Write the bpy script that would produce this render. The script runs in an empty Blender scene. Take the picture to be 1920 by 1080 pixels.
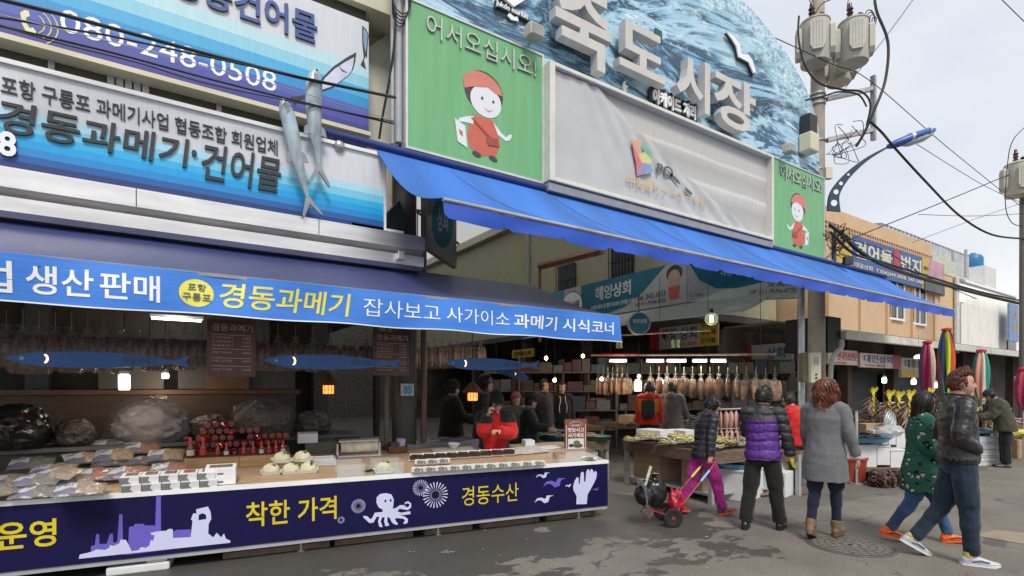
import bpy, bmesh, math, random
from mathutils import Vector as V, Matrix, noise as NZ, Quaternion
random.seed(7)
SC = bpy.context.scene
COL = SC.collection
R = math.radians
# ---------------------------------------------------------------- camera, sky, sun, exposure
YAW, EYE, HOR, FOC = R(33.5), 1.6, 728.0, 1000.0
cd = bpy.data.cameras.new('camera'); cam = bpy.data.objects.new('camera', cd); COL.objects.link(cam)
cam.location = (0, 0, EYE); cam.rotation_euler = (R(90), 0, -YAW)
cd.sensor_width = 36; cd.lens = 36*FOC/1920; cd.shift_y = (HOR-540)/1920; cd.clip_end = 3000; cd.clip_start = .05
SC.camera = cam
wd = bpy.data.worlds.new('World'); SC.world = wd; wd.use_nodes = True
SUN_EL, SUN_AZ = R(52), R(200)          # azimuth clockwise from +Y
nt = wd.node_tree; N = nt.nodes; L = nt.links
bg = N['Background']; bg.inputs[1].default_value = .1
sky = N.new('ShaderNodeTexSky'); sky.sky_type = 'NISHITA'; sky.sun_disc = False
sky.sun_elevation = SUN_EL; sky.sun_rotation = SUN_AZ; sky.air_density = 1; sky.dust_density = 3
tc = N.new('ShaderNodeTexCoord'); mp = N.new('ShaderNodeMapping'); mp.inputs['Scale'].default_value = (1, 1, 2.6)
nz = N.new('ShaderNodeTexNoise'); nz.inputs['Scale'].default_value = 1.7; nz.inputs['Detail'].default_value = 5; nz.inputs['Roughness'].default_value = .5
cr = N.new('ShaderNodeValToRGB')
cr.color_ramp.elements[0].position = .36; cr.color_ramp.elements[0].color = (5.6, 5.9, 6.4, 1)
cr.color_ramp.elements[1].position = .66; cr.color_ramp.elements[1].color = (7.3, 7.4, 7.6, 1)
mx = N.new('ShaderNodeMix'); mx.data_type = 'RGBA'; mx.inputs[0].default_value = .93
L.new(tc.outputs['Generated'], mp.inputs[0]); L.new(mp.outputs[0], nz.inputs['Vector']); L.new(nz.outputs[0], cr.inputs[0])
L.new(sky.outputs[0], mx.inputs[6]); L.new(cr.outputs[0], mx.inputs[7]); L.new(mx.outputs[2], bg.inputs[0])
ld = bpy.data.lights.new('sun', 'SUN'); ld.energy = 2.0; ld.angle = R(18); ld.color = (1, .96, .9)
lo = bpy.data.objects.new('sun', ld); COL.objects.link(lo)
sd = V((math.sin(SUN_AZ)*math.cos(SUN_EL), math.cos(SUN_AZ)*math.cos(SUN_EL), math.sin(SUN_EL)))
lo.rotation_euler = sd.to_track_quat('Z', 'Y').to_euler()
SC.view_settings.view_transform = 'Standard'; SC.view_settings.look = 'None'; SC.view_settings.exposure = 0.5
SC.cycles.max_bounces = 6; SC.cycles.use_denoising = True
# ---------------------------------------------------------------- from photo coordinates to the plane a thing lies in
FW = V((math.sin(YAW), math.cos(YAW), 0)); RT = V((math.cos(YAW), -math.sin(YAW), 0))
def ray(px, py): return FW + RT*((px-960)/FOC) + V((0, 0, (HOR-py)/FOC))
def atw(px, py, w): d = ray(px, py); return V((0, 0, EYE)) + d*(w/d.y)
def atu(px, py, u): d = ray(px, py); return V((0, 0, EYE)) + d*(u/d.x)
def atz(px, py, z=0.): d = ray(px, py); return V((0, 0, EYE)) + d*((z-EYE)/d.z)
def atd(px, py, t): return V((0, 0, EYE)) + ray(px, py)*t
# ---------------------------------------------------------------- materials
MC = {}
def hx(s):
    c = [int(s[i:i+2], 16)/255 for i in (0, 2, 4)]
    return tuple((x/12.92 if x <= .04045 else ((x+.055)/1.055)**2.4) for x in c)
def mat(name, col=(.5, .5, .5), rough=.6, metal=0, var=.12, scale=6, bump=0, bscale=None, spec=.5, emit=None, es=1, alpha=1, stretch=(1, 1, 1), dirt=0, dcol=(.05, .045, .04), trans=0, sheen=0, coat=0):
    if name in MC: return MC[name]
    if isinstance(col, str): col = hx(col)
    m = bpy.data.materials.new(name); m.use_nodes = True; n = m.node_tree.nodes; l = m.node_tree.links
    b = n['Principled BSDF']; b.inputs['Roughness'].default_value = rough; b.inputs['Metallic'].default_value = metal
    b.inputs['Specular IOR Level'].default_value = spec; b.inputs['Alpha'].default_value = alpha
    b.inputs['Transmission Weight'].default_value = trans; b.inputs['Sheen Weight'].default_value = sheen; b.inputs['Coat Weight'].default_value = coat
    t = n.new('ShaderNodeTexCoord'); mpn = n.new('ShaderNodeMapping'); mpn.inputs['Scale'].default_value = stretch; l.new(t.outputs['Object'], mpn.inputs[0])
    x = n.new('ShaderNodeTexNoise'); x.inputs['Scale'].default_value = scale; x.inputs['Detail'].default_value = 5; l.new(mpn.outputs[0], x.inputs['Vector'])
    r_ = n.new('ShaderNodeValToRGB'); e = r_.color_ramp.elements; e[0].position = .3; e[1].position = .7
    e[0].color = (*[c*(1-var) for c in col], 1); e[1].color = (*[min(1, c*(1+var)) for c in col], 1)
    l.new(x.outputs[0], r_.inputs[0]); out = r_.outputs[0]
    if dirt:
        y = n.new('ShaderNodeTexNoise'); y.inputs['Scale'].default_value = scale*.35; y.inputs['Detail'].default_value = 8; y.inputs['Roughness'].default_value = .65; l.new(mpn.outputs[0], y.inputs['Vector'])
        q = n.new('ShaderNodeMapRange'); q.inputs[1].default_value = .5; q.inputs[2].default_value = .75; q.inputs[4].default_value = dirt; l.new(y.outputs[0], q.inputs[0])
        k = n.new('ShaderNodeMix'); k.data_type = 'RGBA'; l.new(q.outputs[0], k.inputs[0]); l.new(out, k.inputs[6]); k.inputs[7].default_value = (*dcol, 1); out = k.outputs[2]
    l.new(out, b.inputs['Base Color'])
    if bump:
        y = n.new('ShaderNodeTexNoise'); y.inputs['Scale'].default_value = bscale or scale*3; y.inputs['Detail'].default_value = 4; l.new(mpn.outputs[0], y.inputs['Vector'])
        p = n.new('ShaderNodeBump'); p.inputs['Strength'].default_value = bump; p.inputs['Distance'].default_value = .02; l.new(y.outputs[0], p.inputs['Height']); l.new(p.outputs[0], b.inputs['Normal'])
    if emit: b.inputs['Emission Color'].default_value = (*emit, 1); b.inputs['Emission Strength'].default_value = es
    MC[name] = m; return m
def ramp_mat(name, stops, axis=2, const=True, rough=.45, wob=0, wscale=3, coord='Generated', slope=0):
    """a printed pattern of bands that runs along one axis of the panel"""
    if name in MC: return MC[name]
    m = bpy.data.materials.new(name); m.use_nodes = True; n = m.node_tree.nodes; l = m.node_tree.links
    b = n['Principled BSDF']; b.inputs['Roughness'].default_value = rough
    t = n.new('ShaderNodeTexCoord'); s = n.new('ShaderNodeSeparateXYZ'); l.new(t.outputs[coord], s.inputs[0]); o = s.outputs[axis]
    if slope:
        q = n.new('ShaderNodeMath'); q.operation = 'MULTIPLY_ADD'; l.new(s.outputs[0], q.inputs[0]); q.inputs[1].default_value = slope; l.new(o, q.inputs[2]); o = q.outputs[0]
    if wob:
        x = n.new('ShaderNodeTexNoise'); x.inputs['Scale'].default_value = wscale; l.new(t.outputs[coord], x.inputs['Vector'])
        q = n.new('ShaderNodeMath'); q.operation = 'MULTIPLY_ADD'; l.new(x.outputs[0], q.inputs[0]); q.inputs[1].default_value = wob; l.new(o, q.inputs[2]); o = q.outputs[0]
    r_ = n.new('ShaderNodeValToRGB'); r_.color_ramp.interpolation = 'CONSTANT' if const else 'LINEAR'
    e = r_.color_ramp.elements
    for i, (p, c) in enumerate(stops):
        k = e[i] if i < 2 else e.new(p)
        k.position = p; k.color = (*(hx(c) if isinstance(c, str) else c), 1)
    l.new(o, r_.inputs[0])
    # faint streaks of weather on the print
    y = n.new('ShaderNodeTexNoise'); y.inputs['Scale'].default_value = 5; y.inputs['Detail'].default_value = 6; mpn = n.new('ShaderNodeMapping'); mpn.inputs['Scale'].default_value = (6, 1, .5)
    l.new(t.outputs['Object'], mpn.inputs[0]); l.new(mpn.outputs[0], y.inputs['Vector'])
    q = n.new('ShaderNodeMapRange'); q.inputs[3].default_value = .86; q.inputs[4].default_value = 1.06; l.new(y.outputs[0], q.inputs[0])
    k = n.new('ShaderNodeMix'); k.data_type = 'RGBA'; k.blend_type = 'MULTIPLY'; k.inputs[0].default_value = 1; l.new(r_.outputs[0], k.inputs[6]); l.new(q.outputs[0], k.inputs[7])
    l.new(k.outputs[2], b.inputs['Base Color']); MC[name] = m; return m
def glow(par, p, watts, col=(1, .8, .55), r=.05):
    l = bpy.data.lights.new('lamp_light', 'POINT'); l.energy = watts; l.color = col; l.shadow_soft_size = r; o = bpy.data.objects.new('lamp_light', l); COL.objects.link(o); o.parent = par; o.location = WM(par).inverted() @ V(p)
def lamp_mat(name, col, s):
    return mat(name, col, emit=col, es=s, var=0)
# ---------------------------------------------------------------- frames, mesh builder, things
class Fr:
    """a sign's own frame: x to the right along it, y up, d out of its face"""
    def __init__(s, o, ax=(1, 0, 0), up=(0, 0, 1)):
        s.o = V(o); s.x = V(ax).normalized(); s.y = V(up).normalized(); s.n = s.x.cross(s.y)
    def __call__(s, x, y, d=0): return s.o + s.x*x + s.y*y + s.n*d
def FF(w, d=0): return Fr((0, w, 0))          # plane of the facades: x = world x, y = height, d towards the street
class B:
    def __init__(s): s.v = []; s.f = []; s.m = []; s.k = 0; s.sm = []; s.flat = False
    def add(s, vs, fs, smooth=False):
        o = len(s.v); s.v += [V(p) for p in vs]; s.f += [tuple(i+o for i in f) for f in fs]; s.m += [s.k]*len(fs); s.sm += [smooth]*len(fs); return s
    def slot(s, k): s.k = k; return s
    def box(s, a, b, bev=0, fr=None, rz=0, c=None):
        x0, y0, z0 = [min(p, q) for p, q in zip(a, b)]; x1, y1, z1 = [max(p, q) for p, q in zip(a, b)]
        if bev:
            e = min(bev, (x1-x0)/2.01, (y1-y0)/2.01, (z1-z0)/2.01)
            bm = bmesh.new(); bmesh.ops.create_cube(bm, size=1)
            for v in bm.verts: v.co = V(((x0+x1)/2+v.co.x*(x1-x0), (y0+y1)/2+v.co.y*(y1-y0), (z0+z1)/2+v.co.z*(z1-z0)))
            bmesh.ops.bevel(bm, geom=bm.edges[:], offset=e, segments=2, profile=.6, affect='EDGES'); bm.verts.index_update()
            vs = [v.co.copy() for v in bm.verts]; fs = [[v.index for v in f.verts] for f in bm.faces]; bm.free()
        else:
            vs = [V(p) for p in ((x0, y0, z0), (x1, y0, z0), (x1, y1, z0), (x0, y1, z0), (x0, y0, z1), (x1, y0, z1), (x1, y1, z1), (x0, y1, z1))]
            fs = [(3, 2, 1, 0), (4, 5, 6, 7), (0, 1, 5, 4), (1, 2, 6, 5), (2, 3, 7, 6), (3, 0, 4, 7)]
        if rz:
            m = V(c) if c else V(((x0+x1)/2, (y0+y1)/2, 0)); q = Matrix.Rotation(rz, 3, 'Z'); vs = [m+q@(p-m) for p in vs]
        if fr: vs = [fr(*p) for p in vs]
        return s.add(vs, fs)
    def prism(s, pts, d0, d1, fr):
        """outline in a frame, given real thickness"""
        n = len(pts); a = sum(pts[i][0]*pts[(i+1) % n][1]-pts[(i+1) % n][0]*pts[i][1] for i in range(n))
        if a < 0: pts = pts[::-1]
        vs = [fr(x, y, d1) for x, y in pts]+[fr(x, y, d0) for x, y in pts]
        return s.add(vs, [tuple(range(n)), tuple(range(2*n-1, n-1, -1))]+[(i, n+i, n+(i+1) % n, (i+1) % n) for i in range(n)])
    def tube(s, pts, r, n=8, cap=True, smooth=True, flat=None):
        pts = [V(p) for p in pts]; k = len(pts); rr = r if isinstance(r, (list, tuple)) else [r]*k
        t = [(pts[min(i+1, k-1)]-pts[max(i-1, 0)]).normalized() for i in range(k)]
        up = V((0, 0, 1)) if abs(t[0].z) < .9 else V((0, 1, 0)); a = t[0].cross(up).normalized(); vs = []
        for i in range(k):
            a = (a-t[i]*a.dot(t[i])); a = a.normalized() if a.length > 1e-6 else t[i].orthogonal().normalized(); b = t[i].cross(a)
            for j in range(n):
                q = 2*math.pi*j/n; vs.append(pts[i]+(a*math.cos(q)+b*math.sin(q)*(flat or 1))*rr[i])
        fs = [(i*n+j, i*n+(j+1) % n, (i+1)*n+(j+1) % n, (i+1)*n+j) for i in range(k-1) for j in range(n)]
        if cap: fs += [tuple(range(n-1, -1, -1)), tuple((k-1)*n+j for j in range(n))]
        return s.add(vs, fs, smooth)
    def cyl(s, a, b, r, r1=None, n=16): return s.tube([a, b], [r, r if r1 is None else r1], n, smooth=n > 8)
    def lathe(s, prof, c=(0, 0, 0), n=20, ax=None):
        c = V(c); vs = []; k = len(prof)
        for r, z in prof:
            for j in range(n):
                q = 2*math.pi*j/n; p = V((r*math.cos(q), r*math.sin(q), z)); vs.append(c+(ax @ p if ax else p))
        fs = [(i*n+j, i*n+(j+1) % n, (i+1)*n+(j+1) % n, (i+1)*n+j) for i in range(k-1) for j in range(n)]
        fs += [tuple(range(n-1, -1, -1)), tuple((k-1)*n+j for j in range(n))]
        return s.add(vs, fs, True)
    def loft(s, secs, n=16, cap=True):
        """sections (centre, axis1, axis2) of ellipses"""
        vs = []
        for c, a, b in secs:
            c, a, b = V(c), V(a), V(b)
            for j in range(n): q = 2*math.pi*j/n; vs.append(c+a*math.cos(q)+b*math.sin(q))
        k = len(secs); fs = [(i*n+j, i*n+(j+1) % n, (i+1)*n+(j+1) % n, (i+1)*n+j) for i in range(k-1) for j in range(n)]
        if cap: fs += [tuple(range(n-1, -1, -1)), tuple((k-1)*n+j for j in range(n))]
        return s.add(vs, fs, True)
    def ball(s, c, r, n=12, m=8, fn=None):
        c = V(c); r = V((r, r, r)) if isinstance(r, (int, float)) else V(r); vs = []
        for i in range(m+1):
            a = math.pi*(i/m)*.998+.001
            for j in range(n):
                q = 2*math.pi*j/n; d = V((math.sin(a)*math.cos(q), math.sin(a)*math.sin(q), math.cos(a))); p = V((d.x*r.x, d.y*r.y, d.z*r.z))
                vs.append(c+(fn(p, d) if fn else p))
        fs = [(i*n+j, (i+1)*n+j, (i+1)*n+(j+1) % n, i*n+(j+1) % n) for i in range(m) for j in range(n)]
        fs += [tuple(range(n)), tuple(m*n+j for j in range(n-1, -1, -1))]
        return s.add(vs, fs, True)
    def grid(s, fn, nu, nv, thick=0, smooth=True):
        """sheet fn(a,b) with a,b in 0..1; thick gives it a back and rims"""
        vs = [V(fn(i/nu, j/nv)) for i in range(nu+1) for j in range(nv+1)]; w = nv+1
        fs = [(i*w+j, (i+1)*w+j, (i+1)*w+j+1, i*w+j+1) for i in range(nu) for j in range(nv)]
        if thick:
            t = V(thick) if not isinstance(thick, (int, float)) else None; nrm = [V((0, 0, 0)) for _ in vs]
            for f in fs:
                q = (vs[f[1]]-vs[f[0]]).cross(vs[f[3]]-vs[f[0]])
                for i in f: nrm[i] += q
            o = len(vs); vs = vs+[p-(t if t else nrm[i].normalized()*thick) for i, p in enumerate(vs)]
            fs = fs+[tuple(i+o for i in f[::-1]) for f in fs]
            e = [(i*w) for i in range(nu+1)]; rim = [i*w for i in range(nu+1)]+[nu*w+j for j in range(1, nv+1)]+[i*w+nv for i in range(nu-1, -1, -1)]+[j for j in range(nv-1, 0, -1)]
            fs += [(rim[(i+1) % len(rim)], rim[i], rim[i]+o, rim[(i+1) % len(rim)]+o) for i in range(len(rim))]
        return s.add(vs, fs, smooth)
    def move(s, d): s.v = [p+V(d) for p in s.v]; return s
    def xf(s, m): s.v = [m @ p for p in s.v]; return s
    def build(s, name, mt, parent=None, world=True, origin=None, **tags):
        me = bpy.data.meshes.new(name); vs = s.v
        if parent is not None and world: inv = WM(parent).inverted(); vs = [inv @ p for p in vs]
        o0 = V((0, 0, 0))
        if parent is None:
            if origin is not None: o0 = V(origin)
            else:
                xs = [p.x for p in vs]; ys = [p.y for p in vs]; o0 = V(((min(xs)+max(xs))/2, (min(ys)+max(ys))/2, min(p.z for p in vs)))
            vs = [p-o0 for p in vs]
        me.from_pydata([tuple(p) for p in vs], [], s.f)
        for m in (mt if isinstance(mt, (list, tuple)) else [mt]): me.materials.append(m)
        me.polygons.foreach_set('material_index', s.m); me.polygons.foreach_set('use_smooth', s.sm); me.update()
        if any(s.sm): me.set_sharp_from_angle(angle=R(48))
        o = bpy.data.objects.new(name, me); COL.objects.link(o); o.location = o0
        if parent is not None: o.parent = parent
        for k, x in tags.items(): o[k] = x
        return o
def WM(o):
    m = Matrix.LocRotScale(o.location, o.rotation_euler, o.scale)
    return WM(o.parent) @ m if o.parent else m
def T(name, label, cat, loc=(0, 0, 0), rz=0, group=None):
    o = bpy.data.objects.new(name, None); COL.objects.link(o); o.location = loc; o.rotation_euler = (0, 0, rz); o.empty_display_size = .1
    o['label'] = label; o['category'] = cat
    if group: o['group'] = group
    return o
def tag(o, label, cat, group=None):
    o['label'] = label; o['category'] = cat
    if group: o['group'] = group
    return o
def S(o): o['kind'] = 'structure'; return o
def kids(o): return [c for c in COL.objects if c.parent == o]
def dup(o, loc, rz=None, label=None, scale=None, ch=None):
    c = o.copy(); COL.objects.link(c); c.location = loc
    if rz is not None: c.rotation_euler = (0, 0, rz)
    if scale: c.scale = (scale,)*3 if isinstance(scale, (int, float)) else scale
    if label: c['label'] = label
    for k in (ch if ch is not None else kids(o)):
        d = k.copy(); COL.objects.link(d); d.parent = c
        for g in kids(k):
            e = g.copy(); COL.objects.link(e); e.parent = d
    return c
_tc = {}
def text_mesh(s, bold=.02, ext=0.):
    key = (s, bold)
    if key not in _tc:
        c = bpy.data.curves.new('t', 'FONT'); c.body = s; c.offset = bold; c.resolution_u = 3; c.fill_mode = 'FRONT'
        o = bpy.data.objects.new('t', c); COL.objects.link(o); dg = bpy.context.evaluated_depsgraph_get()
        m = bpy.data.meshes.new_from_object(o.evaluated_get(dg)); bpy.data.objects.remove(o)
        bm = bmesh.new(); bm.from_mesh(m); bmesh.ops.remove_doubles(bm, verts=bm.verts, dist=1e-5)
        e = [(a.verts[0].index, a.verts[1].index, a.link_loops[0].vert.index if a.link_loops else 0) for a in bm.edges if len(a.link_faces) == 1]
        bm.verts.index_update(); vs = [(v.co.x, v.co.y) for v in bm.verts]; fs = [[v.index for v in f.verts] for f in bm.faces]
        ed = []
        for a in bm.edges:
            if len(a.link_faces) == 1:
                lp = a.link_loops[0]; ed.append((lp.vert.index, lp.link_loop_next.vert.index))
        bm.free(); bpy.data.meshes.remove(m); _tc[key] = (vs, fs, ed)
    return _tc[key]
def lettering(parent, s, mt, x0, y0, x1, y1, fr, ext=.004, d=.0, bold=.02, shear=0, name='lettering', mapf=None, side=None):
    """raised letters fitted to a box in a sign's frame"""
    vs, fs, ed = text_mesh(s, bold); xs = [p[0] for p in vs]; ys = [p[1] for p in vs]; a, b, c, e = min(xs), max(xs), min(ys), max(ys)
    q = [(x0+(x-a)/(b-a)*(x1-x0)+shear*((y-c)/(e-c)-.5)*(y1-y0), y0+(y-c)/(e-c)*(y1-y0)) for x, y in vs]
    g = mapf or fr; n = len(q); bb = B()
    bb.add([g(x, y, d+ext) for x, y in q]+[g(x, y, d) for x, y in q], fs)
    bb.slot(1 if side else 0).f.extend([(j, i, i+n, j+n) for i, j in ed]); bb.m += [bb.k]*len(ed); bb.sm += [False]*len(ed)
    o = bb.build(name, [mt, side] if side else mt, parent, label='') ; del o['label']; return o
def smooth(pts, k=6):
    """Catmull-Rom through points"""
    pts = [V(p) for p in pts]; out = []
    for i in range(len(pts)-1):
        p0, p1, p2, p3 = pts[max(i-1, 0)], pts[i], pts[i+1], pts[min(i+2, len(pts)-1)]
        for j in range(k):
            t = j/k; out.append(.5*((2*p1)+(p2-p0)*t+(2*p0-5*p1+4*p2-p3)*t*t+(3*p1-p0-3*p2+p3)*t**3))
    return out+[pts[-1]]
def sag(a, b, s, k=14):
    a, b = V(a), V(b); return [a.lerp(b, i/k)-V((0, 0, s*4*(i/k)*(1-i/k))) for i in range(k+1)]
# plain stock of materials
white = mat('white_paint', (.78, .78, .78), .5, var=.06, scale=3, dirt=.12)
dark = mat('dark_metal', (.03, .03, .032), .5, var=.2)
steel = mat('galvanised_steel', (.42, .43, .44), .42, .7, var=.2, scale=8)
stainless = mat('stainless_sheet', (.72, .71, .70), .36, .9, var=.12, scale=2, stretch=(1, 1, 6), dirt=.25, dcol=(.3, .28, .26))
cream = mat('cream_wall', (.60, .56, .42), .8, var=.06, scale=2, dirt=.15, dcol=(.25, .22, .16))
black = mat('black_rubber', (.012, .012, .013), .55, var=.3)
wood = mat('counter_wood', (.40, .27, .16), .5, var=.28, scale=5, stretch=(1, 9, 9))
woodd = mat('old_wood', (.16, .105, .07), .7, var=.35, scale=6, stretch=(1, 8, 8), dirt=.4)
foamw = mat('styrofoam', (.62, .63, .635), .75, var=.04, bump=.15, bscale=90, dirt=.2, dcol=(.4, .38, .34))
card = mat('cardboard', (.40, .27, .165), .8, var=.12, scale=5)
ink = mat('black_letter', (.025, .027, .03), .5)
navyt = mat('navy_letter', (.045, .085, .27), .5)
yel = mat('yellow_letter', (.75, .62, .03), .5)
wl = mat('white_letter', (.82, .83, .84), .5, var=.03)
grey = mat('grey_paint', (.35, .36, .37), .5, var=.1, dirt=.2)
# ================================================================ ground
def ground_mat():
    m = bpy.data.materials.new('street_asphalt'); m.use_nodes = True; n = m.node_tree.nodes; l = m.node_tree.links
    b = n['Principled BSDF']; t = n.new('ShaderNodeTexCoord'); o = t.outputs['Object']
    def noise(sc, det=6, ro=.55, src=o, st=None):
        x = n.new('ShaderNodeTexNoise'); x.inputs['Scale'].default_value = sc; x.inputs['Detail'].default_value = det; x.inputs['Roughness'].default_value = ro
        if st: q = n.new('ShaderNodeMapping'); q.inputs['Scale'].default_value = st; l.new(src, q.inputs[0]); src = q.outputs[0]
        l.new(src, x.inputs['Vector']); return x.outputs[0]
    def mth(op, a, b_=None, c=None):
        x = n.new('ShaderNodeMath'); x.operation = op
        for i, k in enumerate((a, b_, c)):
            if k is None: continue
            if isinstance(k, (int, float)): x.inputs[i].default_value = k
            else: l.new(k, x.inputs[i])
        return x.outputs[0]
    def mr(v, a, b_, c=0., d=1.):
        x = n.new('ShaderNodeMapRange'); l.new(v, x.inputs[0])
        for i, k in zip((1, 2, 3, 4), (a, b_, c, d)): x.inputs[i].default_value = k
        x.interpolation_type = 'SMOOTHSTEP'; return x.outputs[0]
    def mix(f, a, c, mode='MIX'):
        x = n.new('ShaderNodeMix'); x.data_type = 'RGBA'; x.blend_type = mode
        if isinstance(f, (int, float)): x.inputs[0].default_value = f
        else: l.new(f, x.inputs[0])
        for i, k in ((6, a), (7, c)):
            if isinstance(k, tuple): x.inputs[i].default_value = (*k, 1)
            else: l.new(k, x.inputs[i])
        return x.outputs[2]
    sp = n.new('ShaderNodeSeparateXYZ'); l.new(o, sp.inputs[0]); X, Y = sp.outputs[0], sp.outputs[1]
    r1 = n.new('ShaderNodeValToRGB'); e = r1.color_ramp.elements; e[0].position = .3; e[0].color = (.128, .112, .094, 1); e[1].position = .72; e[1].color = (.205, .183, .154, 1)
    l.new(noise(1.1, 8, .6), r1.inputs[0])
    fine = mr(noise(60, 4, .75), .3, .7, .60, 1.38); c = mix(1., r1.outputs[0], fine, 'MULTIPLY')
    grit = mr(noise(230, 2, .6), .35, .65, .68, 1.30); c = mix(1., c, grit, 'MULTIPLY')
    # darker asphalt under the stalls beyond a ragged seam
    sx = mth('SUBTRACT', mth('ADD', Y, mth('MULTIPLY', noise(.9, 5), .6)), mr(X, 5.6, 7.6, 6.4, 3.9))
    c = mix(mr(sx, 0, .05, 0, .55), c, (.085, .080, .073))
    # spilt water along the foot of the counter and in drifts over the street
    fr_ = mth('ADD', mth('MULTIPLY', X, .148), Y)
    near = mr(fr_, 3.1, 5.7, 0, .27); near = mth('MULTIPLY', near, mr(X, 6.4, 5.2, 0, 1))
    lowr = mr(fr_, 2.3, 1.6, 0, .1)
    wet = mth('ADD', mth('ADD', noise(1.15, 10, .66, st=(1, 1.5, 1)), near), lowr); wm = mr(wet, .612, .64, 0, 1)
    c = mix(mth('MULTIPLY', wm, .80), c, (.047, .044, .040))
    # oil spots
    c = mix(mth('MULTIPLY', mr(noise(3.1, 5, .6), .66, .72), .55), c, (.05, .046, .042))
    # cracks
    v = n.new('ShaderNodeTexVoronoi'); v.feature = 'DISTANCE_TO_EDGE'; v.inputs['Scale'].default_value = .42
    av = n.new('ShaderNodeVectorMath'); av.operation = 'ADD'; nn = n.new('ShaderNodeTexNoise'); nn.inputs['Scale'].default_value = 1.6; nn.inputs['Detail'].default_value = 6
    l.new(o, nn.inputs['Vector']); l.new(o, av.inputs[0]); sc = n.new('ShaderNodeVectorMath'); sc.operation = 'SCALE'; sc.inputs[3].default_value = .8; l.new(nn.outputs[1], sc.inputs[0]); l.new(sc.outputs[0], av.inputs[1]); l.new(av.outputs[0], v.inputs['Vector'])
    ck = mth('MULTIPLY', mr(v.outputs[0], .009, .003), mr(noise(.5, 2), .42, .55)); c = mix(mth('MULTIPLY', ck, .7), c, (.04, .037, .034))
    l.new(c, b.inputs['Base Color'])
    rr = mr(wm, 0, 1, .82, .5); l.new(rr, b.inputs['Roughness'])
    p = n.new('ShaderNodeBump'); p.inputs['Strength'].default_value = .35; p.inputs['Distance'].default_value = .01; l.new(noise(110, 3, .7), p.inputs['Height']); l.new(p.outputs[0], b.inputs['Normal'])
    return m
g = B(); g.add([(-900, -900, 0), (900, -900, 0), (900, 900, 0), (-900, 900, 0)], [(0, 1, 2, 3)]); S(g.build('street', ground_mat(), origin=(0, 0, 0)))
pt = [atz(*p) for p in ((1822, 1004), (1868, 994), (2010, 1010), (1975, 1030))]
pb = B(); pb.add([p+V((0, 0, .004)) for p in pt], [(0, 3, 2, 1)] if (pt[1]-pt[0]).cross(pt[3]-pt[0]).z < 0 else [(0, 1, 2, 3)]); S(pb.build('pavement_patch', mat('tan_patch', (.27, .215, .155), .8, var=.1, scale=8, dirt=.4)))
# manhole cover
mc = atz(1594, 1023); mh = T('manhole_cover', 'round cast iron manhole cover with ring pattern set in the asphalt', 'manhole cover', mc)
iron = mat('cast_iron', (.14, .125, .105), .6, .35, var=.3, scale=9, dirt=.4); ironl = mat('worn_iron', (.25, .225, .19), .55, .4, var=.25, scale=12)
b = B(); b.lathe([(.40, 0), (.40, .008), (.385, .012), (.37, .008), (.365, .004)], mc, 48); b.build('rim', iron, mh)
b = B(); b.lathe([(.362, 0), (.362, .006), (.0, .006)], mc, 48)
b.build('plate', iron, mh)
b = B()
for k, (r0, r1, n_) in enumerate(((.30, .345, 26), (.235, .285, 20), (.17, .22, 14), (.10, .155, 9))):
    for j in range(n_):
        a0 = 2*math.pi*(j+.1)/n_+k; a1 = 2*math.pi*(j+.9)/n_+k
        b.add([mc+V((r_*math.cos(a), r_*math.sin(a), .0105)) for r_, a in ((r0, a0), (r1, a0), (r1, (a0+a1)/2), (r1, a1), (r0, a1), (r0, (a0+a1)/2))], [(0, 1, 2, 3, 4, 5)])
b.lathe([(.06, .0062), (.06, .0105), (.03, .0105), (.03, .0062)], mc, 20); b.build('tread_pattern', ironl, mh)
# ================================================================ shop building on the left (behind the two long signs)
fr0 = FF(0)
sb = T('shop_building', 'cream shop building carrying two long blue and white signs above the stall', 'building', (-2, 7, 0))
b = B(); b.box((-9, 7.0, 3.12), (2.3, 7.3, 4.1)); b.box((-9, 7.0, 4.0), (2.3, 7.2, 6.9)); b.build('wall', mat('olive_panel', (.055, .062, .04), .45, var=.2), sb)
for u, q in ((-.92, .05), (.55, .05), (-.45, .06), (-.375, .06), (-.3, .06), (-.225, .06), (-.15, .06)): b = B(); b.box((u, 6.96, 4.3), (u+q, 7.0, 5.0)); b.build('window_mullion', steel, sb)
b = B(); b.box((1.55, 6.9, 6.62), (3.3, 9, 6.9)); b.box((1.5, 6.86, 6.6), (3.3, 6.9, 7.05)); b.build('eaves', cream, sb)
b = B(); b.prism([(2.3, 3.2), (3.05, 3.2), (3.05, 7.0), (2.3, 6.2)], 0, .15, FF(7.45)); b.build('cream_return', mat('pale_wall', (.66, .63, .52), .8, var=.05, dirt=.1), sb)
b = B(); b.box((-9, 7.0, 3.0), (2.55, 9, 3.1)); b.box((-9, 8.9, 0), (2.2, 9.05, 3.1)); b.box((-9, 9, 3.1), (2.4, 26, 7)); b.build('back_wall', mat('dim_back_wall', (.075, .066, .055), .8, var=.3, scale=2), sb)  # rear upper block is unseen, added to keep light out
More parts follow.
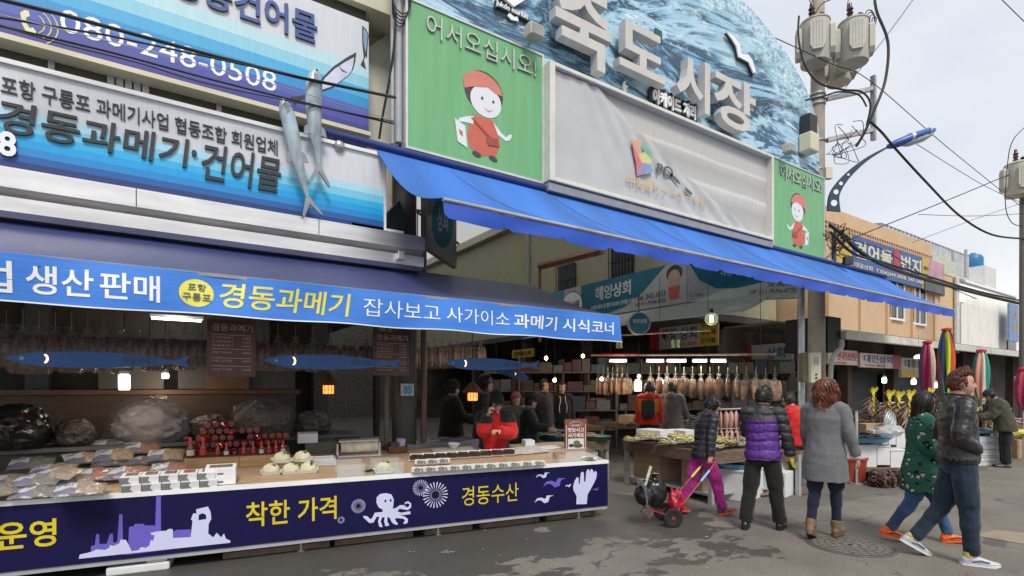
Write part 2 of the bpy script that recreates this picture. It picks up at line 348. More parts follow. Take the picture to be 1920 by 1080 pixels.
# stainless canopy
b = B(); pr = [(6.95, 3.515), (6.2, 3.5), (6.2, 3.325), (6.32, 3.262), (6.235, 3.255), (6.235, 3.13), (6.29, 3.085), (6.95, 3.085)]
b.prism(pr, -2.79, 9, Fr((0, 0, 0), (0, 1, 0), (0, 0, 1))) if False else None
n_ = len(pr); cuts = [-8, -4.2, -1.9, -.18, 1.5, 2.79]
vs = [(u, w, z) for u in cuts for w, z in pr]; fs = []
for i in range(len(cuts)-1):
    for j in range(n_): fs.append((i*n_+j, (i+1)*n_+j, (i+1)*n_+(j+1) % n_, i*n_+(j+1) % n_))
fs += [tuple(range(n_)), tuple((len(cuts)-1)*n_+j for j in range(n_-1, -1, -1))]
b.add(vs, [f[::-1] for f in fs])
cn = tag(b.build('stainless_canopy', stainless), 'two tier stainless steel canopy under the lower blue sign', 'canopy')
for u in (-.18, 1.5, -1.9): b = B(); b.box((u-.004, 6.197, 3.33), (u+.004, 6.2, 3.498)); b.build('seam', dark, cn)
b = B(); b.box((2.42, 6.15, 3.17), (2.50, 6.235, 3.27), .008); b.build('drain_spout', stainless, cn)
# ---- lower sign
lowband = ramp_mat('lower_sign_print', [(0, '1c2a56'), (.03, '1d356e'), (.10, '1b5aa0'), (.17, '1d86c9'), (.25, '129ddf'), (.33, '2fb0e4'), (.41, '77c6e6'), (.51, 'a9d8ec'), (.60, 'cfd2da'), (.98, 'd6d8de')], slope=.05)
ls = T('shop_sign', 'lower long shop sign with blue wave bands, black brush letters and a white eight', 'sign', (-2, 6.45, 3.53))
b = B(); b.box((-6.5, 6.3, 3.53), (2.29, 6.6, 4.42)); b.build('sign_panel', lowband, ls)
b = B(); b.box((-6.5, 6.27, 4.42), (2.31, 6.62, 4.46)); b.box((2.29, 6.28, 3.53), (2.315, 6.6, 4.42)); b.build('sign_frame', white, ls)
def BX(w, lx, lyb, rx, ryt): a = atw(lx, lyb, w); c = atw(rx, ryt, w); return (a.x, a.z, c.x, c.z)
f63 = FF(6.3)
def sgn(par, s, w, box, mt, **k): return lettering(par, s, mt, *BX(w, *box), FF(w), **k)
lettering(ls, '포항 구룡포 과메기사업 협동조합 회원업체', ink, atw(2, 0, 6.3).x, 4.15, atw(520, 0, 6.3).x, 4.315, FF(6.3), ext=.015, bold=.004, side=ink)
lettering(ls, '경동과메기', ink, atw(-4, 230, 6.3).x, atw(75, 262, 6.3).z, atw(352, 290, 6.3).x, atw(330, 258, 6.3).z, FF(6.3), ext=.025, bold=.012, shear=.10, side=ink)
lettering(ls, '·', ink, *BX(6.3, 359, 293, 369, 284), FF(6.3), ext=.03, bold=.03, side=ink)
lettering(ls, '건어물', ink, atw(378, 300, 6.3).x, atw(505, 360, 6.3).z, atw(526, 330, 6.3).x, atw(440, 280, 6.3).z, FF(6.3), ext=.025, bold=.012, shear=.10, side=ink)
lettering(ls, '8', wl, *BX(6.3, -2, 292, 32, 252), FF(6.3), ext=.03, bold=.03, side=ink)
# ---- upper sign
upband = ramp_mat('upper_sign_print', [(0, '403f88'), (.08, '4a4f9c'), (.17, '4f60b0'), (.24, '2f8fcb'), (.33, '4aa9d9'), (.42, '8fcadf'), (.52, 'b7dbe4'), (.62, 'cfd3da'), (.98, 'd3d4da')], slope=.03)
us = T('shop_sign', 'upper long shop sign with blue letters, telephone number and inked fish', 'sign', (-2, 6.9, 4.9))
b = B(); b.box((-6.5, 6.8, 4.92), (2.27, 6.98, 6.35)); b.build('sign_panel', upband, us)
b = B(); b.box((-6.5, 6.77, 4.87), (2.29, 6.99, 4.92)); b.build('sign_frame', cream, us)
f68 = FF(6.8); W8 = lambda px, py: (lambda p: (p.x, p.z))(atw(px, py, 6.8))
lettering(us, '경동건어물', navyt, *BX(6.8, 318, 32, 592, 55)[:1], 5.82, atw(594, 90, 6.8).x, 6.18, f68, ext=.03, bold=.018, side=mat('dark_navy', (.015, .02, .06), .5))
lettering(us, '080-248-0508', wl, atw(113, 60, 6.8).x, 5.10, atw(518, 165, 6.8).x, 5.33, f68, ext=.004, bold=.0)
def poly(par, name, mt, pts, w, ext=.004, d=0.):
    b = B(); b.prism([(lambda p: (p.x, p.z))(atw(px, py, w)) for px, py in pts], d, d+ext, FF(w)); return b.build(name, mt, par)
poly(us, 'phone_symbol', mat('pale_yellow', (.72, .72, .42), .5), [(38, 24), (46, 19), (54, 21), (56, 31), (49, 33), (50, 44), (56, 53), (62, 52), (68, 60), (66, 67), (60, 67), (48, 58), (41, 44)], 6.8)
b = B()
for r_ in (.10, .15, .2):
    c = atw(58, 42, 6.8); b.tube([V((c.x+r_*math.cos(a), 6.797, c.z+r_*math.sin(a))) for a in [R(-55+i*10) for i in range(12)]], .006, 4)
b.build('sound_wave_mark', mat('pale_yellow'), us)
fishk = [(668, 98), (666, 115), (662, 130), (655, 140), (640, 152), (625, 164), (600, 173), (565, 186), (552, 198), (545, 182), (573, 178), (590, 165), (605, 145), (625, 125), (650, 108)]
poly(us, 'inked_fish', ink, fishk, 6.8, .004)
cxy = (622, 147)
poly(us, 'inked_fish_belly', mat('pale_fish_print', (.55, .58, .72), .5), [(cxy[0]+(x-cxy[0])*.84+3, cxy[1]+(y-cxy[1])*.80) for x, y in fishk[:8]+fishk[11:]], 6.8, .003, .005)
poly(us, 'inked_gill', ink, [(633, 121), (641, 131), (650, 137), (641, 134)], 6.8, .003, .009)
poly(us, 'inked_fish', ink, [(679, 48), (687, 56), (691, 66), (689, 88), (688, 110), (686, 105), (682, 112), (686, 130), (676, 122), (682, 108), (679, 80)], 6.8)
poly(us, 'inked_fish_belly', mat('blue_fish_print', (.22, .33, .5), .5), [(681, 54), (686, 59), (689, 67), (687, 88), (685, 100), (681, 80)], 6.8, .003, .005)
# ---- two modelled fish on the lower sign
def fish_sculpture(label, pts, w0, rmax):
    """body along a curved spine in front of the sign: pts are spine points from nose to tail fork"""
    sp = smooth([V((atw(x, y, w0).x, w0, atw(x, y, w0).z)) for x, y in pts], 5); k = len(sp)
    o = T('fish_sculpture', label, 'sculpture', (sp[-1].x, w0+.05, sp[-1].z))
    prof = lambda t: rmax*(math.sin(min(1, t*1.15+.02)**.62*math.pi)**.75 if t*1.15 < .98 else .16) if t < .8 else rmax*(.33-.2*(t-.8)/.2)
    prof = lambda t: rmax*max(.12, min(1, (t/.24)**.7) * (1 if t < .45 else (1-((t-.45)/.55)**1.25*.88)))
    b = B(); secs = []
    for i, p in enumerate(sp):
        t = i/(k-1); d = (sp[min(i+1, k-1)]-sp[max(i-1, 0)]).normalized(); a = d.cross(V((0, 1, 0))).normalized(); r_ = prof(t)
        secs.append((p, a*r_, V((0, -1, 0))*r_*.62))
    b.loft(secs, 16); b.build('body', mat_fish, o)
    d = (sp[-1]-sp[-3]).normalized(); a = d.cross(V((0, 1, 0))).normalized(); e = sp[-1]; L_ = rmax*2.6
    g = Fr(e, a, -d); b = B(); b.prism([(-.012, .03), (.012, .03), (.035, -.02), (rmax*1.3, -L_*.80), (rmax*1.25, -L_*.95), (rmax*.8, -L_*.75), (0, -.06), (-rmax*.8, -L_*.75), (-rmax*1.25, -L_*.95), (-rmax*1.3, -L_*.80), (-.035, -.02)], -.015, .015, g); b.build('tail_fin', mat_fin, o)
    i = int(k*.60)
    for s_ in (-1, 1):
        b = B(); p = sp[i]; d2 = (sp[i+1]-sp[i-1]).normalized(); a2 = d2.cross(V((0, 1, 0))).normalized(); g = Fr(p, a2*s_, -d2)
        r_ = prof(i/(k-1)); b.prism([(r_*.7, .05), (r_*1.5, .0), (r_*1.7, -.09), (r_*.7, -.07)], -.008, .008, g); b.build('fin', mat_fin, o)
    i = int(k*.2); b = B(); p = sp[i]+V((0, -prof(i/(k-1))*.6, 0)); d2 = (sp[i+1]-sp[i-1]).normalized(); a2 = d2.cross(V((0, 1, 0))).normalized(); g = Fr(p, a2, -d2)
    b.prism([(-.02, .05), (.02, .04), (.028, -.03), (-.012, -.06)], -.01, .012, g); b.build('gill_fin', mat_fin, o)
    i = int(k*.09); p = sp[i]; b = B(); r_ = prof(i/(k-1)); b.ball(p+V((r_*.35, -r_*.52, 0)), .013, 8, 6); b.build('eye', ink, o)
    return o
mat_fish = mat('painted_fish_skin', (.30, .37, .41), .38, var=.38, scale=7, stretch=(1.5, 1, .5), bump=.2, bscale=30, coat=.3)
mat_fin = mat('painted_fin', (.24, .27, .28), .45, var=.2)
fish_sculpture('longer modelled fish standing nose up before the lower sign', [(591, 125), (590, 150), (588, 190), (590, 240), (595, 280), (597, 312)], 6.18, .088)
fish_sculpture('smaller modelled fish with its tail over the stainless canopy', [(531, 183), (536, 205), (545, 240), (555, 290), (568, 340), (577, 372)], 6.16, .082)
# ---- overhead cables across the signs
def cable(label, pts, r, name='overhead_cable', mt=black, grp='overhead cables and wires', n=6):
    b = B(); b.tube(pts, r, n); return tag(b.build(name, mt), label, 'cable', grp)
def W(px, py, w): return atw(px, py, w)
cable('thickest black cable running down across the telephone number', [W(-30, -8, 5.9), W(112, 26, 5.95), W(390, 102, 6.05), W(560, 145, 6.1), W(742, 183, 6.25)], .017)
cable('black cable just under the thickest one, crossing the telephone number', [W(-30, 28, 5.9), W(200, 66, 5.95), W(400, 109, 6.0), W(600, 152, 6.1), W(742, 183.5, 6.22)], .009)
cable('twin dark cable along the purple edge of the upper sign', smooth([W(-30, 41, 5.9), W(40, 58, 5.9), W(215, 100, 5.95), W(400, 150, 6.0), W(560, 190, 6.1), W(738, 232, 6.25)], 5), .010)
cable('thin slack wire just under the twin dark cable', smooth([W(-30, 38, 5.88), W(100, 78, 5.9), W(260, 118, 5.95), W(420, 164, 6.0), W(738, 228, 6.23)], 5), .006)
cable('thin grey support wire through the middle of the number', [W(-30, 20, 5.9), W(300, 100, 5.95), W(520, 160, 6.05), W(738, 226, 6.22)], .004, mt=steel)
# pipes and cables at the gate's left edge
cable('black cable dropping down the cream wall beside the green sign', smooth([W(742, 25, 6.35), W(739, 85, 6.4), W(730, 150, 6.5), W(717, 220, 6.6), W(711, 260, 6.65)], 4), .016)
b = B()
for i in range(5): b.tube([V((2.52+.09*math.cos(a)*(1+.1*i), 6.38-.02*i, 6.35+.2*math.sin(a)+.03*i)) for a in [k*.35 for k in range(19)]], .008, 5, cap=False)
tag(b.build('cable_coil', black), 'coil of black cable looped at the corner of the green sign', 'cable coil')
b = B(); b.cyl((2.54, 6.45, 4.72), (2.54, 6.45, 7.6), .045); b.cyl((2.47, 6.48, 4.7), (2.47, 6.48, 7.6), .025)
tag(b.build('downpipe', grey), 'pale grey pipes running up the left edge of the green sign', 'pipe')
# ================================================================ arcade gate: arch, letters, green signs, flex sign, blue awning
def mural_mat():
    m = bpy.data.materials.new('wave_mural'); m.use_nodes = True; n = m.node_tree.nodes; l = m.node_tree.links
    b = n['Principled BSDF']; b.inputs['Roughness'].default_value = .5; t = n.new('ShaderNodeTexCoord')
    def nz_(sc, st, rot, det=7, ro=.6, dis=.6):
        q = n.new('ShaderNodeMapping'); q.inputs['Scale'].default_value = st; q.inputs['Rotation'].default_value = (0, R(rot), 0); l.new(t.outputs['Object'], q.inputs[0])
        x = n.new('ShaderNodeTexNoise'); x.inputs['Scale'].default_value = sc; x.inputs['Detail'].default_value = det; x.inputs['Roughness'].default_value = ro; x.inputs['Distortion'].default_value = dis
        l.new(q.outputs[0], x.inputs['Vector']); return x.outputs[0]
    def ramp(v, st):
        r_ = n.new('ShaderNodeValToRGB'); e = r_.color_ramp.elements
        for i, (p, c) in enumerate(st):
            k = e[i] if i < 2 else e.new(p); k.position = p; k.color = (*(hx(c) if isinstance(c, str) else (c,)*3), 1)
        l.new(v, r_.inputs[0]); return r_.outputs[0]
    def mix(f, a, c):
        x = n.new('ShaderNodeMix'); x.data_type = 'RGBA'; l.new(f, x.inputs[0]); l.new(a, x.inputs[6])
        if isinstance(c, tuple): x.inputs[7].default_value = (*c, 1)
        else: l.new(c, x.inputs[7])
        return x.outputs[2]
    base = ramp(nz_(.42, (.5, 1, 1.9), 24, 13, .68, 1.0), [(.28, '262f38'), (.33, '486f8c'), (.37, 'a3c6da'), (.40, '6296b8'), (.425, '303c47'), (.45, '4a7a9c'), (.49, 'b4d4e3'), (.53, '86b4cf'), (.55, '3b566a'), (.575, '2a333c'), (.60, '6d9dbd'), (.65, 'c9dfe9'), (.70, '56839f')])
    fo = ramp(nz_(7, (1, 1, 1.8), 20, 9, .8, .5), [(.38, '5484a3'), (.48, '9fc6dc'), (.56, 'd5e6ee'), (.66, 'eef5f7')])
    s = n.new('ShaderNodeSeparateXYZ'); l.new(t.outputs['Object'], s.inputs[0])
    h = n.new('ShaderNodeMath'); h.operation = 'MULTIPLY_ADD'; l.new(s.outputs[0], h.inputs[0]); h.inputs[1].default_value = .30; l.new(s.outputs[2], h.inputs[2])
    w = n.new('ShaderNodeMath'); w.operation = 'MULTIPLY_ADD'; l.new(nz_(.8, (1, 1, 1.5), 20, 9, .65, 1), w.inputs[0]); w.inputs[1].default_value = 4.5; l.new(h.outputs[0], w.inputs[2])
    mr = n.new('ShaderNodeMapRange'); l.new(w.outputs[0], mr.inputs[0]); mr.inputs[1].default_value = 5.0; mr.inputs[2].default_value = 5.8; mr.inputs[4].default_value = .9
    c = mix(mr.outputs[0], base, fo)
    ws = ramp(nz_(1.3, (.6, 1, 2.6), 20, 12, .75, 1.8), [(.56, 0.), (.63, .85)]); c = mix(ws, c, hx('dcecf3'))
    # perforations of the mesh board
    q = n.new('ShaderNodeTexVoronoi'); q.inputs['Scale'].default_value = 16; q.inputs['Randomness'].default_value = .35; l.new(t.outputs['Object'], q.inputs['Vector'])
    d = ramp(q.outputs[0], [(.10, .55), (.16, 0.)]); c = mix(d, c, (.03, .06, .12))
    l.new(c, b.inputs['Base Color']); return m
ag = T('arch_sign', 'huge arched market sign with a painted sea mural and projecting white letters', 'sign', (7.8, 6.7, 6.4))
b = B(); fA = FF(6.6); out = [(2.6, 4.6), (13.2, 4.6), (13.2, 7.5)]
out += [(7.8+5.42*math.cos(R(a)), 7.5+2.4*math.sin(R(a))) for a in range(3, 178, 3)]+[(2.6, 7.5)]
b.prism(out, -.14, 0, fA); b.build('mural_board', mural_mat(), ag)
lside = mat('letter_return', (.52, .51, .52), .5, var=.06); lface = mat('letter_face', (.56, .54, .51), .5, var=.05, dirt=.15, dcol=(.3, .26, .22))
for s_, x0, y0, x1, y1 in (('죽', 4.97, 6.66, 6.12, 7.86), ('도', 6.30, 6.92, 7.42, 7.72), ('시', 7.72, 6.74, 8.66, 7.7), ('장', 8.78, 6.7, 10.14, 7.72)):
    lettering(ag, s_, lface, x0, y0, x1, y1, fA, ext=.16, d=.12, bold=.024, side=lside, name='letter')
lettering(ag, '아케이드 거리', ink, *[a+c for a, c in zip(BX(6.5, 1222, 193, 1308, 196), (-.02, -.02, .02, .02))], fA, ext=.05, d=.02, bold=.10, side=ink)
lettering(ag, '아케이드 거리', wl, *BX(6.5, 1225, 191, 1305, 200), fA, ext=.03, d=.075, bold=.035, side=wl)
lettering(ag, 'jukdo market', ink, *[a+c for a, c in zip(BX(6.5, 932, 10, 994, 26), (-.015, -.015, .015, .015))], fA, ext=.03, d=.02, bold=.07, side=ink)
lettering(ag, 'jukdo market', wl, *BX(6.5, 933, 9, 993, 25), fA, ext=.02, d=.052, bold=.012)
b = B(); b.prism([(lambda p: (p.x, p.z))(atw(x, y, 6.5)) for x, y in ((940, -12), (966, 10), (1002, -12), (990, -30), (950, -30))], .03, .07, fA); b.build('emblem', wl, ag)
b = B(); b.prism([(lambda p: (p.x, p.z))(atw(x, y, 6.5)) for x, y in ((955, 24), (960, 21), (968, 28), (974, 27), (976, 36), (962, 33))], .03, .05, fA); b.build('emblem', wl, ag)
gull = [(1362, 57), (1378, 68), (1388, 82), (1391, 100), (1404, 102), (1412, 112), (1418, 134), (1414, 137), (1405, 116), (1396, 111), (1386, 106), (1382, 86), (1374, 73)]
b = B(); b.prism([(lambda p: (p.x+.03, p.z-.02))(atw(x, y, 6.5)) for x, y in gull], .02, .06, fA); b.build('gull_shadow_layer', ink, ag)
b = B(); b.prism([(lambda p: (p.x, p.z))(atw(x, y, 6.5)) for x, y in gull], .065, .09, fA); b.build('gull_shape', wl, ag)
b = B(); b.box((7.44, 6.57, 7.86), (7.62, 6.6, 8.08)); b.build('service_hatch', mat('teal_hatch', (.01, .09, .085), .4), ag)
b = B(); b.prism([(lambda p: (p.x, p.z))(atw(x, y, 6.5)) for x, y in ((1174, 150), (1178, 148), (1177, 156), (1183, 160), (1178, 163), (1180, 170), (1174, 168), (1172, 160))], .02, .05, fA); b.build('splash_mark', wl, ag)
# side and rear of the gate: posts and beams of the arcade roof
# green welcome signs
green = mat('green_sign_film', (.155, .41, .185), .45, var=.07, scale=2, stretch=(5, 1, .4), dirt=.28, dcol=(.2, .34, .2))
tin = mat('aluminium_edge', (.62, .63, .64), .4, .5, var=.08)
red_ = mat('red_print', (.56, .12, .075), .5, var=.05); pinkp = mat('pink_print', (.62, .20, .16), .5, var=.05); facep = mat('pale_skin_print', (.70, .71, .74), .5, var=.03)
hairp = mat('dark_hair_print', (.06, .05, .052), .5); brownp = mat('brown_print', (.30, .07, .05), .5)
def ell(cx, cy, rx, ry, rot=0, n=22, a0=0, a1=360):
    c, s_ = math.cos(R(rot)), math.sin(R(rot)); o = []
    for i in range(n):
        a = R(a0+(a1-a0)*i/(n if a1-a0 == 360 else n-1)); x, y = rx*math.cos(a), ry*math.sin(a); o.append((cx+x*c-y*s_, cy+x*s_+y*c))
    return o
def welcome(label, x0, z0, x1, z1, k, flip):
    o = T('welcome_sign', label, 'sign', ((x0+x1)/2, 6.42, z0), 0, 'green welcome signs'); g = FF(6.35); W_, H_ = x1-x0, z1-z0
    b = B(); b.box((x0, 6.35, z0), (x1, 6.5, z1)); b.build('sign_panel', green, o)
    b = B()
    for a, c in (((x0-.03, 6.335, z0-.03), (x0, 6.5, z1+.03)), ((x1, 6.335, z0-.03), (x1+.03, 6.5, z1+.03)), ((x0, 6.335, z1), (x1, 6.5, z1+.03)), ((x0, 6.335, z0-.03), (x1, 6.5, z0))): b.box(a, c)
    b.build('sign_frame', tin, o)
    lettering(o, '어서오십시오!', lface, x0+.12*W_, z0+.80*H_, x0+.945*W_, z0+.955*H_, g, ext=.02, d=.006, bold=-.008, side=mat('letter_edge', (.3, .3, .32), .5))
    M = lambda x: x0+W_*((1-x) if flip else x); n_ = [0]
    def P(nm, mt, pts, lay): b = B(); b.prism([(M(x), z0+H_*y) for x, y in pts], .001+lay*.003, .003+lay*.003, g); b.build(nm, mt, o)
    # a plain shopper in headscarf and apron dress with a white bag
    P('printed_hair', hairp, ell(.53, .55, .148, .155), 0)
    P('printed_dress', red_, [(.44, .36), (.60, .36), (.64, .28), (.655, .18), (.62, .10), (.52, .075), (.43, .11), (.405, .19), (.42, .29)], 0)
    P('printed_arm', facep, [(.45, .35), (.40, .33), (.345, .30), (.34, .275), (.40, .285), (.45, .29)], 1)
    P('printed_arm', facep, [(.60, .35), (.66, .29), (.70, .265), (.735, .30), (.75, .29), (.735, .255), (.70, .235), (.635, .265)], 1)
    P('printed_face', facep, ell(.545, .485, .118, .118), 1)
    P('printed_headscarf', pinkp, ell(.52, .565, .15, .125, -8, 18, 10, 175)+[(.385, .53), (.44, .56), (.56, .595), (.62, .565)], 2)
    for ex in (.515, .60): P('printed_eye', hairp, ell(ex, .50, .009, .012, 0, 10), 2)
    P('printed_mouth', red_, [(.53, .435), (.565, .42), (.60, .44), (.565, .412)], 2)
    P('printed_strap', brownp, [(.43, .33), (.445, .335), (.63, .20), (.60, .19)], 2)
    P('printed_bag', facep, [(.315, .29), (.39, .255), (.405, .10), (.335, .13)], 2)
    P('printed_bag_mark', red_, [(.345, .22), (.368, .21), (.372, .175), (.35, .185)], 3)
    P('printed_belt_purse', brownp, [(.545, .215), (.635, .235), (.645, .175), (.56, .165)], 3)
    for fx in (.475, .60): P('printed_shoe', hairp, ell(fx, .075, .035, .02, -15, 12), 1)
    return o
welcome('larger nearer green welcome sign left of the draped panel', 2.62, 4.66, 4.73, 6.52, 0, False)
welcome('farther narrower-looking green welcome sign beside the concrete pole', 10.82, 4.6, 12.9, 6.47, 1, True)
# flex sign with a banner that has come loose
fx = T('light_box_sign', 'long pale framed sign whose printed banner has come loose and sagged', 'sign', (7.6, 6.35, 4.62))
b = B(); x0, x1, z0, z1 = 4.75, 10.55, 4.64, 6.39
for a, c in (((x0, 6.17, z0), (x0+.10, 6.55, z1)), ((x1-.07, 6.17, z0), (x1, 6.55, z1)), ((x0+.10, 6.17, z1-.06), (x1-.07, 6.55, z1)), ((x0+.10, 6.17, z0), (x1-.07, 6.55, z0+.06))): b.box(a, c, .012)
b.build('sign_frame', mat('cream_frame', (.66, .645, .58), .4, var=.06, dirt=.15), fx)
b = B(); b.box((x0+.10, 6.30, z0+.06), (x1-.07, 6.5, z1-.06))
b.build('back_panel', ramp_mat('streak_glint_panel', [(.1, (.46, .455, .44)), (.3, (.40, .395, .375)), (.42, (.52, .515, .50)), (.47, (.66, .655, .645)), (.50, (.48, .475, .455)), (.66, (.40, .395, .375)), (.74, (.47, .46, .44)), (.78, (.64, .635, .62)), (.81, (.50, .49, .47))], const=False, wob=.10, wscale=3, rough=.3), fx)  # pale bands paint reflective streaks into the panel colour
b = B(); b.box((x0, 6.2, 4.5), (x1, 6.45, 4.615)); b.build('base_rail', mat('rail_grey', (.25, .26, .29), .5), fx)
def flex(a, c):
    edge = [(0, 6.95), (.25, 7.45), (.5, 8.05), (.75, 8.85), (1, 9.9)]
    t = (1-c)*4; i = min(int(t), 3); f_ = t-i
    xr = edge[i][1]*(1-f_)+edge[i+1][1]*f_-.85*(1-abs(2*c-1))*.0
    x = 4.86+(xr-1.25*c**1.2-4.86)*a; z = 4.72+(6.31-4.72)*c
    fold = .014*math.sin((x-4.86)*13/(1.1-.55*c)+c*3)*min(1, a*1.2)+.012*math.sin((x-4.86)*5.5/(1.05-.5*c)+(1-c)*2)*min(1, a*1.2)*(1-.3*c)+.03*max(0, a-.8)*5*math.sin(c*14+a*9)*.35
    return (x, 6.24+fold*.9-.02*a, z)
b = B(); b.grid(flex, 60, 30, .004); b.build('loose_banner', mat('banner_vinyl', (.47, .475, .48), .45, var=.05, scale=3), fx)
def onflex(px, py):
    p = atw(px, py, 6.19); return p
def flat(par, nm, mt, pts, w, ext=.003): b = B(); b.prism([(lambda p: (p.x, p.z))(atw(x, y, w)) for x, y in pts], 0, ext, FF(w)); return b.build(nm, mt, par)
LG = dict(r=(.58, .17, .18), o=(.62, .36, .24), y=(.62, .55, .26), g=(.20, .42, .29), b=(.18, .33, .52), p=(.28, .26, .43))
for i, (c, pts) in enumerate((('o', [(1184, 263), (1204, 262), (1196, 290)]), ('g', [(1204, 262), (1222, 288), (1222, 300), (1208, 285)]), ('y', [(1196, 290), (1208, 285), (1222, 300), (1220, 308), (1203, 305)]), ('r', [(1184, 263), (1196, 290), (1203, 305), (1194, 330), (1192, 305)]), ('p', [(1194, 330), (1203, 305), (1212, 310), (1214, 326)]), ('b', [(1203, 305), (1220, 308), (1224, 322), (1214, 326), (1212, 310)]))):
    flat(fx, 'banner_emblem', mat('emblem_'+c, LG[c], .5), pts, 6.185)
orl = mat('orange_letter', (.68, .47, .20), .5)
lettering(fx, '中央通りアーケード街', orl, atw(1176, 350, 6.185).x, 4.90, atw(1325, 400, 6.185).x, 5.09, FF(6.185), ext=.003, bold=-.004)
lettering(fx, 'PO', mat('grey_letter', (.10, .10, .11), .5), *BX(6.185, 1232, 325, 1262, 315), FF(6.185), ext=.003, bold=.02)
flat(fx, 'lettering_fragment', mat('grey_letter'), [(1250, 318), (1262, 328), (1272, 338), (1276, 346), (1268, 342), (1258, 332)], 6.185)
flat(fx, 'lettering_fragment', mat('grey_letter'), [(1284, 350), (1298, 362), (1296, 366), (1286, 358)], 6.185)
# blue arcade awning
blue = mat('blue_awning_cloth', (.030, .140, .48), .65, var=.25, scale=1.2, stretch=(1.6, .35, .35), bump=.15, bscale=4, dirt=.4, dcol=(.06, .15, .36))
blued = mat('blue_valance_cloth', (.014, .07, .43), .6, var=.12, scale=2, bump=.1, bscale=5)
aw = T('awning', 'long bright blue awning with scalloped valance over the arcade entrance', 'awning', (9, 5.8, 3.3))
UI0, UI1, UO0, UO1 = 2.19, 15.9, 2.42, 16.25
def awn(a, c):
    u = (UI0+(UI1-UI0)*a)*(1-c)+(UO0+(UO1-UO0)*a)*c; w = 6.3+(4.95-6.3)*c; z = 4.5+(3.55-4.5)*c
    z -= (.10+.10*max(0, 1-a*9))*math.sin(math.pi*c)+.012*math.sin(a*46+c*2)*math.sin(math.pi*c); return (u, w, z)
b = B(); b.grid(awn, 90, 12, .004); b.build('canopy_cloth', blue, aw)
for a in (.07, .19, .33, .5, .66, .82): b = B(); b.tube([V(awn(min(1, a+.035*k/6), .05+.9*k/6))+V((0, -.004, .006)) for k in range(7)], .008, 4, flat=.4); b.build('fold_line', mat('pale_fold_line', (.14, .33, .66), .6), aw)  # thin pale tubes drawn along the cloth's lighter fold lines
def val(a, c):
    u = UO0+(UO1-UO0)*a; s_ = a*18; k = abs((s_ % 1)-.5); h = .17-(.035 if k > .44 else 0)+.008*math.sin(a*50)
    return (u, 4.93-.022*math.sin(a*70+c)*c-.01*c, 3.505-h*c)
b = B(); b.grid(val, 260, 5, .003); b.build('valance', blued, aw)
b = B(); b.tube([awn(i/30, 1) for i in range(31)], .022, 8); b.move((0, -.02, -.02)); b.build('front_bar', mat('awning_bar', (.46, .46, .44), .4, .4, var=.15, dirt=.3), aw)
b = B(); b.cyl((1.52, 6.3, 4.545), (16.0, 6.3, 4.545), .05); b.build('roller', mat('navy_roller', (.012, .03, .16), .45), aw)
b = B(); b.cyl((1.46, 6.3, 4.545), (1.52, 6.3, 4.545), .058); b.build('roller_cap', white, aw)
b = B(); b.box((2.5, 6.36, 4.44), (15.9, 6.40, 4.5)); b.build('rusty_rail', mat('rusty_rail', (.20, .12, .07), .7, var=.6, scale=9, stretch=(1, 8, 8)), aw)
for u in (1.72, 6, 9.5, 13.5):
    b = B(); b.tube([(u+.8, 6.32, 4.25), (u+1.0, 5.7, 3.85), (u+1.2, 5.02, 3.46)], [.03, .022, .02], 8); b.build('folding_arm', grey, aw)
b = B(); b.ball((1.75, 6.3, 4.42), .07, 10, 8); b.cyl((1.5, 6.35, 4.42), (2.2, 6.35, 4.34), .03); b.build('gearbox', steel, aw)
# floodlights on the gate
def flood(label, p, q):
    p, q = V(p), V(q); o = T('floodlight', label, 'floodlight', q, 0, 'floodlights on the gate'); b = B(); b.box((p.x-.12, p.y-.08, p.z-.08), (p.x+.12, p.y+.1, p.z+.1), .02); b.build('housing', mat('flood_box', (.5, .48, .42), .5, dirt=.5, dcol=(.25, .12, .05)), o)
    b = B(); b.box((p.x-.10, p.y-.088, p.z-.065), (p.x+.10, p.y-.081, p.z+.08)); b.build('lens', mat('dull_glass', (.3, .31, .3), .15), o)
    b = B(); b.tube([p+V((0, .05, -.06)), q], .018, 6); b.build('bracket', steel, o)
flood('rusty floodlight on a bracket over the nearer green sign', atw(1002, 62, 6.15), atw(985, 92, 6.4))
flood('floodlight on a bracket over the farther green sign', atw(1480, 280, 6.15), atw(1462, 300, 6.4))
o = T('metal_box', 'dented cream metal box fixed at the end of the arch', 'box', (13.3, 6.4, 6.9)); b = B(); b.box((12.25, 6.3, 7.0), (12.62, 6.58, 7.42), .03); b.build('case', cream, o); b = B(); b.box((12.3, 6.35, 7.45), (12.62, 6.58, 7.85)); b.build('dark_cabinet', dark, o)
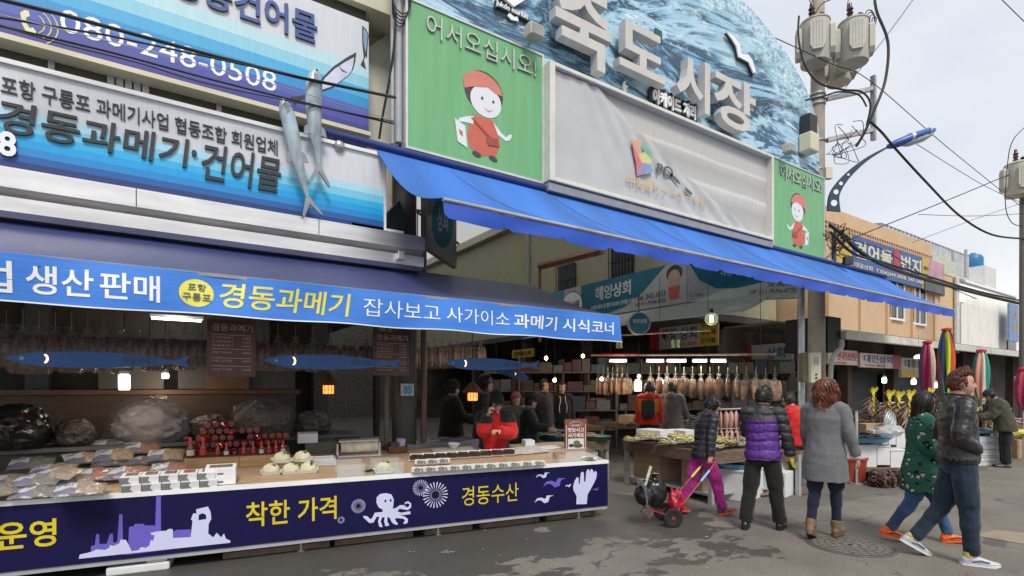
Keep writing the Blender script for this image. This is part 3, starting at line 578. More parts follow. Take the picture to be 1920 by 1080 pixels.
# pillars that carry the gate
def column(label, x, y, r, h, mt, name='pillar', grp=None):
    o = T(name, label, 'pillar', (x, y, 0)); b = B(); b.cyl((x, y, 0), (x, y, h), r, r*.96, 20); b.build('shaft', mt, o)
    b = B(); b.box((x-r*1.5, y-r*1.5, 0), (x+r*1.5, y+r*1.5, .05), .01); b.build('foot_plate', mt, o); return o
pilm = mat('pillar_grey', (.06, .052, .046), .5, var=.2, scale=4, dirt=.3)
p1_ = column('dark round steel pillar between the stall and the arcade', 2.78, 6.86, .165, 4.6, pilm)
b = B(); b.box((2.66, 6.665, 1.50), (2.84, 6.69, 1.66)); b.build('number_plate', mat('pale_plate', (.5, .52, .5), .5), p1_)
lettering(p1_, '85', mat('light_blue_letter', (.03, .28, .55), .5), 2.69, 1.525, 2.81, 1.635, FF(6.665), ext=.003, bold=.05)
b = B(); b.cyl((3.02, 6.75, 0), (3.02, 6.75, 4.3), .04); b.cyl((2.42, 6.55, 0), (2.42, 6.55, 3.0), .03); tag(b.build('conduit_pipe', mat('brown_pipe', (.13, .095, .08), .5)), 'thin galvanised conduit pipes beside the dark pillar', 'pipe')
o = T('loudspeaker', 'black horn loudspeaker fixed to the dark pillar above the canopy', 'loudspeaker', (2.5, 6.6, 3.75)); b = B(); b.prism([(2.36, 3.62), (2.62, 3.60), (2.68, 3.78), (2.56, 4.0), (2.44, 3.85)], 0, .22, FF(6.7)); b.build('horn', dark, o); b = B(); b.cyl((2.6, 6.68, 3.8), (2.72, 6.8, 3.82), .02); b.build('bracket', steel, o)
b = B(); b.box((1.9, 6.3, 3.53), (2.55, 6.34, 3.56)); tag(b.build('lamp_tube', mat('tube_white', (.6, .65, .7), .4)), 'thin pale tube lying on the end of the canopy', 'tube')
# hanging double sided sign behind the awning's left end
o = T('hanging_sign', 'dim grey hanging sign with a teal oval behind the awning end', 'sign', (3.55, 7.0, 3.1)); g = FF(7.0); b = B(); pts = [(lambda p: (p.x, p.z))(atw(x, y, 7.0)) for x, y in ((797, 470), (797, 365), (850, 385), (850, 505))]
b.prism(pts, 0, .1, g); b.build('panel', mat('dim_sign', (.22, .23, .22), .6), o); cx = sum(p[0] for p in pts)/4; cz = sum(p[1] for p in pts)/4
b = B(); b.prism(ell(cx, cz+.08, .17, .36), .1, .104, g); b.build('oval', mat('teal_oval', (.03, .12, .15), .5), o); lettering(o, '상회', mat('dim_letter', (.3, .33, .33), .5), cx-.08, cz-.05, cx+.08, cz+.3, g, ext=.003, d=.105)
# ================================================================ navy shop awning, its banner, and the stall counter
navy = mat('navy_awning_cloth', (.030, .040, .125), .5, var=.1, scale=2, bump=.06, bscale=6, dirt=.18, dcol=(.10, .11, .17))
na = T('awning', 'navy cloth awning over the dried fish stall, below the steel canopy', 'awning', (1.5, 5.8, 2.5))
def nav(a, c):
    u = (-7+(4.72+7)*a)*(1-c)+(-7+(4.94+7)*a)*c; w = 6.5-1.48*c; z = 3.13-.6*c-.05*math.sin(math.pi*c)-.008*math.sin(a*40)*math.sin(math.pi*c); return (u, w, z)
b = B(); b.grid(nav, 60, 8, .004); b.build('canopy_cloth', navy, na)
b = B(); b.box((-7, 5.0, 2.515), (4.94, 5.03, 2.545)); b.build('front_bar', mat('bar_grey', (.3, .31, .33), .4, .5), na)
b = B(); b.box((-7, 6.45, 3.02), (4.72, 6.55, 3.09)); b.build('rear_bar', dark, na)
for u in (-1, 4.6):
    b = B(); b.tube([(u, 6.45, 3.0), (u, 5.6, 2.55), (u, 5.05, 2.52)], .018, 6); b.build('support_arm', dark, na)
bn = T('banner', 'sky blue cloth banner with yellow and white letters tied along the navy awning', 'banner', (1.5, 5, 2.2))
def bnr(a, c):
    u = -4+(4.985+4)*a; return (u+.03*c*max(0, a-.97)*30, 4.99-.012*math.sin(a*60+c*2)-.010*math.sin(a*23-c*3), 2.535-(.335-.0)*c-.006*math.sin(a*50)*c)
b = B(); b.grid(bnr, 160, 6, .003); b.build('cloth', mat('banner_cloth', (.045, .20, .66), .6, var=.08, scale=2.5, stretch=(.6, 1, 8), bump=.12, bscale=4), bn)
def onb(x, y, d=0):
    a = (x+4)/8.985; c = min(1, max(0, (2.535-y)/.335)); p = V(bnr(a, c)); return V((x, p.y-.003-d, y))
f5 = FF(4.97)
b = B(); b.grid(lambda a, c: V(bnr(a, .985+c*.03))-V((0, .003, 0)), 160, 1, .002); b.build('hem', wl, bn)
def bl(s, l, r, top, bot, mt, bold, sh=0):
    x0, x1 = atw(l, 600, 4.97).x, atw(r, 600, 4.97).x; lettering(bn, s, mt, x0, bot, x1, top, f5, ext=.003, d=.001, bold=bold, shear=sh, mapf=onb)
bl('법', -46, 22, 2.475, 2.26, wl, .014); bl('생산', 47, 175, 2.47, 2.265, wl, .014); bl('판매', 187, 300, 2.47, 2.265, wl, .014)
cx = atw(369, 560, 4.97); ptb = mat('yellow_print', (.76, .70, .10), .5)
b = B(); P_ = ell(cx.x, 2.368, .122, .112, 0, 30); b.add([onb(x, y, .003) for x, y in P_], [tuple(range(30))]); b.build('yellow_disc', ptb, bn)
lettering(bn, '포항', navyt, cx.x-.06, 2.385, cx.x+.065, 2.445, f5, ext=.008, d=.006, bold=-.006, mapf=onb); lettering(bn, '구룡포', navyt, cx.x-.1, 2.305, cx.x+.1, 2.365, f5, ext=.008, d=.006, bold=-.006, mapf=onb)
bl('경동과메기', 412, 656, 2.478, 2.265, ptb, .012, .12); bl('잡사보고', 682, 826, 2.455, 2.285, wl, -.006); bl('사가이소', 838, 958, 2.45, 2.29, wl, -.006); bl('과메기 시식코너', 966, 1152, 2.445, 2.285, wl, .012)
b = B(); b.prism([(lambda p: (p.x, p.z))(atw(x, y, 4.985)) for x, y in ((52, 496), (78, 499), (63, 507))], 0, .003, FF(4.985)); b.build('loose_corner', navy, bn)
# ---------------------------------------------------------------- counter
ca, cb = V((-3.2, 6.08, 0)), V((4.66, 4.88, 0)); cdir = (cb-ca).normalized(); crz = math.atan2(cdir.y, cdir.x); CL = (cb-ca).length
Cf = Fr(ca, cdir)                                   # x along the counter's face, y height, d towards the street
def C(x, y, z): return Cf(x, z, -y)                 # y back from the face
SLOPE = .12                                         # the top rises towards the back
def ctr(px, py, dz=0.):                             # spot on the sloping counter top
    d = ray(px, py); o = V((0, 0, EYE)); nn = V((0, 0, 1))+Cf.n*SLOPE; t = (ca+V((0, 0, .70+dz))-o).dot(nn)/d.dot(nn); p = o+d*t-ca; return p.dot(cdir), -(p.dot(Cf.n))
ct = T('stall_counter', 'long market counter with a navy printed front of factory, octopus, gulls and raised hand', 'counter', C(CL/2, .6, 0), crz)
b = B(); b.box((0, .03, .655), (CL, 1.12, .70), fr=lambda x, y, z: C(x, y, z+SLOPE*y)); b.build('wooden_top', wood, ct)
CP = lambda x, y, z: C(x, y, z)
b = B(); b.box((0, 0, .14), (CL, .025, .665), fr=CP); b.build('front_panel', mat('navy_panel', (.0085, .007, .052), .55, var=.12, spec=.15), ct)
b = B(); b.box((-.01, -.006, .665), (CL+.01, .04, .705), fr=CP); b.build('white_edge', white, ct)
b = B(); b.box((0, .01, .10), (CL, .05, .139), fr=CP); b.build('bottom_rail', grey, ct)
b = B(); b.box((CL-.03, .03, .14), (CL, 1.1, .65), fr=CP); b.build('end_panel', mat('navy_panel'), ct)
for x in (.3, 2.2, 3.02, 3.1, 4.4, 5.8, 7.6):
    b = B(); b.cyl(C(x, .12, 0), C(x, .12, .1), .018, n=8); b.cyl(C(x, .12, 0), C(x, .12, .008), .04, n=10); b.build('leg', steel, ct)
fc = Cf
def cpx(px, py):                                    # point of the counter's face
    d = ray(px, py); o = V((0, 0, EYE)); t = (ca-o).dot(Cf.n)/d.dot(Cf.n); p = o+d*t-ca; return p.dot(cdir), p.z
def cpoly(nm, mt, pts, lay=0): b = B(); b.prism([cpx(*p) for p in pts], .0005+lay*.002, .002+lay*.002, fc); return b.build(nm, mt, ct)
yc = mat('mustard_letter', (.62, .50, .012), .45); lav = mat('pale_lavender_print', (.56, .58, .78), .45, var=.03); vio = mat('violet_print', (.135, .10, .50), .45, var=.04)
def cl_(s, l, r, py0, py1, bold): x0, _ = cpx(l, py0); x1, _ = cpx(r, py0); m = (l+r)/2; lettering(ct, s, yc, x0, cpx(m, py1)[1], x1, cpx(m, py0)[1], fc, ext=.002, d=.001, bold=bold)
cl_('운영', -8, 106, 976, 1028, .018); cl_('착한 가격', 461, 631, 936, 981, .012); cl_('경동수산', 866, 972, 909, 944, .0)
Q = lambda pts: [(x/4, 810+y/4) for x, y in pts]
cpoly('factory_print', vio, Q([(683, 900), (683, 855), (712, 850), (722, 765), (745, 765), (745, 840), (800, 838), (826, 762), (846, 762), (850, 832), (880, 822), (895, 616), (918, 616), (922, 800), (962, 880), (968, 712), (1005, 705), (1010, 690), (1080, 688), (1085, 700), (1165, 700), (1172, 482), (1206, 482), (1208, 740), (1310, 745), (1315, 735), (1430, 730), (1440, 860), (960, 920)]))
cpoly('factory_print', lav, Q([(592, 950), (600, 918), (660, 905), (700, 893), (720, 880), (790, 884), (820, 868), (826, 848), (850, 855), (895, 835), (905, 808), (945, 808), (968, 850), (988, 893), (1040, 885), (1060, 862), (1095, 868), (1122, 850), (1130, 810), (1150, 815), (1160, 775), (1132, 768), (1132, 755), (1180, 745), (1245, 740), (1270, 725), (1296, 728), (1298, 795), (1430, 788), (1445, 665), (1432, 655), (1450, 610), (1475, 610), (1470, 580), (1560, 558), (1580, 600), (1585, 650), (1565, 690), (1562, 760), (1600, 790), (1625, 755), (1660, 790), (1680, 760), (1695, 800), (1730, 815), (1725, 830)]), 1)
cpoly('factory_print_gap', mat('navy_panel'), Q([(1490, 660), (1492, 620), (1520, 608), (1545, 620), (1548, 650), (1520, 655)]), 2)
Q2 = lambda pts: [(480+x/4, 810+y/4) for x, y in pts]
cpoly('octopus_print', lav, Q2([(948, 580), (920, 565), (903, 530), (905, 490), (930, 465), (975, 458), (1015, 468), (1033, 505), (1030, 545), (1025, 575), (1045, 572), (1080, 548), (1110, 548), (1130, 565), (1148, 558), (1150, 538), (1130, 533), (1118, 545), (1115, 530), (1140, 518), (1163, 535), (1163, 565), (1140, 585), (1105, 580), (1075, 575), (1060, 595), (1090, 605), (1130, 598), (1158, 595), (1158, 615), (1110, 622), (1075, 620), (1110, 632), (1138, 650), (1138, 680), (1110, 692), (1105, 680), (1118, 665), (1105, 650), (1060, 645), (1040, 650), (1050, 670), (1065, 690), (1050, 697), (1020, 680), (1000, 640), (985, 640), (985, 670), (1000, 700), (970, 707), (960, 670), (965, 640), (945, 640), (935, 670), (950, 712), (925, 712), (915, 670), (925, 635), (905, 635), (880, 680), (850, 682), (805, 640), (805, 628), (835, 632), (860, 655), (875, 640), (890, 605), (950, 600)]), 0)
for ex, ey in ((970, 517), (1010, 512)): cpoly('octopus_eye', ink, Q2([(ex+8*math.cos(a*.7), ey+11*math.sin(a*.7)) for a in range(9)]), 1)
def burst(cx_, cy_, rx, n, r0, r1, nm='firework_print'):
    for rr0, rr1, wd_, mm in ((r0, r1, .62, n), (r0*.62, r0*.9, .5, n)):
        b = B(); X, Z = cpx(480+cx_/4, 810+cy_/4); k = rx/4/1000*((C(X, 0, 0)-V((0, 0, 0))).dot(FW))
        for j in range(mm):
            a = 2*math.pi*j/mm; w0_, w1 = .35*wd_*math.pi/mm*rr0*2, wd_*math.pi/mm*rr1
            ca_, sa = math.cos(a), math.sin(a); p = lambda r_, t_: (X+k*(r_*ca_-t_*sa), Z+k*(r_*sa+t_*ca_))
            b.prism([p(rr0, -w0_*.5), p(rr1*.92, -w1*.55), p(rr1, 0), p(rr1*.92, w1*.55), p(rr0, w0_*.5)], .0005, .002, fc)
        b.build(nm+'_ring', lav, ct)
burst(768, 555, 54, 20, .55, 1); burst(1235, 418, 62, 22, .5, 1); burst(1346, 472, 100, 22, .48, 1); burst(638, 660, 26, 16, .55, 1)
Q3 = lambda pts: [(960+x/4, 810+y/4) for x, y in pts]
cpoly('hand_print', lav, Q3([(482, 542), (484, 480), (462, 440), (458, 410), (470, 365), (488, 338), (500, 345), (500, 385), (508, 390), (515, 310), (526, 297), (538, 305), (540, 372), (550, 372), (556, 300), (566, 280), (578, 282), (582, 305), (590, 278), (606, 284), (612, 310), (622, 292), (636, 300), (632, 345), (600, 410), (566, 470), (560, 540)]), 0)
def gull_print(cx_, cy_, k, mt): cpoly('gull_print', mt, Q3([(cx_+k*x, cy_+k*y) for x, y in ((-54, 22), (-40, -2), (-15, -6), (5, 2), (15, -18), (52, -18), (30, -10), (22, 18), (0, 25), (-18, 10), (-35, 8))]))
gull_print(232, 322, 1, lav); gull_print(320, 375, 1.6, vio); gull_print(242, 500, 1.35, lav); gull_print(424, 400, .5, lav); gull_print(630, 427, .5, vio)
# things pushed under the counter
def crate_under(label, x, l, h, mt, name='wooden_crate', d=.12, grp=None):
    o = T(name, label, 'crate', C(x, d, 0), crz, grp); b = B()
    for i in range(2): b.box((x, d, .006+i*h/2), (x+l, d+.02, h*(i+.92)/2), .003, fr=CP)
    b.box((x, d+.02, .0), (x+l, d+.4, .02), fr=CP); b.box((x, d+.02, .02), (x+.02, d+.4, h*.95), fr=CP); b.box((x+l-.02, d+.02, .02), (x+l, d+.4, h*.95), fr=CP); b.build('slats', mt, o)
    for q in (.02, l-.06): b = B(); b.box((x+q, d-.008, .004), (x+q+.04, d-.001, h*.97), fr=CP); b.build('batten', mat('dark_batten', (.12, .085, .055), .8), o)
for i, (x, l, lb) in enumerate(((3.72, .95, 'brown wooden crate under the counter left of the octopus'), (4.72, .8, 'brown wooden crate under the counter below the octopus'), (5.65, .55, 'brown crate under the counter between octopus and fireworks'), (6.3, .75, 'brown crate under the counter below the yellow letters'), (7.15, .7, 'brown crate under the counter near the raised hand'))): crate_under(lb, x, l, .13, woodd, grp='crates under the counter')
def rel(px, py, z=0): p = atz(px, py, z)-ca; return p.dot(cdir), -p.dot(Cf.n)
x_, _ = rel(220, 1056); o = T('styrofoam_lid', 'white styrofoam box lying under the left half of the counter', 'box', C(x_, .1, 0), crz); b = B(); b.box((x_, .02, 0), (x_+.46, .35, .07), .015, fr=CP); b.box((x_+.28, .04, .071), (x_+.44, .33, .1), .015, fr=CP); b.build('foam', foamw, o)
x_, _ = rel(518, 1022); o = T('plastic_crate', 'orange plastic crate under the counter below the yellow letters', 'crate', C(x_, .2, 0), crz); b = B(); b.box((x_, .14, 0), (x_+.28, .5, .12), .01, fr=CP); b.build('tub', mat('orange_plastic', (.5, .14, .015), .4), o)
b = B()
for i in range(6): b.box((x_+.03+i*.04, .136, .03), (x_+.045+i*.04, .14, .1), fr=CP)
b.build('grille', dark, o)
# ================================================================ goods on the counter
TOP = .70
def LF(o): m = WM(o); return Fr(m.translation, m.to_3x3() @ V((1, 0, 0)))
def onc(px, py, z=TOP): x, y = ctr(px, py, z-TOP); return V(C(x, y, z+SLOPE*y+.003))
plas = mat('clear_packing', (.55, .55, .53), .16, alpha=.22, spec=.7, var=.02)
cardw = mat('white_card', (.66, .65, .66), .5, var=.04)
rng = random.Random(3)
def pack(label, px, py, z, rz, cont, l=.34, d=.22, tilt=0.):
    p = onc(px, py, z); o = T('snack_pack', label, 'food packet', p, crz+rz, 'packets of dried seafood on the counter'); o.rotation_euler.x = tilt
    h = .06; ph = rng.random()*9
    def f(a, c): return ((a-.5)*l*.98, (c-.5)*d*.98, .006+h*max(0, math.sin(math.pi*a)*math.sin(math.pi*c))**.5*(.8+.2*math.sin(a*17+ph)*math.sin(c*13))+.006*NZ.noise(V((a*14+ph, c*12, 0))))
    b = B(); b.grid(lambda a, c: f(.44+a*.53, .06+c*.88), 12, 10, .004); b.build('contents', cont, o, world=False)
    b = B(); b.grid(lambda a, c: V(f(.02+a*.43, .05+c*.9))+V((0, 0, .003)), 8, 8, .002); b.build('label_card', cardw, o, world=False)
    b = B(); b.grid(lambda a, c: V(f(.02+a*.43, .05+c*.26))+V((0, 0, .006)), 8, 4, .001); b.build('label_band', vio_d, o, world=False)
    b = B()
    for k in range(5): x0 = .1+k*.055; b.tube([V(f(x0+.0, .55+.12*(k % 2)))+V((0, 0, .006)), V(f(x0+.035, .66-.05*(k % 3)))+V((0, 0, .006)), V(f(x0+.03, .78))+V((0, 0, .006))], .003, 4)
    b.build('brush_mark', navyt, o, world=False)
    b = B(); b.grid(lambda a, c: V(f(a, c))+V((0, 0, .009)), 14, 12, 0); b.build('clear_wrap', plas, o, world=False)
    return o
vio_d = mat('violet_band', (.10, .08, .22), .45)
CT = [mat('anchovy_fill', (.16, .13, .10), .6, var=.6, scale=40, bump=.6, bscale=60), mat('dried_shred_fill', (.42, .31, .15), .6, var=.45, scale=36, bump=.6, bscale=60), mat('chilli_fill', (.33, .07, .025), .55, var=.5, scale=40, bump=.6, bscale=60), mat('squid_fill', (.36, .25, .16), .6, var=.5, scale=30, bump=.6, bscale=50)]
NM = ['dark anchovies', 'golden shreds', 'red chilli shreds', 'tan squid strips']
for lb, px, py, z, rz, k, ti in (
    ('packet of tan squid strips at the far left edge, white card to the left', 20, 905, TOP+.03, .1, 3, -.2), ('packet of dark anchovies in the front left pile, upper one', 70, 905, TOP+.09, -.1, 0, -.15), ('packet of dark anchovies in the front left pile, lower one', 70, 928, TOP+.03, .05, 0, -.1),
    ('packet of tan strips at the front edge, right of the anchovies', 150, 922, TOP+.09, .08, 3, -.15), ('packet of tan strips at the front edge, bottom of its pile', 155, 926, TOP+.03, 0, 3, -.1),
    ('packet of golden shreds, left one in the second row', 100, 885, TOP+.09, -.05, 1, -.25), ('packet of golden shreds under another in the second row', 60, 872, TOP+.08, .1, 0, -.25),
    ('packet of golden shreds standing in the back row, middle one', 215, 856, TOP+.10, .05, 1, -.35), ('packet of golden shreds in the back row, next to the bottles', 312, 856, TOP+.10, -.04, 1, -.35), ('packet of golden shreds in the back row, leftmost of the three', 158, 862, TOP+.08, .5, 1, -.3),
    ('packet with chilli shreds in front of the bottles', 320, 882, TOP+.06, 0, 2, -.3), ('packet with chilli shreds, second from the bottles', 240, 890, TOP+.06, .05, 2, -.3), ('packet with chilli shreds half hidden behind the tan strips', 178, 893, TOP+.06, .1, 2, -.25),
    ('packet of anchovies lying under the back row', 210, 870, TOP+.03, .2, 0, -.1), ('packet of anchovies under the chilli shreds', 270, 868, TOP+.03, -.2, 0, -.1), ('packet in the middle of the left pile with a purple band', 130, 905, TOP+.05, .3, 3, -.15), ('crumpled packet at the back left corner of the counter', 30, 850, TOP+.07, .3, 0, -.2), ('crumpled packet at the back, beside the brown tray', 82, 848, TOP+.07, -.2, 3, -.2), ('packet of dark anchovies propped against the shelf, leftmost', 8, 834, TOP+.12, .2, 0, -.4), ('packet of golden shreds propped against the shelf, second from left', 62, 836, TOP+.12, -.1, 1, -.4), ('packet of tan squid propped against the shelf, third from left', 118, 838, TOP+.12, .15, 3, -.4), ('packet of chilli shreds propped high in the back row', 268, 842, TOP+.13, .1, 2, -.4), ('packet of anchovies topping the back row beside the chilli shreds', 205, 838, TOP+.14, -.15, 0, -.4), ('packet of anchovies lying across the front left corner', -20, 925, TOP+.08, .4, 0, -.1), ('packet of tan squid lying between second and front rows', 108, 893, TOP+.12, -.35, 3, -.2)):
    pack(lb, px, py, z, rz, CT[k], tilt=-ti)
def bxo(name, label, cat, px, py, z, l, d, h, mt, grp=None, bev=.003, rz=0):
    p = onc(px, py, z); o = T(name, label, cat, p, crz+rz, grp); b = B(); b.box((0, 0, 0), (l, d, h), bev); b.build('body', mt, o, world=False); return o
photo = mat('dark_box_print', (.18, .19, .18), .5, var=.5, scale=9)  # dark mottled print for the carton fronts
bx_ = []
for r_ in range(2):
    for i in range(5):
        x, y = ctr(222, 926); x += i*.145+.02*(1-r_)
        if r_ == 1 and i == 0: pass
        o = T('gift_box', ('lower' if r_ == 0 else 'upper')+' white boxed set, '+('first', 'second', 'third', 'fourth', 'fifth')[i]+' from the left in the front row', 'box', C(x, y+.03*r_, TOP+SLOPE*y+.004+.065*r_), crz, 'white boxed sets at the counter front')
        b = B(); b.box((0, 0, 0), (.14, .17, .063), .002); b.build('carton', cardw, o, world=False)
        b = B(); b.prism([(.0, .002), (.085, .002), (.06, .03), (.075, .061), (.0, .061)], 0, .0015, Fr((0, 0, 0))); b.build('printed_front', photo, o, world=False)
        if r_: b = B(); b.box((.03, .05, .0635), (.12, .15, .0655)); b.build('window', CT[2] if i == 3 else CT[0], o, world=False)
for i in range(2):
    x, y = ctr(384, 912); o = T('gift_box', ('lower' if i == 0 else 'upper')+' plain white box stacked right of the boxed sets', 'box', C(x, y, TOP+SLOPE*y+.004+.075*i), crz, 'plain white boxes'); b = B(); b.box((0, 0, 0), (.25, .2, .073), .002); b.build('carton', white, o, world=False)
    if i: b = B(); b.box((.03, .06, .0735), (.22, .16, .0755)); b.build('window', CT[0], o, world=False)
    b = B(); b.box((.10, -.0015, .02), (.15, 0, .035)); b.build('printed_mark', vio_d, o, world=False)
# crate under the bottles
x, y = ctr(345, 882); cw = .98
o = T('wooden_crate', 'light pine crate carrying the red sauce bottles', 'crate', C(x, y, TOP+SLOPE*y+.003), crz); pine = mat('pine_board', (.43, .27, .13), .55, var=.2, scale=4, stretch=(1, 8, 8))
b = B(); b.box((0, 0, 0), (cw*.5-.002, .02, .11), .002); b.build('front_board', pine, o, world=False); b = B(); b.box((cw*.5+.002, 0, 0), (cw, .02, .11), .002); b.build('front_board', pine, o, world=False)
b = B(); b.box((0, .02, .05), (cw, .42, .11)); b.build('body', woodd, o, world=False)
gl = mat('sauce_glass', (.16, .013, .008), .12, var=.25, spec=.7, coat=.4); cap = mat('red_cap', (.56, .015, .012), .4, var=.08); lab = mat('red_label', (.50, .02, .02), .45); labw = mat('pale_label', (.6, .55, .5), .5)
def bottle0(label, l2):
    o = T('sauce_bottle', label, 'bottle', (0, 0, -5), 0, 'red sauce bottles on the pine crate')
    b = B(); b.lathe([(.030, 0), (.034, .006), (.034, .10), (.030, .125), (.014, .155), (.013, .17)], n=14); b.build('glass', gl, o, world=False)
    b = B(); b.lathe([(.017, .165), (.017, .205), (.012, .212)], n=12); b.build('cap', cap, o, world=False)
    b = B(); b.lathe([(.0348, .03), (.0348, .085)], n=14); b.build('label', l2, o, world=False)
    return o
b0 = bottle0('red sauce bottle', lab); b1_ = bottle0('red sauce bottle', labw)
crp = C(x, y, TOP+SLOPE*y+.112); ex = Cf.x; ey = -Cf.n
def pb_(k, ax, ay, az, lie, label, src):
    o = src if src.location.z < -4 else dup(src, (0, 0, 0)); o['label'] = label; o.location = crp+ex*ax+ey*ay+V((0, 0, az)); o.rotation_euler = (R(90) if lie == 1 else R(-90) if lie == 2 else 0, 0, crz+(rng.random()-.5)*.2); return o
nth = ['first', 'second', 'third', 'fourth', 'fifth', 'sixth', 'seventh', 'eighth', 'ninth', 'tenth', 'eleventh', 'twelfth', 'thirteenth', 'fourteenth']
for i, ax in enumerate((.05, .16, .29, .37, .53, .62, .70, .77, .84, .91)): pb_(i, ax, .05+.01*(i % 3), .0, 0, f'upright sauce bottle with red cap, {nth[i]} from the left in the front row', b0 if i % 3 else b1_).scale = ((1, 1, 1) if i < 2 else (.68, .68, .68))
for r_, (n_, zz, off) in enumerate(((13, .095, .06), (12, .165, .09), (11, .235, .10), (8, .305, .14), (4, .375, .18))):
    for i in range(n_):
        ax = off+i*.073+(.0 if r_ != 2 else (.0 if i < 5 else .12)); ax = ax if ax < .97 else .97-.07*(ax-.97)
        pb_(i, ax, .25+.03*r_ if i % 4 else .30, zz-.06, 2 if (i*3+r_) % 5 else 1, f'sauce bottle lying with its {"base" if (i*3+r_) % 5 else "cap"} to the street, {nth[i]} in {("lowest", "second", "third", "fourth", "top")[r_]} layer', b0)
# cabbage halves on trays
leafw = mat('cabbage_rib', (.60, .56, .36), .45, var=.18, scale=9, bump=.2); leafg = mat('cabbage_leaf', (.06, .17, .03), .5, var=.4, scale=20); tray_m = mat('foam_tray', (.72, .72, .70), .5, var=.03)
def trough(b, l, d, h, t=.006, fl=.018):
    p = [(-l/2, -d/2), (l/2, -d/2), (l/2, d/2), (-l/2, d/2)]; vs = []
    for k, (s_, z) in enumerate(((.84, 0), (1, h), (1.02, h), (.96, h-.002), (.82, t))): vs += [V((x*s_, y*s_, z)) for x, y in p]
    fs = [(3, 2, 1, 0)]+[(k*4+j, k*4+(j+1) % 4, k*4+4+(j+1) % 4, k*4+4+j) for k in range(4) for j in range(4)]+[(16, 17, 18, 19)]
    b.add(vs, fs)
def cabbage(label, px, py, z, rz):
    o = T('cabbage_tray', label, 'cabbage', onc(px, py, z), crz+rz, 'cabbage halves on foam trays'); b = B(); trough(b, .19, .14, .028); b.build('tray', tray_m, o, world=False)
    def fn(p, d): q = .9+.12*abs(math.sin(6*math.atan2(d.z, d.x)+4*d.y))+.08*NZ.noise(d*4); return V((p.x*q, p.y*q, max(.012, p.z*q+.03)))
    b = B(); b.ball((0, 0, 0), (.085, .06, .075), 28, 16, fn); b.build('cabbage_half', leafw, o, world=False)
    b = B()
    for k in range(16):
        a = rng.random()*6.28; c = V((.03+.045*math.cos(a)*rng.random(), .035*math.sin(a), .085+.015*rng.random())); m = Matrix.Rotation(rng.random()*6, 3, V((rng.random(), rng.random(), 1)))
        b.add([c+m @ V(v) for v in ((-.02, 0, 0), (-.004, -.013, .005), (.02, 0, .0), (-.004, .013, .006))], [(0, 1, 2, 3)])
    b.build('green_leaf', leafg, o, world=False)
cabbage('cabbage half on a foam tray, lower row left', 508, 888, TOP, 0); cabbage('cabbage half on a foam tray, lower row middle', 545, 887, TOP, .1); cabbage('cabbage half on a foam tray, lower row right', 578, 885, TOP, -.1)
cabbage('cabbage half on a foam tray, upper row left', 528, 866, TOP+.10, .15); cabbage('cabbage half on a foam tray, upper row right', 567, 864, TOP+.10, -.15); cabbage('cabbage half on a tray inside the clear box', 718, 885, TOP+.012, 0)
# boxes, basket, paper roll
o = bxo('metal_case', 'olive grey case behind the cabbages', 'case', 572, 852, TOP, .34, .2, .13, mat('olive_case', (.10, .105, .08), .5, var=.25)); o = bxo('paper_box', 'white paper box lying on the olive case', 'box', 558, 832, TOP+.13, .22, .12, .11, cardw)
p = onc(585, 874); o = T('plastic_basket', 'white perforated plastic basket right of the cabbages', 'basket', p, crz); b = B()
for i in range(17): b.box((i*.0145, 0, 0), (i*.0145+.006, .004, .06))
for z in (0, .02, .04, .06): b.box((-.003, -.002, z), (.241, .005, z+.008))
b.box((0, .14, 0), (.24, .145, .068)); b.box((-.003, 0, 0), (.001, .145, .068)); b.box((.237, 0, 0), (.241, .145, .068)); b.build('basket_mesh', white, o, world=False); b = B(); b.box((.02, .02, .0), (.22, .13, .06)); b.build('paper_stack', cardw, o, world=False)
p = onc(632, 858); o = T('paper_roll_dispenser', 'steel dispenser with a roll of printed wrapping paper', 'dispenser', p, crz); b = B(); b.box((0, -.05, 0), (.5, .22, .02), .004); b.box((0, .05, .02), (.02, .2, .14)); b.box((.48, .05, .02), (.5, .2, .14)); b.build('stand', stainless, o, world=False)
b = B(); b.cyl((.05, .08, .09), (.47, .08, .09), .058, n=20); b.build('paper_roll', mat('printed_paper', (.62, .54, .38), .5, var=.25, scale=14), o, world=False); b = B(); b.box((.03, .09, .15), (.49, .2, .17)); b.build('cutting_bar', stainless, o, world=False)
p = onc(728, 852); o = T('wicker_basket', 'dark red wicker basket filled with paper bags', 'basket', p, crz); b = B(); trough(b, .24, .16, .09); b.move((.12, .08, 0))
for i in range(15): b.box((.012+i*.0155, -.002+.006, .01), (.02+i*.0155, .010, .085))
b.build('weave', mat('red_wicker', (.13, .05, .035), .6, var=.4, scale=30), o, world=False)
b = B(); b.box((.03, .03, .05), (.21, .13, .13), rz=.1); b.build('paper_bags', mat('dark_paper', (.05, .05, .06), .5), o, world=False); b = B(); b.box((.13, .02, .08), (.2, .1, .17), rz=.5); b.build('lilac_leaflet', mat('lilac_paper', (.45, .4, .62), .5), o, world=False)
acr = mat('clear_acrylic', (.75, .78, .78), .08, alpha=.16, spec=.8, var=.02)
def acrylic(label, px, py, l, d, h):
    p = onc(px, py); o = T('acrylic_box', label, 'clear box', p, crz); b = B()
    for a, c in (((0, 0, 0), (l, .004, h)), ((0, d, 0), (l, d+.004, h)), ((0, .004, 0), (.004, d, h)), ((l-.004, .004, 0), (l, d, h)), ((.004, .004, 0), (l-.004, d, .004))): b.box(a, c)
    b.build('clear_walls', acr, o, world=False); return o
acrylic('clear acrylic money box left of the other', 632, 897, .27, .22, .13); acrylic('clear acrylic box holding a cabbage tray', 702, 892, .30, .24, .12)
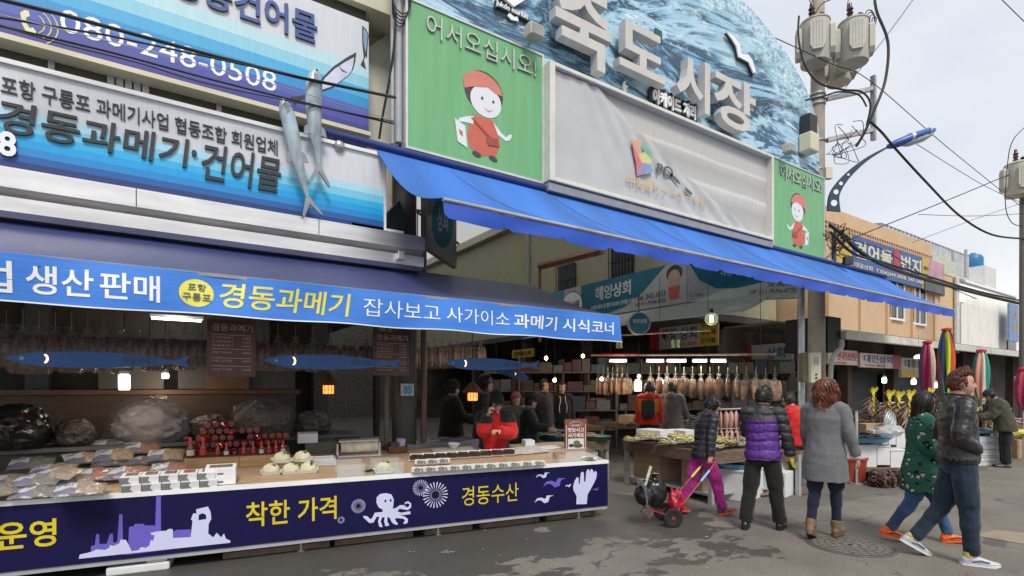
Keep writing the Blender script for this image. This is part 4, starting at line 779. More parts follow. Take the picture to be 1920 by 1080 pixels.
p = onc(680, 886, TOP+.006); o = tag((lambda b: ([b.box((rng.random()*.12, rng.random()*.08, k*.004), (rng.random()*.12+.1, rng.random()*.08+.05, k*.004+.003), rz=rng.random()*.6) for k in range(7)], b.move(p), b)[2])(B()).build('bank_notes', mat('bank_note', (.22, .32, .33), .6, var=.4, scale=12)), 'small heap of bank notes inside the clear money box', 'bank notes'); o
# newspaper, bowl, fish trays
def sheet(name, label, px, py, l, d, mt, rz=0, cat='newspaper'):
    p = onc(px, py, TOP+.004); o = B(); o.grid(lambda a, c: ((a-.5)*l, (c-.5)*d, .006*NZ.noise(V((a*4, c*4, px)))+.008), 12, 8, .002); o.xf(Matrix.Rotation(rz, 3, 'Z')); o.xf(Matrix.Rotation(crz, 3, 'Z') @ Matrix.Rotation(math.atan(SLOPE), 3, 'X')); o.move(p); return tag(o.build(name, mt), label, cat)
news = mat('newsprint', (.46, .43, .38), .7, var=.25, scale=26)
sheet('newspaper', 'newspaper spread under the white bowl', 868, 846, .75, .42, news); sheet('newspaper', 'newspaper spread beside the seated vendor, nearer the brown notice', 985, 845, .6, .38, news, .1)
o = T('bowl', 'white bowl on the newspaper', 'bowl', onc(851, 841, TOP+.016), 0); b = B(); b.lathe([(.035, 0), (.04, .004), (.075, .06), (.078, .062), (.072, .06), (.036, .008), (.0, .008)], n=24); b.build('shell', white, o, world=False)
strip = mat('dried_fish_strip', (.055, .028, .016), .35, var=.5, scale=25, coat=.3); strip2 = mat('brown_fish_piece', (.11, .075, .055), .35, var=.5, scale=30)
t0 = T('fish_tray', 'tray', 'tray of fish', (0, 0, -5), 0, 'open trays of dark dried fish'); b = B(); trough(b, .155, .16, .02); b.build('tray', tray_m, t0, world=False)
b = B()
for k in range(14): a = (k-6.5)*.009; b.tube([(a*1.2, -.06, .02), (a*1.3+.004, 0, .034-abs(a)*.2+.004*(k % 3)), (a, .06, .022)], [.004, .008, .004], 5)
b.build('fish_strips', strip, t0, world=False)
for i in range(9):
    px = 781+i*21.5; py = 864-i*1.35; o = t0 if i == 0 else dup(t0, (0, 0, 0)); o.location = onc(px, py); o.rotation_euler.z = crz-.35; o['label'] = f'open tray of dark dried fish strips, {nth[i]} from the left in the back row'
t1 = T('fish_tray', 'tray', 'tray of fish', (0, 0, -5), 0, 'wrapped trays of fish pieces'); b = B(); trough(b, .14, .10, .022); b.build('tray', tray_m, t1, world=False)
b = B()
for k in range(16): b.ball(((rng.random()-.5)*.09, (rng.random()-.5)*.055, .018), (.014, .009, .008), 6, 4)
b.build('fish_pieces', strip2, t1, world=False); b = B(); b.grid(lambda a, c: ((a-.5)*.14, (c-.5)*.1, .026+.003*math.sin(a*9)), 6, 4, 0); b.build('clear_wrap', plas, t1, world=False)
k = 0
for r_, (n_, x0, y0, sx) in enumerate(((11, 785, 888, 22.6), (3, 790, 873, 21), )):
    for i in range(n_):
        o = t1 if k == 0 else dup(t1, (0, 0, 0)); k += 1; o.location = onc(x0+i*sx, y0-i*1.35, TOP); o.rotation_euler.z = crz-.3; o['label'] = f'wrapped tray of brown fish pieces, {nth[i]} from the left in the {("front", "middle")[r_]} row'
bxo('tissue_box', 'white box on the newspaper right of the vendor', 'box', 985, 838, TOP, .14, .12, .08, white); sheet('folded_paper', 'crumpled white paper bundle right of the white box', 1030, 840, .3, .2, mat('white_paper', (.55, .55, .53), .6, var=.15), .2, 'paper')
p = onc(938, 842); o = T('paper_bag', 'small crumpled grey bag in front of the seated vendor', 'bag', p, crz); b = B(); b.ball((0, 0, .035), (.07, .05, .045), 14, 10, lambda p, d: p*(1+.35*NZ.noise(d*3))); b.build('bag_body', mat('grey_paper', (.4, .4, .42), .6, var=.3), o, world=False)
# tasting notice
p = onc(1080, 846); brn = mat('brown_board', (.19, .065, .035), .5, var=.08); o = T('notice_board', 'small upright brown notice inviting tasting, with a photo of food', 'sign', p, crz-.05); Wn, Hn = .33, .42
b = B(); b.box((-Wn/2, 0, 0), (Wn/2, .02, Hn), .004); b.build('board', brn, o, world=False); g = Fr((0, 0, 0))
b = B()
for a, c in (((-.145, 0, .02), (-.14, -.001, .35)), ((.14, 0, .02), (.145, -.001, .35))): b.box(a, c)
b.tube([V((.10*math.cos(a), -.001, .345+.045*math.sin(a))) for a in [math.pi*i/12 for i in range(13)]], .002, 4); b.build('line_border', wl, o, world=False)
gw = LF(o)
lettering(o, '경동과메기', wl, -.07, .325, .07, .352, gw, ext=.002, bold=.0)
lettering(o, '맛보시고', wl, -.12, .25, .12, .31, gw, ext=.002, bold=.01); lettering(o, '사가세요', wl, -.12, .18, .12, .24, gw, ext=.002, bold=.01)
b = B(); b.box((-.12, -.001, .03), (.12, 0, .165)); b.build('food_photo', mat('photo_white', (.6, .6, .57), .4), o, world=False)
b = B(); b.prism(ell(.03, .07, .07, .03), .001, .002, g); b.build('food_print', strip2, o, world=False); b = B(); b.prism(ell(.01, .11, .05, .03), .002, .003, g); b.build('food_print', leafg, o, world=False); b = B(); b.prism(ell(-.07, .075, .04, .022), .001, .002, g); b.build('food_print', ink, o, world=False)
bxo('wooden_holder', 'small orange brown wooden holder beside the tasting notice', 'holder', 1043, 862, TOP, .13, .1, .08, mat('orange_wood', (.38, .18, .06), .5)); o = acrylic('low clear tasting case with a plate at the counter end', 1048, 868, .55, .28, .10)
o = T('plate', 'plate of tasting pieces in the clear case', 'plate', onc(1105, 862, TOP+.006)); b = B(); b.lathe([(.04, 0), (.09, .02), (.092, .022), (.04, .006), (0, .006)], n=20); b.build('dish', white, o, world=False); b = B(); b.ball((0, 0, .02), (.06, .05, .015), 10, 6, lambda p, d: p*(1+.3*NZ.noise(d*4))); b.build('food', strip2, o, world=False)

for o in list(COL.objects):
    if o.parent is None and o.name.split('.')[0] == 'fish_tray' and o.location.z > .5: o.rotation_euler.x += .28; o.location.z += .022
    if o.parent is None and o.name.split('.')[0] in ('snack_pack', 'cabbage_tray', 'acrylic_box', 'fish_tray', 'gift_box', 'wooden_crate', 'tissue_box', 'bowl', 'paper_roll_dispenser', 'wicker_basket', 'plastic_basket', 'metal_case', 'paper_box', 'plate', 'wooden_holder') and o.location.z > .5: o.rotation_euler.x += math.atan(SLOPE)
# ================================================================ inside the shop
# blue fish-shaped boards
fishb = mat('blue_fish_board', (.012, .075, .24), .5, var=.12); moon = lamp_mat('lit_gill', (1, .62, .30), 1.6)
def fish_board(label, l, r, py, w, flip=False):
    a, c = atw(l, py, w), atw(r, py, w); Lf = c.x-a.x; z = a.z*.5+c.z*.5; o = T('fish_sign', label, 'sign', (a.x+Lf/2, w, z-.07), 0, 'blue fish shaped signs'); g = Fr((a.x, w, z))
    top = [(0, 0), (.05, .022), (.12, .04), (.22, .052), (.4, .062), (.55, .06), (.7, .045), (.82, .022), (.895, .01), (.935, .025), (1, .058), (.965, .0), (1, -.05), (.935, -.03), (.895, -.015), (.82, -.03), (.7, -.048), (.55, -.06), (.4, -.066), (.22, -.062), (.12, -.048), (.05, -.024)]
    b = B(); b.prism([(x*Lf, y*Lf*.85) for x, y in top], -.02, 0, g); b.build('board', fishb, o)
    b = B(); b.prism([(Lf*(.195+.02*math.cos(R(t_))), Lf*.03*math.sin(R(t_))) for t_ in range(-80, 81, 16)]+[(Lf*(.185+.018*math.cos(R(t_))), Lf*.026*math.sin(R(t_))) for t_ in range(70, -71, -20)], .0, .003, g); b.build('gill_slit', moon, o)
    b = B(); b.prism(ell(Lf*.085, 0, .014, .014, 0, 12), 0, .002, g); b.build('eye', mat('grey_eye', (.25, .27, .33), .5), o)
    lettering(o, '경동과메기', ink, Lf*.6, -.032, Lf*.795, .028, g, ext=.003, bold=.0)
    for x in (.3, .75): b = B(); b.tube([g(Lf*x, .05, -.01), g(Lf*x, .75, -.3)], .003, 4); b.build('hanging_wire', dark, o)
fish_board('largest blue fish board, hanging at the left of the stall', 6, 358, 675, 5.45); fish_board('blue fish board overlapping the second brown price board', 493, 752, 679, 5.45); fish_board('blue fish board nearest the right end of the banner', 833, 1012, 683, 5.45)
o = T('fish_sign', 'small blue fish board hanging turned sideways below the right one', 'sign', atw(965, 700, 5.7)); b = B(); a = atw(930, 693, 6.0); c = atw(992, 706, 5.5); m = Fr(a, c-a); Lf = (c-a).length
b.prism([(0, -.03), (0, .05), (Lf*.5, .05), (Lf*.85, .02), (Lf, -.02), (Lf*.8, -.05), (Lf*.4, -.055)], -.01, .01, m); b.build('board', fishb, o); b = B(); b.prism([(Lf*.6, -.02), (Lf*.64, .0), (Lf*.6, .02), (Lf*.62, .0)], .011, .014, m); b.build('gill_slit', moon, o); b = B(); b.tube([a+V((0, 0, .05)), a+V((0, 0, .9))], .003, 4); b.build('hanging_wire', dark, o)
# brown price boards
def price(label, l, r, t, bt, w):
    a, c = atw(l, bt, w), atw(r, t, w); o = T('price_board', label, 'sign', (a.x/2+c.x/2, w, a.z), 0, 'brown price boards'); g = FF(w); x0, x1, z0, z1 = a.x, c.x, min(a.z, c.z), max(a.z, c.z)
    z0, z1 = atw((l+r)/2, bt, w).z, atw((l+r)/2, t, w).z; W_, H_ = x1-x0, z1-z0
    b = B(); b.box((x0, w, z0), (x1, w+.015, z1)); b.build('board', mat('maroon_board', (.085, .03, .022), .5, var=.08), o); pl_ = mat('price_letter', (.42, .36, .33), .5)
    lettering(o, '경동과메기', pl_, x0+.1*W_, z0+.8*H_, x1-.06*W_, z0+.93*H_, g, ext=.002, bold=.0)
    for y in (.73, .48, .32, .18): b = B(); b.box((x0+.08*W_, w-.002, z0+y*H_), (x1-.08*W_, w, z0+(y+.008)*H_)); b.build('rule_line', pl_, o)
    for y, s_, q in ((.66, '도시락과메기', '13,000원'), (.59, '고시락과메기', '15,000원'), (.52, '야채과메기', '10,000원'), (.40, '과메기 야채세트', '18,000원'), (.25, '과메기 사각세트', '20,000원'), (.10, '과메기세트', '35,000원')):
        lettering(o, s_, pl_, x0+.1*W_, z0+y*H_, x0+.52*W_, z0+(y+.045)*H_, g, ext=.002, bold=-.005); lettering(o, q, pl_, x0+.72*W_, z0+y*H_, x1-.1*W_, z0+(y+.045)*H_, g, ext=.002, bold=-.005)
price('maroon price board with white writing, hanging left of centre', 388, 479, 600, 706, 5.6); price('maroon price board partly behind a blue fish', 699, 768, 622, 704, 5.75)
# bags of dried fish hung in rows
bagc = mat('bag_film', (.22, .20, .18), .10, alpha=.24, spec=1, var=.3, bump=1, bscale=22); ribbon = mat('twist_tie', (.20, .22, .10), .5)
def bagset(cont, name, cat, label, grp):
    o = T(name, label, cat, (0, 0, -6), 0, grp)
    b = B()
    for k in range(5):
        x = (k-2)*.040; b.loft([((x, (k % 2)*.02-.01, z), (rx, 0, 0), (0, rx*.5, 0)) for z, rx in ((-.42, .012), (-.38, .04), (-.28, .05), (-.17, .042), (-.09, .014))], 8)
    b.build('dried_fish', cont, o, world=False)
    def fn(a, c):
        q = 2*math.pi*a; z = -.03-.40*c; r_ = .015+.108*math.sin(min(1, c*1.5)*math.pi/2)**.8*(1 if c < .85 else 1-.5*(c-.85)/.15)
        r_ *= 1+.10*math.sin(q*5+c*7)*c; return (r_*math.cos(q)*1.05, r_*math.sin(q)*.55, z)
    b = B(); b.grid(fn, 22, 12, 0); b.build('clear_bag', bagc, o, world=False)
    b = B(); b.lathe([(.004, 0), (.05, .035), (.03, .05)], (0, 0, -.045), 7); b.build('gathered_top', bagc, o, world=False)
    b = B(); b.cyl((0, 0, -.03), (0, 0, .14), .004, n=5); b.build('string', ribbon, o, world=False)
    return o
dfd = mat('dark_dried_fish', (.10, .042, .024), .35, var=.8, scale=16, coat=.4, bump=.5, bscale=30); dfl = mat('tan_dried_fish', (.34, .17, .075), .4, var=.6, coat=.4, scale=14, bump=.3, bscale=40)
bagD = bagset(dfd, 'dried_fish_bag', 'bag of fish', '', 'bags of dried fish hanging in the shop'); bagL = bagset(dfl, 'dried_fish_bag', 'bag of fish', '', 'pale bags of dried fish on the rack'); bagA = bagset(dfl, 'dried_fish_bag', 'bag of fish', '', 'golden bags of dried fish deep in the shop')
used = set()
def hang(src, p, label, rz=0, s=1):
    if src.name in used: o = dup(src, p, rz, label, s)
    else: used.add(src.name); o = src; o.location = p; o.rotation_euler.z = rz; o['label'] = label; o.scale = (s, s, s)
    return o
def ordn(i): return nth[i] if i < 14 else ('fifteenth', 'sixteenth', 'seventeenth', 'eighteenth', 'nineteenth', 'twentieth', 'twenty first', 'twenty second', 'twenty third', 'twenty fourth')[i-14]
for i in range(13): q = atw(12+i*30.5, 608+i*1.2, 6.05); hang(bagD, q, f'dark fish bag behind the left fish board, {ordn(i)} from the left', rng.random()*.6-.3, .82+.16*rng.random())
for i in range(12): q = atw(488+i*33, 628+i*1.5, 6.1); q.x < 2.3 and hang(bagD, q, f'dark dried fish bag between the price boards, {ordn(i)} from the left', rng.random()*.6-.3, .8+.16*rng.random())
for i in range(9): q = atd(786+i*14.5, 640, 9.2+.1*i); hang(bagA, q, f'golden dried fish bag right of the dark pillar, {ordn(i)} from the left', rng.random()-.5, 1.15)
for z, w, u0, u1 in ((2.24, 6.06, -3, 2.2), (2.02, 9.6, 2.9, 5.2)): b = B(); b.cyl((u0, w, z+.13), (u1, w, z+.13), .012, n=6); tag(b.build('hanging_rail', dark), 'dark rail holding the hanging bags '+('at the front of the shop' if w < 7 else 'behind the dark pillar'), 'rail')
# lamps
def lantern(label, px, py, w, on=(1, .28, .06)):
    p = atw(px, py, w); o = T('wicker_lantern', label, 'lamp', p, 0, 'wicker lanterns'); b = B(); b.lathe([(.02, .12), (.14, .0), (.143, .004), (.025, .135)], p, 20); b.build('shade', mat('wicker_shade', (.12, .05, .025), .7, var=.35, scale=30), o)
    b = B(); b.lathe([(.062, -.105), (.066, -.05), (.062, -.004)], p, 16); b.build('glowing_cage', lamp_mat('glow_orange', on, 1.6), o); b = B(); b.cyl(p+V((0, 0, -.09)), p+V((0, 0, -.02)), .022, n=10); b.build('bulb', lamp_mat('warm_bulb', (1, .65, .3), 9), o)
    b = B()
    for k in range(10): q = k*math.pi/5; b.cyl(p+V((.0665*math.cos(q), .0665*math.sin(q), -.106)), p+V((.0665*math.cos(q), .0665*math.sin(q), 0)), .0035, n=4)
    b.lathe([(.067, -.108), (.069, -.104)], p, 16); b.lathe([(.067, -.056), (.069, -.052)], p, 16); b.build('cage_rods', mat('wicker_shade'), o); b = B(); b.cyl(p+V((0, 0, .13)), p+V((0, 0, 1.1)), .005, n=5); b.build('cord', black, o)
lantern('wicker lantern glowing orange between the fish boards', 616, 722, 6.5); lantern('wicker lantern glowing orange before the standing woman', 886, 736, 6.0)
def lamp_tube(label, p, h=.14, r=.04, s=7, col=(1, .93, .82)):
    o = T('compact_lamp', label, 'lamp', p, 0, 'bare compact lamps'); b = B(); b.lathe([(r*.9, -h), (r, -h+.02), (r, -.01), (r*.8, 0)], p, 12); b.build('lit_tube', lamp_mat('lamp_white', col, s), o); glow(o, p-V((0, 0, h+.05)), 5); b = B(); b.lathe([(r*.9, 0), (r*.9, .035), (.01, .06)], p, 12); b.build('socket', white, o); b = B(); b.cyl(p+V((0, 0, .05)), p+V((0, 0, .6)), .004, n=4); b.build('cord', black, o)
lamp_tube('bare white lamp hanging below the left fish board', atw(233, 702, 6.2), .145, .045)
lamp_tube('small amber lamp on the shelf right of the bare white lamp', atw(310, 700, 7.4), .06, .035, 3, (1, .5, .15))
# cabinets and shelves at the back
o = T('wall_cabinet', 'dark wooden cabinet with drawers and a pale side at the back of the shop', 'cabinet', (-.2, 8.2, 0)); bw = mat('brown_cabinet', (.075, .045, .028), .6, var=.3, scale=4, stretch=(1, 6, 6)); pale = mat('pale_panel', (.09, .088, .085), .5, var=.12, dirt=.3)
b = B(); b.box((-1.6, 7.9, 0), (1.6, 8.5, 1.52)); b.build('carcass', bw, o); b = B(); b.box((-1.65, 7.85, 1.525), (1.65, 8.55, 1.58)); b.build('wooden_top', mat('red_brown_wood', (.12, .055, .03), .5, var=.2), o)
for x, z in ((-.6, 1.65), (.2, 1.65), (.95, 1.7)): b = B(); b.box((x, 7.95, 1.59), (x+.65, 8.4, z+.3), .004); b.build('stacked_carton', pale, o)
b = B(); b.box((.5, 7.86, 1.59), (1.0, 7.94, 1.85)); b.build('wooden_drawer', mat('mid_wood', (.15, .085, .045), .6, var=.2), o)
for x in (-1.35, 1.15, 2.0): b = B(); b.box((x, 8.6, 0), (x+.22, 8.88, 3.0)); b.build('pale_post', pale, o)
o = T('fluorescent_lamp', 'fluorescent tube glowing deep in the left shop', 'lamp', (.2, 8.3, 2.5)); b = B(); b.box((-.1, 8.28, 2.52), (.5, 8.34, 2.56)); b.build('fitting', white, o); b = B(); b.cyl((-.08, 8.3, 2.505), (.48, 8.3, 2.505), .013); b.build('tube', lamp_mat('lamp_white', (1, .93, .82), 7), o); glow(o, (.2, 8.2, 2.4), 3, (1, .95, .9))
# low shelf with wrapped bundles
o = T('display_shelf', 'low dark shelf behind the counter carrying plastic wrapped bundles', 'shelf', (0, 7, 0)); b = B(); b.box((-3, 6.75, .98), (2.2, 7.5, 1.02)); b.build('shelf_board', mat('dull_shelf', (.10, .098, .095), .6, var=.2), o); b = B(); b.box((-3, 6.8, 0), (2.15, 7.45, .97)); b.build('body', mat('dark_body', (.05, .042, .036), .7, var=.3), o)
film = mat('wrapping_film', (.25, .245, .24), .2, alpha=.13, spec=.9, var=.1, bump=.9, bscale=9); cloth = mat('pale_bundle_cloth', (.26, .24, .235), .7, var=.15, bump=.6, bscale=12)
def bundle(label, l, r, top, bot, w, mt, wrap=False):
    a, c = atw(l, bot, w), atw(r, top, w); z1 = atw((l+r)/2, top, w).z; p = V(((a.x+c.x)/2, w+.15, 1.022)); rx = (c.x-a.x)/2; h = z1-1.022; o = T('wrapped_bundle', label, 'bundle', p, 0, 'plastic wrapped bundles on the shelf')
    def f(s, k):
        def g_(p, d):
            q = d+V((k*.37, k*.11, 0)); m = s*(1+.28*(.32-abs(NZ.noise(q*2.2)))+.16*(.3-abs(NZ.noise(q*5)))+.09*(.3-abs(NZ.noise(q*12))))
            return V((p.x*m*(1.1+.3*max(0, -d.z)), p.y*m, max(0, (p.z*m if d.z > 0 else p.z*1.15)+h*.45)))
        return g_
    b = B(); b.ball((0, 0, 0), (rx*.92, .3, h*.5), 64, 40, f(.9, l)); b.build('load', mt, o, world=False)
    if not wrap: return
    b = B(); b.ball((0, 0, 0), (rx, .33, h*.56), 64, 40, f(1, l+3)); b.build('film', film, o, world=False)
anch = mat('dark_anchovy', (.085, .07, .055), .5, var=.7, scale=26, stretch=(1, 1, 4), bump=.7, bscale=30, coat=.15)
bundle('big pale cloth bundle in clear film below the bare lamp', 208, 358, 746, 816, 6.85, cloth, True); bundle('clear film bundle of dried fish with a white cloth edge', 440, 548, 750, 812, 6.85, anch, True); bundle('flat dark bundle between the two big ones', 352, 448, 775, 815, 6.95, anch); bundle('small dark bundle right of the dried fish bundle', 556, 625, 768, 812, 6.9, anch); bundle('glossy black wrapped heap at the left edge of the shop', -40, 92, 752, 830, 6.7, mat('black_bag', (.012, .012, .013), .25, var=.3)); bundle('low brown heap beside the glossy black heap', 95, 178, 782, 830, 6.85, anch)
# film-covered low table to the right of the pillar
o = T('covered_table', 'low table under purplish plastic sheet behind the seated vendor', 'table', (3.4, 7.0, 0)); b = B(); b.grid(lambda a, c: (2.55+1.35*a, 6.55+.7*c, .86+.03*NZ.noise(V((a*6, c*5, 0)))-(.0 if c > .12 else .5*(.12-c)/.12)), 24, 14, .004); b.build('plastic_sheet', mat('lilac_film', (.24, .19, .21), .25, var=.15, bump=.6, bscale=8), o); b = B(); b.box((2.6, 6.66, 0), (3.85, 7.2, .80)); b.build('table_body', woodd, o)
# ================================================================ people
def remesh(b, vox, it=2):
    me = bpy.data.meshes.new('t'); me.from_pydata([tuple(p) for p in b.v], [], b.f); o = bpy.data.objects.new('t', me); COL.objects.link(o)
    m = o.modifiers.new('r', 'REMESH'); m.mode = 'VOXEL'; m.voxel_size = vox; m.use_smooth_shade = True
    if it: k = o.modifiers.new('s', 'SMOOTH'); k.factor = .5; k.iterations = it
    d = bpy.data.meshes.new_from_object(o.evaluated_get(bpy.context.evaluated_depsgraph_get())); bpy.data.objects.remove(o); bpy.data.meshes.remove(me)
    vs = [v.co.copy() for v in d.vertices]; ns = [v.normal.copy() for v in d.vertices]; fs = [tuple(p.vertices) for p in d.polygons]; bpy.data.meshes.remove(d); return vs, ns, fs
def skin(b, vox, disp=None, mf=None, it=2):
    vs, ns, fs = remesh(b, vox, it); o = B(); vs = [p+n*disp(p, n) for p, n in zip(vs, ns)] if disp else vs
    o.add(vs, fs, True)
    if mf: o.m = [mf((vs[f[0]]+vs[f[2]])/2) for f in fs]
    return o
def rot(ax, a): return Matrix.Rotation(R(a), 3, ax)
skinm = mat('skin', (.47, .275, .19), .5, var=.06, scale=12); lipm = mat('lips', (.36, .12, .10), .45); eyem = mat('eye_dark', (.012, .01, .01), .2); browm = mat('eyebrow_hair', (.02, .015, .012), .7)
def nz(p, k): return NZ.noise(V((p.x*k[0], p.y*k[1], p.z*k[2])))
def cloth_d(a=.008): return lambda p, n: a*(nz(p, (7, 7, 3.5))+.6*nz(p, (15, 15, 9))+.9*(.3-abs(nz(p+V((3, 1, 0)), (8, 8, 11)))))
def puff_d(a=.02, sp=.085): return lambda p, n: a*(abs(math.sin(math.pi*(p.z+.022*nz(p, (7, 7, 2)))/sp))**.5-.85)+.006*nz(p, (22, 22, 26))+.004*nz(p, (50, 50, 30))
def leather_d(a=.009): return lambda p, n: a*(1.2*(.35-abs(nz(p, (9, 9, 13))))+.7*(.3-abs(nz(p+V((2, 5, 1)), (20, 20, 24)))))
def trouser_d(a=.008): return lambda p, n: a*(nz(p, (10, 10, 4))+.8*(.3-abs(nz(p, (16, 16, 12))))*(1+.8*math.exp(-((p.z-.47)/.1)**2)+1.2*math.exp(-((p.z-.1)/.08)**2)))
class Pose: pass
def person(label, px, py, t, phi, H, top, trs, hair, lean=0, yaw=0, pitch=0, aR=(0, 8, 10, 0), aL=(0, 8, 10, 0), lR=(0, 0, 0), lL=(0, 0, 0), shoes=None, vox=.011, face=True, curl=(.6, .6), hands=(1, 1), build=1., drop=0, spread=.0, group='market visitors and vendors', z0=0, foot=(0, 0)):
    """stands at depth t in front of the photo's pixel column px; phi is the heading, 0 away from the street camera, 90 to the right"""
    s = H/1.70; phi = phi+math.degrees(math.atan((px-960)/FOC)); base = atz(px, py, 0) if py else atd(px, 728, t); base.z = z0
    h = FW*math.cos(R(phi))+RT*math.sin(R(phi)); rz = math.atan2(-h.x, h.y)
    J = Pose(); Lm = rot('X', -lean); hip = V((0, 0, .90))
    up = lambda p: hip+Lm @ (V(p)-hip)
    J.sh = {1: up((.172*build, -.012, 1.385)), -1: up((-.172*build, -.012, 1.385))}; J.el, J.wr, J.fd = {}, {}, {}
    for sd, (sw, ab, eb, tw) in ((1, aR), (-1, aL)):
        d = rot('Y', -ab*sd) @ (rot('X', sw) @ V((0, 0, -1))); J.el[sd] = J.sh[sd]+d*.285
        f = rot('Z', tw*sd) @ (rot('Y', -ab*sd*.6) @ (rot('X', sw+eb) @ V((0, 0, -1)))); J.wr[sd] = J.el[sd]+f*.24; J.fd[sd] = f
    J.hp = {1: V((.088*build, 0, .88)), -1: V((-.088*build, 0, .88))}; J.kn, J.an = {}, {}
    for sd, (sw, kb, _) in ((1, lR), (-1, lL)):
        d = rot('Y', -spread*sd) @ (rot('X', sw) @ V((0, 0, -1))); J.kn[sd] = J.hp[sd]+d*.41
        J.an[sd] = J.kn[sd]+(rot('Y', -spread*sd) @ (rot('X', sw-kb) @ V((0, 0, -1))))*.40
    nb = up((0, -.02, 1.43)); hb = up((0, -.005, 1.475)); Hm = Lm @ rot('Z', yaw) @ rot('X', -pitch); hc = hb+Hm @ V((0, .02, .105))
    HT = lambda p: hc+Hm @ V(p)
    # ---- body
    b = B(); X = Lm @ V((1, 0, 0)); Yv = Lm @ V((0, 1, 0))
    b.loft([(up((0, 0, z)), X*rx*build, Yv*ry*build) for z, rx, ry in ((.80, .10, .07), (.92, .125, .085), (1.08, .11, .075), (1.25, .125, .085), (1.36, .13, .07), (1.43, .06, .05))], 16)
    b.tube([nb-V((0, 0, .03)), nb.lerp(hb, .5), hb+(hc-hb)*.55], [.062, .054, .056], 12)
    def hf(p, d):
        tz = max(0, -d.z); x = p.x*(1-.34*tz**1.6); y = p.y*(1-(.36*tz if d.y < 0 else .02*tz)); y += .012*tz if d.y > -.2 else 0
        if d.y > .3: y -= .010*math.exp(-((d.z-.08)/.12)**2)*(1 if abs(d.x) > .16 else .2)
        if d.z > .5: x *= 1.03
        return HT((x, y, p.z))
    b.ball((0, 0, 0), (.074, .094, .115), 24, 18, hf)
    b.tube([HT((0, .084, .022)), HT((0, .098, -.004)), HT((0, .106, -.026)), HT((0, .084, -.034))], [.009, .011, .0145, .008], 8)
    b.tube([HT((-.02, .083, -.060)), HT((0, .089, -.058)), HT((.02, .083, -.060))], [.006, .010, .006], 8); b.ball(HT((0, .076, -.093)), .022, 8, 6)
    for sd in (1, -1): b.ball(HT((sd*.073, -.008, -.005)), (.012, .02, .03), 10, 8)
    for sd in (1, -1):
        b.tube(smooth([J.sh[sd]+V((-sd*.06, 0, .0)), J.sh[sd], J.sh[sd].lerp(J.el[sd], .5), J.el[sd], J.wr[sd]], 3), [.045]*3+[.044]*3+[.04]*3+[.034]*3+[.026], 10)
        b.tube(smooth([J.hp[sd]+V((0, 0, .03)), J.hp[sd].lerp(J.kn[sd], .5), J.kn[sd], J.kn[sd].lerp(J.an[sd], .4), J.an[sd]], 3), [.07]*3+[.055]*3+[.038]*3+[.034]*3+[.026], 10)
        if hands[0 if sd == 1 else 1]:
            f = J.fd[sd].normalized(); sx = V((1, 0, 0))*sd; side = (V((0, 1, 0))-f*f.y).normalized() if abs(f.y) < .8 else (V((0, 0, 1))-f*f.z).normalized(); nrm = -(sx-f*sx.dot(f)-side*sx.dot(side)).normalized(); w = J.wr[sd]; cu = curl[0 if sd == 1 else 1]
            b.loft([(w+f*q, side*a, nrm*c) for q, a, c in ((-.02, .024, .02), (.01, .027, .018), (.05, .041, .016), (.085, .040, .014), (.095, .034, .010))], 12)
            for k, (o_, L_) in enumerate(((.030, .070), (.0105, .080), (-.010, .075), (-.029, .058))):
                p0 = w+f*.085+side*o_; a1 = R(35*cu*1.2); a2 = R(35*cu*1.2+60*cu); p1 = p0+(f*math.cos(a1)+nrm*math.sin(a1)+side*o_*.8)*L_*.5; p2 = p1+(f*math.cos(a2)+nrm*math.sin(a2))*L_*.3; a3 = a2+R(45*cu); p3 = p2+(f*math.cos(a3)+nrm*math.sin(a3))*L_*.24
                b.tube([p0-f*.012, p0, p1, p2, p3], [.0098, .0098, .0092, .0085, .0062], 8)
            q0 = w+f*.03+side*.034; q1 = q0+(f*.6+side*.55+nrm*.5).normalized()*.036; q2 = q1+(f*.9+side*.1+nrm*.55*cu).normalized()*.028; b.tube([w+f*.02+side*.018, q0, q1, q2], [.013, .0125, .0105, .0075], 8)
    sk = skin(b, vox, it=1); zmin = min(min(J.an[1].z, J.an[-1].z)-.075, 9)
    # ---- shoes, to know where the ground is
    SH = {}
    for sd, leg in ((1, lR), (-1, lL)):
        fp = leg[2]; fm = rot('Z', -sd*6) @ rot('X', -fp); a = J.an[sd]; g = lambda p, a=a, fm=fm: a+fm @ V(p)
        up_ = B(); up_.loft([(g((0, y, z)), fm @ V((rx, 0, 0)), fm @ V((0, 0, rz_))) for y, z, rx, rz_ in ((-.078, -.035, .018, .022), (-.06, -.030, .036, .038), (-.02, -.022, .041, .046), (.04, -.032, .043, .036), (.10, -.044, .047, .026), (.15, -.050, .044, .020), (.185, -.054, .026, .014))], 16)
        tall = (shoes or {}).get('tall', 0)
        up_.tube([g((0, -.02, -.03)), g((0, -.018, .03+tall))], [.042, .044+tall*.1], 14)
        so = B(); pts = [(.034*math.sin(R(a_)), -.055-.03*math.cos(R(a_))) for a_ in range(-90, 91, 30)][::-1]; pts = [(x, y) for x, y in ((-.03, -.07), (0, -.086), (.03, -.07), (.042, -.03), (.042, .03), (.05, .10), (.046, .15), (.024, .19), (-.024, .19), (-.046, .15), (-.05, .10), (-.042, .03), (-.042, -.03))]
        n = len(pts); so.add([g((x, y, -.052+(.008 if y > .14 else 0))) for x, y in pts]+[g((x*.97, y, -.078+(.012 if y > .16 else 0))) for x, y in pts], [tuple(range(n)), tuple(range(2*n-1, n-1, -1))]+[(i, n+i, n+(i+1) % n, (i+1) % n) for i in range(n)])
        SH[sd] = (up_, so); zmin = min(zmin, min(p.z for p in so.v))
    off = V((0, 0, -zmin-drop)); sc = s
